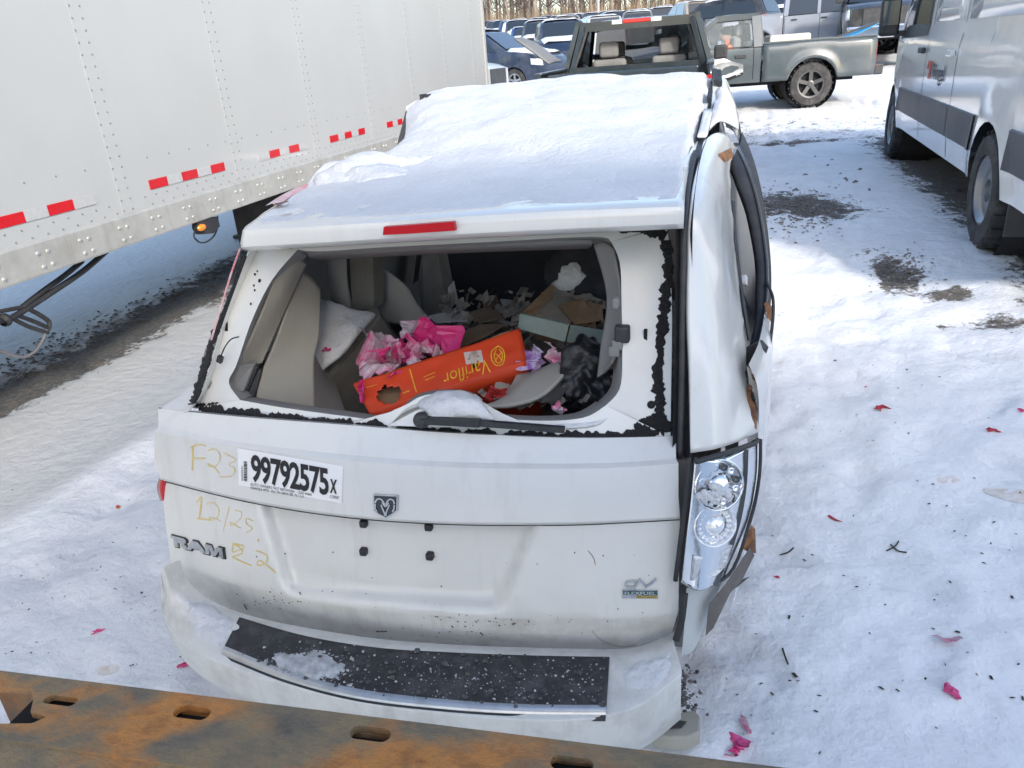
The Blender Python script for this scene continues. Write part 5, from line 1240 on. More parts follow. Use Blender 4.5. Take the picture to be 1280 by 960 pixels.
def wheel(parent, x, y, z, R, wd, side, rim=M_RIM, spokes=0, n=30):
    "side +1: outer face towards +y"
    t = MB().lathe([(R * .60, -wd / 2), (R * .93, -wd / 2), (R * .985, -wd * .36), (R, 0), (R * .985, wd * .36), (R * .93, wd / 2), (R * .80, wd * .53), (R * .62, wd / 2), (R * .60, wd * .3), (R * .60, -wd / 2)], (x, y, z), (0, side, 0), n)
    if n >= 30:
        for k in range(46):
            q = 2 * math.pi * k / 46
            t.box((x + math.cos(q) * R, y + (wd * .2 if k % 2 else -wd * .2), z + math.sin(q) * R), (0.02, wd * .5, R * .055), Matrix.Rotation(-q - math.pi / 2, 3, 'Y'))
    w_ = t.build('wheel', M_TYRE, parent); smart(w_, 40)
    r = MB()
    if spokes:
        r.lathe([(R * .60, wd * .42), (R * .62, wd * .48), (R * .55, wd * .46), (R * .52, wd * .2)], (x, y, z), (0, side, 0), n)
        r.lathe([(R * .16, wd * .20), (R * .16, wd * .40), (R * .10, wd * .43), (.001, wd * .43)], (x, y, z), (0, side, 0), 16)
        for k in range(spokes):
            q = 2 * math.pi * k / spokes + .3
            bar(r, (x + math.cos(q) * R * .12, y + side * wd * .34, z + math.sin(q) * R * .12), (x + math.cos(q) * R * .56, y + side * wd * .40, z + math.sin(q) * R * .56), R * .17, wd * .10, (0, 1, 0))
        rim_o = r.build('rim', rim, w_)
        MB().lathe([(R * .56, wd * .12), (.001, wd * .12)], (x, y, z), (0, side, 0), n).build('brake_disc', M_DARK, w_)
    else:
        r.lathe([(R * .62, wd * .44), (R * .57, wd * .46), (R * .50, wd * .30), (R * .40, wd * .26), (R * .26, wd * .36), (R * .20, wd * .34), (R * .19, wd * .22), (.001, wd * .20)], (x, y, z), (0, side, 0), n)
        rim_o = r.build('rim', rim, w_); smart(rim_o, 50)
    return w_
def placed(t, x, y, rz, pitch=0.0):
    t.location = (x, y, zg(x, y)); t.rotation_euler = (0, pitch, rz); return t

# ---- the white cargo van on the right
def build_cargo_van():
    T = thing('cargo_van', 'tall white cargo van with black side moulding parked on the right', 'van')
    wp = mat('fleet_white', (0.80, 0.80, 0.78), 0.16, coat=0.9, var=0.03, dirt=0.14, dscale=1.6, dcol=(.45, .44, .42), streak=.15, bump=0.03, bscale=1.6)
    WB, R, zc, sill = 4.33, 0.435, 0.365, 0.38
    ztop = lambda x: interp([(-1.3, 2.48), (-1.2, 2.58), (-0.8, 2.62), (3.2, 2.60), (3.7, 2.43), (4.75, 1.30), (5.2, 1.10), (5.35, 0.85)], x)
    def half(x): return interp([(-1.30, 0.90), (-1.22, 0.965), (-1.1, 0.985), (4.1, 0.985), (4.7, 0.95), (5.15, 0.84), (5.32, 0.66), (5.38, .5)], x)
    def wf(x, z):
        k = interp([(0.3, 0.965), (0.55, 0.995), (.85, 1.0), (1.2, 0.995), (1.30, 0.985), (1.325, 0.968), (1.6, 0.955), (2.3, 0.90), (2.5, 0.86), (2.65, 0.80)], z)
        g = 0.0
        for a in (0, WB):   # flared arches
            d = math.hypot(x - a, z - zc)
            g += 0.022 * (1 - sstep(R, R + 0.20, d)) * (1 if z > zc else sstep(zc - .2, zc, z))
        return half(x) * k + g
    xs = stations(-1.30, 5.38, (0, WB), R, 0.10, (-1.28, -1.24, -1.2, 5.3))
    b = body_loft(xs, lambda x: arch_bot(x, sill, (0, WB), R, zc), ztop, wf, 0.05, 22).build('body', wp, T); smart(b, 28)
    MB().box((2.0, 0, 0.62), (6.4, 1.30, 0.5)).build('underbody', M_DARK, T)
    for a in (0, WB):
        for s in (1, -1): MB().lathe([(R + .01, -.5), (R + .01, -.02)], (a, s * .93, zc), (0, s, 0), 28).build('wheel_well', M_DARK, T)
    for a in (0, WB):
        for s in (1, -1): wheel(T, a, s * 0.865, zc - 0.005, 0.375, 0.24, s)
    trim = mat('grey_moulding', (0.055, 0.060, 0.068), 0.45, dirt=0.4, dcol=(.2, .2, .2), dscale=3)
    e = R + 0.02
    for s in (1, -1):
        for x0, x1 in ((-1.24, -e), (e, 1.32), (1.335, 2.61), (2.625, WB - e), (WB + e, 5.1)):
            m_ = max(4, int((x1 - x0) / .06)); rows = []
            for z in (.560, .565, .60, .68, .76, .795, .800):
                rows.append([V((lerp(x0, x1, i / m_), s * (wf(lerp(x0, x1, i / m_), z) + (.016 if .562 < z < .798 else .0)), z)) for i in range(m_ + 1)])
            MB().grid(rows).build('side_moulding', trim, T)
        # door gaps
        gp = mat('panel_gap', (0.01, 0.01, 0.01), 0.9)
        for x, z0, z1 in ((2.618, .40, 2.25), (1.328, .40, 2.3)):
            g = MB().grid([[V((x - .006, s * (wf(x, lerp(z0, z1, k / 20)) + .0015), lerp(z0, z1, k / 20))), V((x + .006, s * (wf(x, lerp(z0, z1, k / 20)) + .0015), lerp(z0, z1, k / 20)))] for k in range(21)])
            g.build('door_gap', gp, T)
        g = MB().grid([[V((x, s * (wf(x, 2.20) + .0015), 2.20)), V((x, s * (wf(x, 2.212) + .0015), 2.212))] for x in np.arange(-1.15, 2.6, .2)]).build('roof_seam', gp, T)
        # raised panels on the load area
        for x0, x1 in ((1.42, 2.5), (-1.05, 1.2)):
            o = side_patch([(x0, 1.42), (x1, 1.42), (x1, 2.08), (x0, 2.08)], wf, s, 0.010, 8).build('pressed_panel', wp, T, True)
            solid(o, 0.012)
        side_patch([(2.85, 1.36), (4.40, 1.32), (3.75, 2.06), (2.85, 2.10)], wf, s, 0.006, 6).build('door_window', M_GLASS, T)
        o = side_patch([(2.78, 1.31), (4.50, 1.27), (3.80, 2.13), (2.78, 2.17)], wf, s, 0.003, 6).build('window_surround', M_BLACKP, T)
        bar(MB(), (3.28, 0, 1.28), (3.5, 0, 1.28), .03, .03)
        hb = MB(); bar(hb, (2.70, s * (wf(2.7, 1.18) + .02), 1.18), (2.90, s * (wf(2.9, 1.18) + .02), 1.18), .035, .05); bevel(hb.build('door_handle', M_BLACKP, T), .01)
        hb = MB(); bar(hb, (1.40, s * (wf(1.4, 1.18) + .02), 1.18), (1.60, s * (wf(1.6, 1.18) + .02), 1.18), .035, .05)
        bevel(hb.build('door_handle', wp, T), .01)
        # mirror
        y0 = wf(4.25, 1.55)
        mm = MB(); mm.box((4.22, s * (y0 + .19), 1.50), (.13, .20, .38)); mo = bevel(mm.build('wing_mirror', M_BLACKP, T), .035, 3)
        MB().box((4.152, s * (y0 + .19), 1.54), (.01, .16, .24)).build('mirror_glass', mat('mirror_face', (.10, .12, .14), .05, .6), mo)
        MB().box((4.24, s * (y0 + .05), 1.33), (.10, .14, .06)).build('mirror_arm', M_BLACKP, mo)
        side_patch([(4.98, .85), (5.24, .85), (5.2, 1.12), (5.0, 1.10)], wf, s, .006).build('headlamp', M_HEADL, T)
        mb = MB(); bar(mb, (-1.28, s * .93, .9), (-1.28, s * .93, 1.5), .06, .05); mb.build('tail_lamp', M_REDL, T)
    # rear mud flap, bumper
    for s in (1, -1): MB().box((-0.52, s * .80, .34), (.02, .30, .34)).build('mud_flap', M_BLACKP, T)
    bevel(MB().box((-1.30, 0, .52), (.16, 1.9, .22)).build('rear_bumper', M_BLACKP, T), .03)
    gx = MB().grid([[V((lerp(3.72, 4.72, i / 4), lerp(-.84, .84, j / 6) * (1 - .06 * (1 - i / 4)), ztop(lerp(3.72, 4.72, i / 4)) + .008)) for j in range(7)] for i in range(5)]).build('windscreen', M_GLASS, T)
    # lettering on the side towards the wreck
    dk = mat('lettering_dark', (0.03, 0.035, 0.06), .5); rd = mat('lettering_red', (0.55, 0.05, 0.03), .5)
    y0 = wf(2.0, 1.0) + .008
    text_obj('lettering', 'Ringel', dk, (1.93, y0, 1.00), (-1, 0, 0), (0, 0, 1), width=.52, height=.17, parent=T, bold=.015)
    MB().prism([V((2.38, y0, .95)), V((2.31, y0, .95)), V((2.23, y0, 1.10)), V((2.30, y0, 1.10))], (0, .002, 0)).build('logo_slash', rd, T)
    MB().prism([V((2.48, y0, 1.03)), V((2.42, y0, 1.03)), V((2.37, y0, 1.10)), V((2.43, y0, 1.10))], (0, .002, 0)).build('logo_slash', rd, T)
    return placed(T, 1.66 + 0.985, 5.77, math.pi / 2 - .04)
cargo_van = build_cargo_van()

M_TINT = mat('tinted_glass', (.10, .22, .26), .08, alpha=.80)
# ---- pickups
def pickup(name, label, col, p, cat='pickup truck', rim=M_ALLOY, seats=True, glass=True, rear_glass=True, dirtamt=.25, dirtcol=(.3, .29, .27)):
    T = thing(name, label, cat)
    paint = mat(name + '_paint', col, .28, coat=.6, dirt=dirtamt, dcol=dirtcol, dscale=2.2, var=.06)
    WB, R, zc, sill, hw = p['WB'], p['R'], p['zc'], p['sill'], p['hw']
    xr, xc, xn = p['rear'], p['cab_back'], p['nose']         # rear end, back of cab, nose
    belt, roof, rail, hood = p['belt'], p['roof'], p['rail'], p['hood']
    xw, xrf, xrb = p['cowl'], p['roof_front'], p.get('roof_back', p['cab_back'] + .08)
    hr = hw * p.get('tum', .80)
    def half(x): return hw * interp([(xr, .975), (xr + .25, 1.0), (xn - .55, 1.0), (xn - .15, .94), (xn, .86)], x)
    def wf(x, z):
        k = interp([(0.3, .955), (0.55, .985), (belt * .72, 1.0), (belt - .05, .985), (belt + .02, .965)], z)
        g = 0
        for a in (0, WB):
            d = math.hypot(x - a, z - zc); g += .03 * (1 - sstep(R, R + .16, d)) * (z > zc - .1)
        return half(x) * k + g
    bot = lambda x: arch_bot(x, sill, (0, WB), R, zc)
    # cab and front
    zt = lambda x: interp([(xc, belt), (xw, belt + .02), (xw + .25, hood), (xn - .3, hood - .05), (xn, hood - .16)], x)
    b = body_loft(stations(xc + .015, xn, (WB,), R, .12), bot, zt, wf, .03, 9).build('cab_body', paint, T); smart(b, 30)
    # bed
    for s in (1, -1):
        rows = body_loft(stations(xr, xc - .015, (0,), R, .10), bot, lambda x: rail, wf, 0.0, 8, top=False)
        rows.v = [V((v.x, v.y * s, v.z)) for v in rows.v]
        o = rows.build('bed_side', paint, T); smart(o, 30); solid(o, .05, -1 if s > 0 else 1)
        o.modifiers['solid'].offset = 0
        bevel(MB().box(((xr + xc) / 2, s * hw * .955, rail + .012), (xc - xr - .04, .085, .028)).build('bed_rail', M_BLACKP if p.get('black_rail') else paint, T), .008)
        MB().lathe([(R + .01, -.45), (R + .01, -.03)], (0, s * hw * .97, zc), (0, s, 0), 24).build('wheel_well', M_DARK, T)
        MB().lathe([(R + .01, -.45), (R + .01, -.03)], (WB, s * hw * .97, zc), (0, s, 0), 24).build('wheel_well', M_DARK, T)
        for a in (0, WB): wheel(T, a, s * (hw - p['tw'] * .5 - .03), p['wr'] - .01, p['wr'], p['tw'], s, rim, 5)
        # tail lamps, handles, gaps
        l = side_patch([(xr + .005, rail - .10), (xr + .13, rail - .10), (xr + .10, rail - .50), (xr + .005, rail - .50)], wf, s, .008, 4)
        l.build('tail_lamp', M_REDL, T)
        if not (name == 'green_pickup' and s > 0): MB().box((xr - .004, s * (hw - .09), rail - .30), (.02, .13, .40)).build('tail_lamp', M_REDL, T)
        for x in p['handles']:
            hb = MB(); bar(hb, (x - .09, s * (wf(x, belt - .16) + .012), belt - .15), (x + .09, s * (wf(x, belt - .16) + .012), belt - .15), .03, .045); hb.build('door_handle', M_BLACKP, T)
        for x in p['gaps']:
            g = MB().grid([[V((x - .006, s * (wf(x, lerp(sill + .05, belt, k / 8)) + .002), lerp(sill + .05, belt, k / 8))), V((x + .006, s * (wf(x, lerp(sill + .05, belt, k / 8)) + .002), lerp(sill + .05, belt, k / 8)))] for k in range(9)])
            g.build('door_gap', mat('panel_gap', (.01, .01, .01), .9), T)
        # side window frame as pillars
        yb, yr = hw * .965, hr
        def P(x, z): f = (z - belt) / (roof - belt); return V((x, s * lerp(yb, yr, f), z))
        zr = roof - .09
        mb = MB(); bar(mb, P(xw, belt), P(xrf, zr + .02), .06, .07); o = mb.build('windscreen_pillar', paint, T)
        mb = MB(); bar(mb, P(xc + .07, belt - .02), P(xrb + .03, zr + .02), .06, .14 if not p.get('thinC') else .12, (1, 0, 0)); mb.build('rear_pillar', paint, T)
        mb = MB(); bar(mb, P(xrb - .02, zr + .03), P(xrf + .03, zr + .02), .06, .09); mb.build('roof_side_rail', paint, T)
        for x in p['bpillars']:
            mb = MB(); bar(mb, P(x, belt - .02), P(x, zr), .05, .10, (1, 0, 0)); mb.build('door_pillar', p.get('bpmat', paint), T)
        xsw = [xc + .13] + [v for x in p['bpillars'] for v in (x - .05, x + .05)] + [None]
        for i in range(0, len(xsw), 2):
            a, b_ = xsw[i], xsw[i + 1]
            lo = [P(a, belt), P(b_ if b_ else xw - .03, belt), P(b_ if b_ else xrf - .02, zr - .01), P(a + (.03 if i == 0 else 0), zr - .01)]
            gm = M_CLEAR if glass == 'clear' else M_GLASS
            g = MB().prism([q - V((0, s * .012, 0)) for q in lo], (0, s * .006, 0)).build('side_window', gm, T)
            rim_ = MB()
            for k in range(4): bar(rim_, lo[k], lo[(k + 1) % 4], .014, .03, (0, 1, 0))
            rim_.build('window_seal', M_BLACKP, g)
        # mirror
        bevel(MB().box((xw - .18, s * (hw + .10), belt + .12), (.10, .20, .20)).build('wing_mirror', p.get('mirror', M_BLACKP), T), .03)
        side_patch([(xn - .32, hood - .40), (xn - .03, hood - .40), (xn - .06, hood - .18), (xn - .34, hood - .20)], wf, s, .008).build('headlamp', M_HEADL, T)
    # roof
    rows = []
    for i in range(7):
        x = lerp(xrb - .02, xrf + .05, i / 6); zz = roof - .10 * abs(2 * i / 6 - 1) ** 3 * .6
        rows.append([V((x, hr * f, zz - .05 * abs(f) ** 4)) for f in (-1.02, -.9, -.6, -.2, .2, .6, .9, 1.02)])
    o = MB().grid(rows).build('roof', paint, T, True); solid(o, .03)
    # rear wall of the cab: frame round the window
    yb, yr = hw * .955, hr
    mb = MB(); xb0, xb1 = xc + .02, xrb
    zm = lerp(belt, roof, .10)
    mb.box((xb0 + .02, 0, (sill + belt) / 2 + .1), (.05, hw * 1.9, belt - sill - .1)); bar(mb, (xb0 + .01, -yb, belt), (xb0 + .01, yb, belt), .06, .16)
    bar(mb, (xb1, -yr, roof - .09), (xb1, yr, roof - .09), .06, .11)
    for s in (1, -1): bar(mb, (xb0 + .01, s * (yb - .06), belt), (xb1, s * (yr - .04), roof - .06), .14, .06)
    mb.build('cab_rear_wall', paint, T)
    loz = [(xb0, -yb + .12, belt + .06), (xb0, yb - .12, belt + .06), (xb1 - .01, yr - .10, roof - .13), (xb1 - .01, -yr + .10, roof - .13)]
    mb = MB()
    for k in range(4): bar(mb, loz[k], loz[(k + 1) % 4], .03, .03)
    fr = mb.build('rear_window_seal', M_BLACKP, T)
    if rear_glass: MB().prism([V(q) for q in loz], (.006, 0, 0)).build('rear_window', M_GLASS, T)
    # windscreen
    g = MB().grid([[V((lerp(xw + .05, xrf + .05, i / 3), lerp(-1, 1, j / 6) * lerp(yb - .05, yr - .03, i / 3), lerp(belt + .01, roof - .07, i / 3))) for j in range(7)] for i in range(4)])
    g.build('windscreen', M_CLEAR if glass == 'clear' else M_TINT if glass == 'tint' else M_GLASS, T)
    bevel(MB().box((xrb - .01, 0, roof - .055), (.05, .36, .05)).build('high_brake_lamp', M_REDL, T), .01)
    for s in (1, -1): MB().box((xrb - .012, s * .25, roof - .055), (.05, .13, .048)).build('cargo_lamp', M_HEADL, T)
    # tailgate, bumpers, bed floor
    tg = bevel(MB().box((xr + .02, 0, (rail + sill + .15) / 2), (.06, hw * 1.66, rail - sill - .15)).build('tailgate', paint, T), .015)
    hb = MB().box((xr - .012, 0, rail - .14), (.02, .42, .12)).build('handle_recess', M_BLACKP, tg)
    bevel(MB().box((xr - .028, 0, rail - .135), (.03, .30, .06)).build('handle', M_CHROME, hb), .01)
    MB().box(((xr + xc) / 2, 0, sill + .30), (xc - xr, hw * 1.8, .04)).build('bed_floor', M_BLACKP, T)
    bevel(MB().box((xr - .08, 0, sill + .08), (.16, hw * 1.9, .18)).build('rear_bumper', p.get('bumper', M_CHROME), T), .03)
    bevel(MB().box((xn + .03, 0, sill + .12), (.18, hw * 1.86, .28)).build('front_bumper', p.get('bumper', M_CHROME), T), .05)
    MB().box((xn - .01, 0, hood - .36), (.06, hw * 1.2, .36)).build('grille', M_BLACKP, T)
    MB().box(((xr + xn) / 2, 0, sill + .03), (xn - xr - .5, hw * 1.2, .2)).build('chassis', M_DARK, T)
    if seats:
        for s in (1, -1):
            for x in ([xw - 1.0] if p.get('single') else [xw - 1.0, xc + .45]):
                st = MB(); st.box((x, s * .40, belt - .15), (.14, .46, .62), Matrix.Rotation(-.15, 3, 'Y')); bevel(st.build('seat', M_SEAT, T), .05, 3)
                bevel(MB().box((x - .07, s * .40, belt + .27), (.10, .26, .20)).build('headrest', M_SEAT, T), .04, 3)
        MB().box((xw - .25, 0, belt - .02), (.35, hw * 1.7, .14)).build('dashboard', M_BLACKP, T)
        sw = MB(); sw.lathe([(.17, 0), (.185, .015), (.17, .03)], (xw - .50, .40, belt + .02), (-.85, 0, .5), 18); sw.build('steering_wheel', M_BLACKP, T)
    return T
M_RIMD = mat('rim_dark', (.09, .09, .092), .4, .6, dirt=.5, dscale=8, dcol=(.2, .19, .18))
# the dark green-grey pickup ahead of the wreck
P1 = dict(WB=3.68, R=.47, zc=.40, sill=.48, hw=.985, rear=-1.17, cab_back=.72, nose=4.60, belt=1.27, roof=1.92, rail=1.33, hood=1.24, cowl=3.05, roof_front=2.30,
          handles=(1.25, 2.2), gaps=(.9, 1.85, 3.0), bpillars=(1.85,), wr=.39, tw=.27, tum=.76)
t1 = pickup('green_pickup', 'dark green-grey pickup with its rear glass missing, just ahead of the wreck', (0.016, 0.028, 0.036), P1, glass='tint', rear_glass=False, dirtamt=.2)
placed(t1, -1.15, 9.0 + 1.17, math.pi / 2 + 0.02); t1.location.z -= .18
# a torn panel standing up out of its bed
def build_bent_panel():
    m = mat('torn_panel_grey', (.16, .165, .17), .5, dirt=.4, dscale=8)
    A, B_, C_, D = at(703, 76, Y=9.6), at(688, 77, Y=9.3), at(645, 45, Y=9.3), at(660, 49, Y=9.6)
    rows = []
    for i in range(7):
        f = i / 6
        rows.append([A.lerp(D, f) + V((0, .0, .04 * math.sin(f * 3.1))), B_.lerp(C_, f) + V((0, 0, .10 * math.sin(f * 3.1)))] if False else
                    [A.lerp(D, f), A.lerp(B_, .5).lerp(D.lerp(C_, .5), f) + V((0, -.03, .05 * math.sin(f * 3.1))), B_.lerp(C_, f) + V((0, -.05, -.02))])
    o = loft(rows, 8, 12, 'torn_panel', m); solid(o, .02)
    tag(o, 'torn grey body panel sticking up from the bed of the green pickup', 'car panel')
build_bent_panel()
# snow on its bed
P2 = dict(WB=3.0, R=.42, zc=.37, sill=.45, hw=.90, rear=-1.03, cab_back=.86, nose=3.85, belt=1.04, roof=1.58, rail=1.06, hood=1.02, cowl=2.28, roof_front=1.62,
          handles=(1.22,), gaps=(1.0, 2.2), bpillars=(), wr=.37, tw=.25, tum=.80, single=True, bumper=M_BLACKP)
t2 = pickup('grey_pickup', 'dirty grey pickup with a dented door, standing side-on behind the wreck', (0.065, 0.083, 0.09), P2, glass='clear', dirtamt=.5, dirtcol=(.15, .147, .138), rim=M_RIMD)
placed(t2, 1.28, 16.05, math.pi + .14)
# dent in its door: crumpled bright patch
def dent(T):
    hw = .90
    m = mat('bright_dent', (.50, .50, .48), .25, .6, var=.3, vscale=5)
    ring = []
    mb = MB()
    for i in range(9):
        row = []
        for j in range(7):
            u, v = i / 8 * 2 - 1, j / 6 * 2 - 1
            x = 1.55 + .38 * u; z = .72 + .17 * v * (1 - .5 * abs(u)) + .05 * u
            row.append(V((x, hw + .012 - .0 + .05 * (1 - u * u) * (1 - v * v) * math.sin(3 * u + 2 * v), z)))
        mb.grid
        ring.append(row)
    mb.grid(ring); o = mb.build('dent', m, T, True)
    d2 = MB()
    for a in ((1.38, .55, .20), (1.62, .52, .12), (1.22, .60, .1)): d2.box((a[0], hw + .008, a[1]), (a[2], .012, .045), Matrix.Rotation(.3, 3, 'Y'))
    d2.build('tear', M_DARK, T)
    MB().box((.62, hw + .02, .80), (.16, .01, .16)).build('fuel_flap', MATS['grey_pickup_paint'], T)
dent(t2)
P3 = dict(WB=3.8, R=.49, zc=.42, sill=.50, hw=1.0, rear=-1.2, cab_back=.78, nose=4.75, belt=1.30, roof=1.95, rail=1.36, hood=1.30, cowl=3.2, roof_front=2.45,
          handles=(1.12, 2.05), gaps=(.82, 1.92, 3.1), bpillars=(1.88,), wr=.40, tw=.27, tum=.78)
t3 = pickup('silver_pickup', 'silver crew-cab pickup parked behind the dirty grey pickup', (0.26, 0.275, 0.31), P3, seats=False, dirtamt=.15)
placed(t3, at(988, 20, Y=27).x - .85, 27.2, -.08); t3.scale = (.88, .88, .88)
# ------------------------------------------------------------------ parked cars behind
def car(name, label, col, kind, group=None, cat='car', low=True, snow=True):
    T = thing(name, label, cat, group=group)
    key = 'car_paint_%d_%d_%d' % tuple(int(c * 100) for c in col)
    paint = mat(key, col, .3, coat=.6, dirt=.25, dcol=(.4, .4, .4), dscale=1.5)
    if kind == 'suv':
        WB, hw, xr, xn = 2.8, .93, -.95, 3.75; belt, roof = 1.10, 1.74
        top = [(-.95, 1.0), (-.90, 1.12), (-.62, 1.66), (-.3, 1.73), (1.2, 1.74), (1.75, 1.66), (2.55, 1.14), (3.4, 1.02), (3.68, .88), (3.75, .7)]
        side = [[(-.55, 1.16), (.75, 1.14), (.75, 1.58), (-.35, 1.60)], [(.83, 1.14), (2.25, 1.12), (1.70, 1.56), (.83, 1.58)]]; ws = (1.80, 2.50); rw = (-.88, -.64)
    else:
        WB, hw, xr, xn = 2.7, .90, -.95, 3.60; belt, roof = .93, 1.44
        top = [(-.95, .80), (-.90, .95), (-.35, 1.0), (.25, 1.36), (.6, 1.43), (1.2, 1.44), (1.6, 1.37), (2.35, .98), (3.3, .86), (3.55, .72), (3.6, .6)]
        side = [[(-.05, .98), (.78, .97), (.78, 1.32), (.38, 1.31)], [(.85, .97), (2.05, .96), (1.55, 1.31), (.85, 1.33)]]; ws = (1.65, 2.30); rw = (-.30, .22)
    R, zc, sill = .37, .33, .24
    ztop = lambda x: interp(top, x)
    half = lambda x: hw * interp([(xr, .90), (xr + .2, .98), (xr + .5, 1.0), (xn - .8, 1.0), (xn - .25, .93), (xn, .78)], x)
    def wf(x, z): return half(x) * interp([(.2, .94), (.5, 1.0), (belt - .1, .99), (belt, .965), (roof, .76)], z)
    b = body_loft(stations(xr, xn, (0, WB), R, .22 if low else .12), lambda x: arch_bot(x, sill, (0, WB), R, zc), ztop, wf, .03, 7).build('body', paint, T); smart(b, 32)
    for s in (1, -1):
        for p in side: side_patch(p, wf, s, .008, 3).build('side_window', M_GLASS, T)
        for a in (0, WB): wheel(T, a, s * (hw - .13), .325, .33, .22, s, M_ALLOY, 5 if not low else 0, 16 if low else 30)
        side_patch([(xn - .40, ztop(xn - .3) - .26), (xn - .08, ztop(xn - .3) - .30), (xn - .1, ztop(xn - .3) - .14), (xn - .42, ztop(xn - .3) - .10)], wf, s, .012, 2).build('headlamp', M_HEADL, T)
        side_patch([(xr + .01, belt - .22), (xr + .2, belt - .22), (xr + .16, belt - .02), (xr + .02, belt - .02)], wf, s, .012, 2).build('tail_lamp', M_REDL, T)
    for (x0, x1), nm in ((ws, 'windscreen'), (rw, 'rear_window')):
        MB().grid([[V((lerp(x0, x1, i / 3), j * .84 * wf(lerp(x0, x1, i / 3), ztop(lerp(x0, x1, i / 3)) - .03), ztop(lerp(x0, x1, i / 3)) + .012)) for j in (-1, -.5, 0, .5, 1)] for i in range(4)]).build(nm, M_GLASS, T)
    MB().box(((xr + xn) / 2, 0, .40), (xn - xr - .4, hw * 1.4, .3)).build('underbody', M_DARK, T)
    if snow:
        for a, b_ in (((-.55, 1.6) if kind == 'suv' else (.35, 1.5)), ((2.6, 3.5) if kind == 'suv' else (2.4, 3.35))):
            MB().grid([[V((lerp(a, b_, i / 6), j * .92 * wf(lerp(a, b_, i / 6), ztop(lerp(a, b_, i / 6)) - .03), ztop(lerp(a, b_, i / 6)) + (.05 + .03 * mnoise.noise(V((i, j * 3, a)))) * (1 - .9 * (abs(j) == 1)) - .02 * (abs(j) == 1))) for j in (-1, -.8, -.4, 0, .4, .8, 1)] for i in range(7)]).build('snow_layer', SNOWM, T, True)
    return T
def put(T, px, py, Y, rz):
    p = at(px, py, Y=Y); placed(T, p.x, Y, rz); return T
NAVY = (.012, .022, .05); BLUE = (.02, .16, .48); BLK = (.012, .012, .015); GRY = (.12, .13, .14); SIL = (.34, .36, .38); WHI = (.6, .61, .62); RED = (.28, .012, .02); DGR = (.05, .055, .06); TAN = (.25, .21, .16)
suv = car('dark_suv', 'dark navy SUV parked side-on beyond the far end of the trailer', NAVY, 'suv', None, 'car', False); placed(suv, -8.3, 24.0, -.25)
tp = pickup('white_pickup', 'pickup nose with bright grille at the trailer end, mostly hidden by the trailer', (.45, .46, .47), P3, seats=False); nx = at(624, 80, Y=17).x
placed(tp, nx - 4.85, 17.2, 0.0)
bp = pickup('black_pickup', 'black pickup seen nose-on between the grey pickup and the white cargo van', (.014, .014, .016), P3, seats=False, dirtamt=.3); placed(bp, at(1150, 50, Y=20).x, 25.6, -math.pi / 2 - .1)
rc = car('red_car', 'dark red car behind the silver pickup bonnet', RED, 'sedan', None, 'car', False, False); put(rc, 1118, 10, 27, 2.9)
b1 = car('blue_car', 'bright blue car, the nearer of the two behind the grey pickup cab', BLUE, 'sedan', None); put(b1, 912, 30, 37, 2.3)
b2 = car('blue_car', 'bright blue car, the farther of the two behind the grey pickup cab', (.03, .22, .50), 'sedan', None); put(b2, 885, 26, 44, 2.2)
k1 = car('black_suv', 'black SUV between the silver pickup and the blue cars', BLK, 'suv', None, 'car', False); put(k1, 938, 30, 34, 2.75)
protos = {}
rnd = random.Random(12)
cols = [('navy', NAVY), ('black', BLK), ('grey', GRY), ('silver', SIL), ('white', WHI), ('dark red', RED), ('charcoal', DGR), ('blue', (.02, .06, .20)), ('tan', TAN), ('navy', NAVY), ('black', BLK), ('charcoal', DGR)]
cnt = 0; seen = {}
for r, Y in enumerate((31.5, 37.5, 44, 51, 58.5, 66, 74, 83)):
    x = -Y * .33 - 2
    while x < Y * .24 + 2:
        Yj = Y + rnd.uniform(-.5, .5); x += 2.75 + rnd.uniform(0, .4)
        if rnd.random() < .06: continue
        if -3.6 < x < 7 and Y < 45 and r < 2: continue
        if x > Y * .10 and r < 3 and rnd.random() < .3: continue
        cn, c = rnd.choice(cols); kd = rnd.choice(('suv', 'sedan', 'suv'))
        # row position told by what can be seen: distance row and side of the trailer/trees
        where = ('nearest', 'second', 'third', 'fourth', 'fifth', 'sixth', 'seventh', 'rearmost')[r]
        if cn == 'dark red' and r < 3: cn, c = 'grey', GRY
        key_ = (cn, kd, r); seen[key_] = seen.get(key_, 0) + 1
        lb = '%s %s, %s of its kind from the left in the %s car-field row' % (cn, 'SUV' if kd == 'suv' else 'saloon', ('first', 'second', 'third', 'fourth', 'fifth', 'sixth', 'seventh', 'eighth', 'ninth')[min(8, seen[key_] - 1)], where)
        if (cn, kd) not in protos:
            o = car('parked_car', lb, c, kd, lb.replace('parked ', 's '), 'car', True, True); protos[(cn, kd)] = o
        else: o = dup(protos[(cn, kd)]); o['label'] = lb
        o['group'] = '%s %s cars in the %s row of the field' % (cn, kd, where)
        placed(o, x, Yj, math.pi / 2 * (1 if rnd.random() < .5 else -1) + rnd.uniform(-.12, .12) + .25); cnt += 1
print('field cars', cnt)
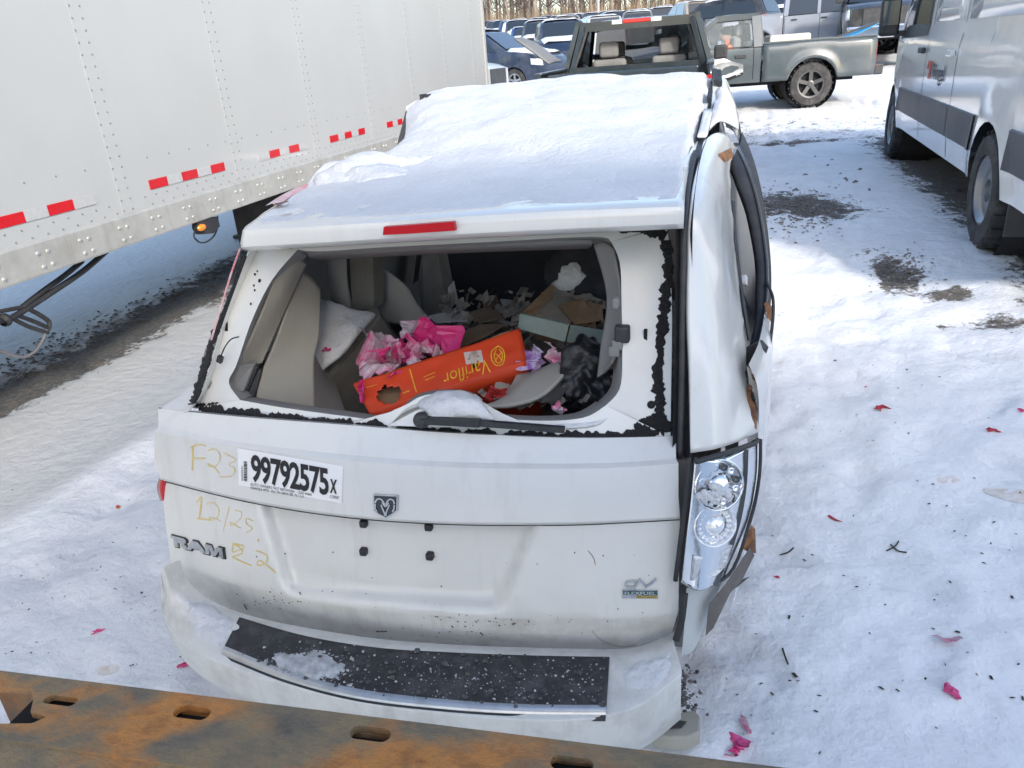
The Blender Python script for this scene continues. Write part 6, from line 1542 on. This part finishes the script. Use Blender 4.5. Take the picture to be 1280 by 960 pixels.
# ------------------------------------------------------------------ driver in the grey pickup
def person_in_truck(T):
    J = {'pelvis': (1.42, .36, .55, .15), 'belly': (1.37, .36, .72, .15), 'chest': (1.34, .36, .92, .17), 'neck': (1.37, .36, 1.10, .065), 'headb': (1.40, .36, 1.17, .075),
         'sl': (1.36, .55, 1.02, .08), 'el': (1.52, .62, .84, .055), 'hl': (1.72, .50, .93, .04), 'sr': (1.36, .17, 1.02, .08), 'er': (1.52, .12, .84, .055), 'hr': (1.72, .26, .93, .04),
         'kl': (1.85, .46, .60, .085), 'fl': (1.95, .46, .34, .06), 'kr': (1.85, .26, .60, .085), 'fr': (1.95, .26, .34, .06)}
    E_ = [('pelvis', 'belly'), ('belly', 'chest'), ('chest', 'neck'), ('neck', 'headb'), ('chest', 'sl'), ('sl', 'el'), ('el', 'hl'), ('chest', 'sr'), ('sr', 'er'), ('er', 'hr'), ('pelvis', 'kl'), ('kl', 'fl'), ('pelvis', 'kr'), ('kr', 'fr')]
    ks = list(J); me = bpy.data.meshes.new('person'); me.from_pydata([J[k][:3] for k in ks], [(ks.index(a), ks.index(b)) for a, b in E_], [])
    o = bpy.data.objects.new('person', me); COL.objects.link(o)
    m = o.modifiers.new('skin', 'SKIN'); sv = me.skin_vertices[0].data
    for i, k in enumerate(ks): sv[i].radius = (J[k][3], J[k][3]); sv[i].use_root = (k == 'pelvis')
    subsurf(o, 1)
    me.materials.append(mat('hi_vis_orange', (.75, .14, .02), .8, var=.15, vscale=9))
    tag(o, 'person in an orange jacket sitting at the wheel of the grey pickup', 'person')
    bm = bmesh.new(); bmesh.ops.create_uvsphere(bm, u_segments=16, v_segments=12, radius=.10)
    for v in bm.verts:
        v.co = V((v.co.x * 1.05, v.co.y * .82, v.co.z * 1.2)); 
        if v.co.x > .07 and abs(v.co.y) < .025 and -.05 < v.co.z < .02: v.co.x += .022
        v.co += V((1.41, .36, 1.25))
    hm = bpy.data.meshes.new('head'); bm.to_mesh(hm); bm.free(); hm.materials.append(mat('skin_tone', (.42, .26, .19), .6)); hm.shade_smooth(); h = bpy.data.objects.new('head', hm); COL.objects.link(h); h.parent = o
    MB().lathe([(.105, -.01), (.112, .03), (.10, .08), (.06, .115), (.001, .125)], (1.40, .36, 1.27), (-.15, 0, 1), 16).build('knit_cap', mat('cap_dark', (.03, .03, .035), .9), o, True)
    for s in (.50, .26):
        for k in range(4): MB().tube([(1.72, s - .03 + k * .02, .93), (1.77, s - .03 + k * .02, .955), (1.785, s - .03 + k * .02, .925)], .010, 5).build('finger', MATS['skin_tone'], o)
        MB().tube([(1.71, s + (.035 if s > .4 else -.035), .94), (1.75, s + (.02 if s > .4 else -.02), .97)], .011, 5).build('thumb', MATS['skin_tone'], o)
    st_ = mat('reflective_strip', (.65, .66, .6), .4)
    o.location = T.location; o.rotation_euler = T.rotation_euler
person_in_truck(t2)
# load in the grey pickup's bed
def bed_load(T):
    def put_(o, lb, cat): o.location = T.location; o.rotation_euler = T.rotation_euler; tag(o, lb, cat)
    o = MB().box((.35, .35, 1.02), (.70, .6, .34)).build('cream_box', mat('cream_panel', (.55, .53, .46), .6, var=.1)); bevel(o, .04); put_(o, 'cream plastic box in the bed of the grey pickup', 'box')
    o = MB().box((.76, .40, .98), (.22, .7, .20)).build('white_box', mat('white_panel', (.66, .66, .64), .6)); bevel(o, .02); put_(o, 'low white box against the cab in the grey pickup bed', 'box')
    o = MB().grid([[V((lerp(-1.1, -.25, i / 6), lerp(.15, .80, j / 4), 1.02 + .24 * (1 - i / 6) ** 1.3 + .015 * math.sin(j * 2 + i))) for j in range(5)] for i in range(7)]).build('blue_tarp', mat('tarp_blue', (.03, .30, .58), .45, var=.1)); solid(o, .01); put_(o, 'bright blue sheet sticking up over the tail of the grey pickup', 'tarp')
    o = MB().prism([V((-.15, .62, 1.02)), V((-1.25, .62, 1.34)), V((-1.25, .62, 1.30)), V((-.1, .62, .98))], (0, .05, 0)).build('dark_bar', M_BLACKP); put_(o, 'dark bar under the blue sheet on the grey pickup', 'bar')
bed_load(t2)
# ------------------------------------------------------------------ bare trees and brush
BARK = mat('bark', (.16, .125, .10), .9, col2=(.27, .24, .21), vscale=6, bump=.5, bscale=12)
TWIG = mat('twigs', (.13, .095, .075), .9, var=.3)
def tree_proto(seed):
    r = random.Random(seed); h = r.uniform(11, 16); R0_ = r.uniform(.13, .26)
    pts = [V((0, 0, -.5))]; lean = V((r.uniform(-.05, .05), r.uniform(-.05, .05), 0))
    for k in range(1, 9): pts.append(V((lean.x * k * h / 8 + r.uniform(-.12, .12), lean.y * k * h / 8 + r.uniform(-.12, .12), k * h / 8)))
    tr = MB().tube(pts, [R0_ * (1 - .85 * i / 8) for i in range(9)], 7)
    cr_ = MB()
    for k in range(46):
        f = r.uniform(.10, .98); i = min(7, int(f * 8)); p = pts[i].lerp(pts[i + 1], f * 8 - i); a = r.uniform(0, 6.28); L_ = r.uniform(.8, 2.6) * (1.15 - f * .6)
        d = V((math.cos(a), math.sin(a), r.uniform(.3, 1.2))).normalized(); q = p + d * L_ * .5 + V((0, 0, .1)); e = p + d * L_ + V((r.uniform(-.2, .2), r.uniform(-.2, .2), L_ * .2))
        rr = .045 * (1.1 - f)
        cr_.tube([p, q, e], [rr + .012, rr * .6 + .008, .006], 4, False)
        for m_ in range(5):
            g = p.lerp(e, r.uniform(.3, 1)); dd = V((r.uniform(-1, 1), r.uniform(-1, 1), r.uniform(0, 1.2))).normalized() * r.uniform(.4, 1.1); cr_.tube([g, g + dd], [.012, .004], 3, False)
    T = thing('bare_tree', 'x', 'tree'); tr.build('trunk', BARK, T, True, False); cr_.build('crown', TWIG, T, False, False); return T
tp_ = [tree_proto(100 + i) for i in range(7)]
used = [False] * 7; rnd = random.Random(5)
def treeline():
    n = 0
    for row, Y in enumerate((96, 101, 107, 114, 122)):
        x = -Y * .34
        while x < Y * .30:
            x += rnd.uniform(.9, 2.6); k = rnd.randrange(7)
            if not used[k]: o = tp_[k]; used[k] = True
            else: o = dup(tp_[k])
            yy = Y + rnd.uniform(-2, 2); o.location = (x, yy, zg(x, yy)); o.rotation_euler = (0, 0, rnd.uniform(0, 6.28)); s = rnd.uniform(.8, 1.25); o.scale = (s, s, s)
            o['label'] = ('bare grey-brown tree in the front of the wood', 'bare tree just behind the front of the wood', 'bare tree in the middle of the wood', 'bare tree deep in the wood', 'bare tree at the back of the wood')[row]
            o['group'] = 'bare trees, row %d of the wood' % (row + 1); n += 1
    print('trees', n)
treeline()
def brush():
    r = random.Random(9); mb = MB()
    for k in range(5200):
        Y = r.uniform(90, 118); x = r.uniform(-Y * .34, Y * .30); z = zg(x, Y); h = r.uniform(1.0, 3.4); a = V((r.uniform(-.5, .5), r.uniform(-.3, .3), 0)) * h * .5; w_ = r.uniform(.02, .05)
        p = V((x, Y, z - .1)); q = p + V((0, 0, h * .55)) + a * .5; e = p + V((0, 0, h)) + a
        mb.add([p - V((w_, 0, 0)), p + V((w_, 0, 0)), q + V((w_ * .7, 0, 0)), e, q - V((w_ * .7, 0, 0))], [(0, 1, 2, 4), (4, 2, 3)])
        for m_ in range(2):
            g = p.lerp(e, r.uniform(.3, .8)); d = V((r.uniform(-1, 1), r.uniform(-.4, .4), r.uniform(.3, 1))).normalized() * h * .35; mb.add([g, g + V((w_ * .8, 0, 0)), g + d], [(0, 1, 2)])
    o = mb.build('undergrowth', mat('brush_brown', (.17, .115, .07), .95, col2=(.28, .20, .13), vscale=.4), None, False, False)
    tag(o, 'brown leafless undergrowth along the edge of the wood', 'brush', None, 'stuff')
brush()
pl = MB(); pb_ = at(748, 22, Y=88); zz = zg(pb_.x, 88)
T = thing('utility_pole', 'pale slender utility pole in front of the bare wood', 'pole', (pb_.x, 88, zz))
MB().tube([(0, 0, -.3), (0, 0, 9.5)], [.17, .11], 8).build('pole', mat('pole_grey', (.42, .41, .39), .8), T, True); MB().box((0, 0, 8.9), (2.2, .1, .12)).build('crossarm', mat('pole_grey', (.42, .41, .39), .8), T)
# ------------------------------------------------------------------ rusty beam in the foreground
def rusty():
    m = bpy.data.materials.new('beam_rust'); m.use_nodes = True; t = m.node_tree; N = t.nodes; L = t.links; b = N['Principled BSDF']
    tc = N.new('ShaderNodeTexCoord'); mp = N.new('ShaderNodeMapping'); mp.inputs['Scale'].default_value = (1, 1.6, 1); L.new(tc.outputs['Object'], mp.inputs[0])
    def nz(s, d=7, r=.65):
        n = N.new('ShaderNodeTexNoise'); n.inputs['Scale'].default_value = s; n.inputs['Detail'].default_value = d; n.inputs['Roughness'].default_value = r; L.new(mp.outputs[0], n.inputs['Vector']); return n.outputs['Fac']
    def ramp(x, st):
        n = N.new('ShaderNodeValToRGB'); e = n.color_ramp.elements
        while len(e) < len(st): e.new(.5)
        for i, (p, c) in enumerate(st): e[i].position = p; e[i].color = (*c, 1)
        L.new(x, n.inputs[0]); return n.outputs[0]
    def mix(f, a, c):
        n = N.new('ShaderNodeMix'); n.data_type = 'RGBA'; L.new(f, n.inputs[0]); L.new(a, n.inputs[6]); L.new(c, n.inputs[7]); return n.outputs[2]
    A = ramp(nz(9), [(.25, (.06, .056, .05)), (.42, (.15, .125, .09)), (.58, (.24, .175, .095)), (.75, (.14, .13, .11))])
    B_ = ramp(nz(26), [(.3, (.26, .10, .03)), (.55, (.48, .20, .05)), (.75, (.32, .15, .05))])
    f = N.new('ShaderNodeMapRange'); f.inputs[1].default_value = .50; f.inputs[2].default_value = .62; L.new(nz(4.2, 6, .6), f.inputs[0])
    c = mix(f.outputs[0], A, B_)
    C_ = ramp(nz(130, 8, .75), [(.35, (.05, .04, .03)), (.6, (.30, .22, .10))]); g = N.new('ShaderNodeMapRange'); g.inputs[1].default_value = .50; g.inputs[2].default_value = .72; g.inputs[4].default_value = .6; L.new(nz(48, 9, .8), g.inputs[0])
    c = mix(g.outputs[0], c, C_)
    L.new(c, b.inputs['Base Color']); b.inputs['Roughness'].default_value = .62; b.inputs['Specular IOR Level'].default_value = .4
    bp = N.new('ShaderNodeBump'); bp.inputs['Strength'].default_value = .9; bp.inputs['Distance'].default_value = .005; L.new(nz(60), bp.inputs['Height']); L.new(bp.outputs[0], b.inputs['Normal'])
    return m
def build_beam():
    ZB = 1.0; RM = rusty()
    a = at(0, 838, z=ZB); b = at(985, 960, z=ZB); e = (b - a).normalized(); wd = V((e.y, -e.x, 0)); wd = wd if wd.y < 0 else -wd
    O = a.copy()
    T = thing('steel_beam', 'rust-covered steel beam with oval slots across the bottom of the view', 'beam', O)
    W_ = .118
    M_ = Matrix((e, -wd, V((0, 0, 1)))).transposed()      # local x along beam, y away from the camera
    def loc(px, py): q = at(px, py, z=ZB) - O; return (q.dot(e), q.dot(wd))
    pl = MB().box((0.35, -W_ / 2, -.006), (3.1, W_, .012)).build('flange', RM, T)
    T.rotation_euler = M_.to_euler()
    def slot(x0, x1, y0, y1, sl=0.0):
        r = (y1 - y0) / 2; pts = []
        for k in range(9): q = math.pi / 2 + math.pi * k / 8; pts.append(V((x0 + r + math.cos(q) * r, -(y0 + y1) / 2 + math.sin(q) * r, -.05)))
        for k in range(9): q = -math.pi / 2 + math.pi * k / 8; pts.append(V((x1 - r + math.cos(q) * r, -(y0 + y1) / 2 + math.sin(q) * r, -.05)))
        return MB().prism(pts, (0, 0, .1))
    cuts = []
    for (ax, ay, bx, by, h_) in ((55, 874, 96, 877, .017), (217, 889, 263, 892, .023), (438, 914, 488, 920, .023), (688, 951, 742, 958, .023)):
        u0, v0 = loc(ax, ay); u1, v1 = loc(bx, by); v = (v0 + v1) / 2
        cuts.append(slot(u0, u1, v - h_ / 2, v + h_ / 2))
    pts = [loc(*p) for p in ((-60, 858), (20, 860), (38, 862), (42, 872), (38, 890), (52, 893), (58, 896), (40, 904), (-60, 905))]
    cuts.append(MB().prism([V((u, -v, -.05)) for u, v in pts], (0, 0, .1)))
    for c in cuts:
        co = c.build('cut', RM, T); md = pl.modifiers.new('b', 'BOOLEAN'); md.operation = 'DIFFERENCE'; md.object = co; md.solver = 'EXACT'
        bpy.context.view_layer.update()
        me = bpy.data.meshes.new_from_object(pl.evaluated_get(bpy.context.evaluated_depsgraph_get())); pl.modifiers.clear(); pl.data = me; bpy.data.objects.remove(co)
    bevel(pl, .002, 2)
    # web below the far edge, near lip, and a black plate painting shade into the slots
    MB().box((.95, -.012, -.10), (1.9, .012, .17)).build('web', RM, T)
    MB().box((.93, -W_ * .52, -.028), (1.70, W_ * .80, .010)).build('slot_shade_plate', mat('slot_shade_black', (.006, .006, .006), .9), T)
    lip = MB().prism([V((-1.2, -W_ + .004, -.004)), V((-1.2, -W_ - .030, -.012)), V((-1.2, -W_ - .20, -.085)), V((-1.2, -W_ - .20, -.10)), V((-1.2, -W_ + .004, -.02))], (3.1, 0, 0)).build('lower_plate', RM, T)
    for x in (-1.1, 1.8): MB().box((x, -.02, -.55), (.10, .10, 1.1)).build('upright', RM, T)
    return T
beam = build_beam()
# ------------------------------------------------------------------ litter on the snow
SNB = BVHTree.FromPolygons([v.co for v in ground.data.vertices], [list(p.vertices) for p in ground.data.polygons])
def gp(px, py):
    h = hit(SNB, px, py); return h[0] if h else at(px, py, z=.05)
PINKG = mat('wrapper_magenta', (.50, .02, .14), .4, col2=(.70, .10, .28), vscale=60, coat=.2)
REDG = mat('wrapper_red', (.36, .012, .03), .45, col2=(.5, .06, .09), vscale=60)
GREYW = mat('wrapper_grey', (.34, .33, .37), .45, col2=(.52, .12, .22), vscale=30)
def scrap(px, py, r, m, lb, seed, stretch=(1, 1), rz=0, cat='wrapper', name='wrapper', flat=.35, tip=None):
    p = gp(px, py); o = sheet(name, lb, p + V((0, 0, r * .30)), r, m, seed, 'litter on the snow', cat); o.scale = (stretch[0], stretch[1], flat + .15); o.rotation_euler = (0, 0, rz); return o
scrap(1100, 512, 0.0272, REDG, 'red leaf-shaped scrap with a raised tip on the snow right of the wreck', 201, (1.2, .8), 0, flat=.6)
scrap(1241, 539, 0.0224, REDG, 'reddish scrap near the right edge of the view on the snow', 202, (1.5, .7), -.4)
scrap(1279, 514, 0.0160, PINKG, 'pink scrap cut by the right edge of the view', 203, (1.4, .7))
scrap(1043, 650, 0.0192, REDG, 'thin curled dark pink scrap on the snow right of the tail lamp', 204, (1.8, .4), -.5, flat=.25)
scrap(1190, 866, 0.0288, PINKG, 'bright magenta wrapper on the snow at the lower right', 205, (1.3, .9), -.5, flat=.45)
scrap(1190, 801, 0.0208, GREYW, 'grey and dark pink wrapper above the magenta one at the lower right', 206, (1.6, .7), -.1)
scrap(932, 907, 0.0240, GREYW, 'silver grey wrapper on the snow by the torn bumper bracket', 207, (1.7, .7), -.9)
scrap(922, 934, 0.0336, PINKG, 'magenta wrapper beside the rusty beam at the bottom', 208, (1.4, .8), -.2, flat=.5)
scrap(121, 791, 0.0192, PINKG, 'small magenta wrapper on the snow left of the bumper', 209, (1.7, .5), .3)
scrap(233, 832, 0.0224, PINKG, 'pointed magenta wrapper against the left side of the bumper', 210, (2.0, .5), .7)
scrap(970, 722, 0.0096, REDG, 'tiny dark pink scrap just right of the tail lamp', 211, (1.5, .7))
scrap(1083, 484, 0.0096, REDG, 'tiny red scrap on the snow above the red leaf-shaped scrap', 212)
scrap(148, 634, 0.0144, mat('scrap_orange', (.70, .13, .03), .6, var=.3), 'orange scrap on the snow left of the tailgate', 213, (1.3, .7), 0, 'scrap', 'plastic_scrap')
# stains melted into the snow
def blot(px, py, rx, ry, m, lb, rz=0.0):
    c = gp(px, py); vs = []; n = 26; rr = random.Random(px)
    for k in range(n):
        q = 2 * math.pi * k / n; f = 1 + .35 * mnoise.noise(V((math.cos(q) * 1.5, math.sin(q) * 1.5, px))); x = c.x + (math.cos(q) * rx * math.cos(rz) - math.sin(q) * ry * math.sin(rz)) * f; y = c.y + (math.cos(q) * rx * math.sin(rz) + math.sin(q) * ry * math.cos(rz)) * f
        h = SNB.ray_cast(V((x, y, 3)), V((0, 0, -1))); vs.append(V((x, y, (h[0].z if h[0] else c.z) + .002)))
    h = c + V((0, 0, .003)); o = link_mesh('stain', vs + [h], [(i, (i + 1) % n, n) for i in range(n)], m); tag(o, lb, 'stain')
TANS = mat('stain_tan', (.60, .52, .45), .8, col2=(.72, .70, .68), vscale=30)
blot(1268, 620, .10, .04, TANS, 'tan stain in the snow at the right edge', -.5); blot(135, 838, .035, .02, TANS, 'small tan stain in the snow above the beam at left', .3)
blot(1185, 600, .05, .02, TANS, 'faint tan stain in the snow right of centre', .2)
# bits of bark and plastic
def chips(n, fx, m, name, lb, r0, r1, seed):
    r = random.Random(seed); mb = MB()
    for k in range(n):
        x, y = fx(r); h = hit(SNB, x, y)
        if not h: continue
        s = r.uniform(r0, r1); a = r.uniform(0, 3.14); d = V((math.cos(a), math.sin(a), 0)); e = V((-d.y, d.x, 0)) * r.uniform(.25, .6)
        c = h[0] + V((0, 0, .003)); mb.add([c - d * s - e * s * .5, c + d * s * .8 - e * s, c + d * s * 1.1 + e * s * .6, c - d * s * .7 + e * s, c + V((0, 0, s * .5))], [(0, 1, 4), (1, 2, 4), (2, 3, 4), (3, 0, 4), (0, 3, 2, 1)])
    tag(mb.build(name, m, None), lb, 'debris', None, 'stuff')
DK = mat('chip_dark', (.035, .032, .03), .8, var=.4)
chips(110, lambda r: (r.uniform(900, 1280), r.uniform(330, 950)), DK, 'dark_chips', 'dark crumbs of plastic and bark scattered on the snow at right', .0015, .008, 1)
chips(16, lambda r: (r.uniform(930, 1280), r.uniform(380, 900)), DK, 'dark_chips', 'larger dark chips lying on the snow at right', .006, .013, 2)
chips(45, lambda r: (r.uniform(0, 240), r.uniform(610, 850)), DK, 'dark_chips', 'dark crumbs scattered on the snow at left', .0015, .006, 3)
chips(30, lambda r: (r.gauss(155, 40) if r.random() < .5 else r.gauss(60, 18), r.gauss(735, 16)), DK, 'dark_chips', 'cluster of dark crumbs on the snow left of the bumper', .0015, .006, 4)
chips(500, lambda r: (r.gauss(1000, 30), r.gauss(262, 14)), mat('gravel_chip', (.12, .10, .08), .9, col2=(.26, .23, .20), vscale=30), 'gravel', 'loose gravel showing through the snow beside the wreck', .006, .02, 5)
chips(300, lambda r: (r.gauss(1128, 18), r.gauss(338, 12)), mat('gravel_chip', (.12, .10, .08), .9), 'gravel', 'dark gravel patch in the snow behind the cargo van wheel', .005, .016, 6)
chips(420, lambda r: (lambda x: (x, 462 - x * .45 + r.gauss(0, 8)))(r.uniform(-10, 330)), mat('gravel_grey', (.06, .06, .06), .9, col2=(.14, .135, .13), vscale=30), 'gravel', 'dark gravel strip along the shaded ground under the trailer', .006, .022, 7)
chips(16, lambda r: (r.uniform(985, 1130), r.uniform(195, 240)), mat('stone_grey', (.22, .21, .20), .9, var=.3), 'stones', 'a few grey stones on the snow between the wreck and the cargo van', .015, .05, 8)
for i, pts in enumerate(([(975, 695), (985, 692), (992, 686)], [(1108, 690), (1118, 685), (1123, 678)], [(1113, 682), (1122, 690), (1133, 692)], [(978, 812), (981, 822), (985, 832)])):
    P = [gp(*p) + V((0, 0, .006)) for p in pts]; o = MB().tube(cr(P, 8), .003, 5).build('twig', DK); tag(o, ('curved dark twig on the snow right of the tail lamp', 'upper dark twig of the crossed pair at right', 'lower dark twig of the crossed pair at right', 'thin dark wire beside the torn wing')[i], 'twig')
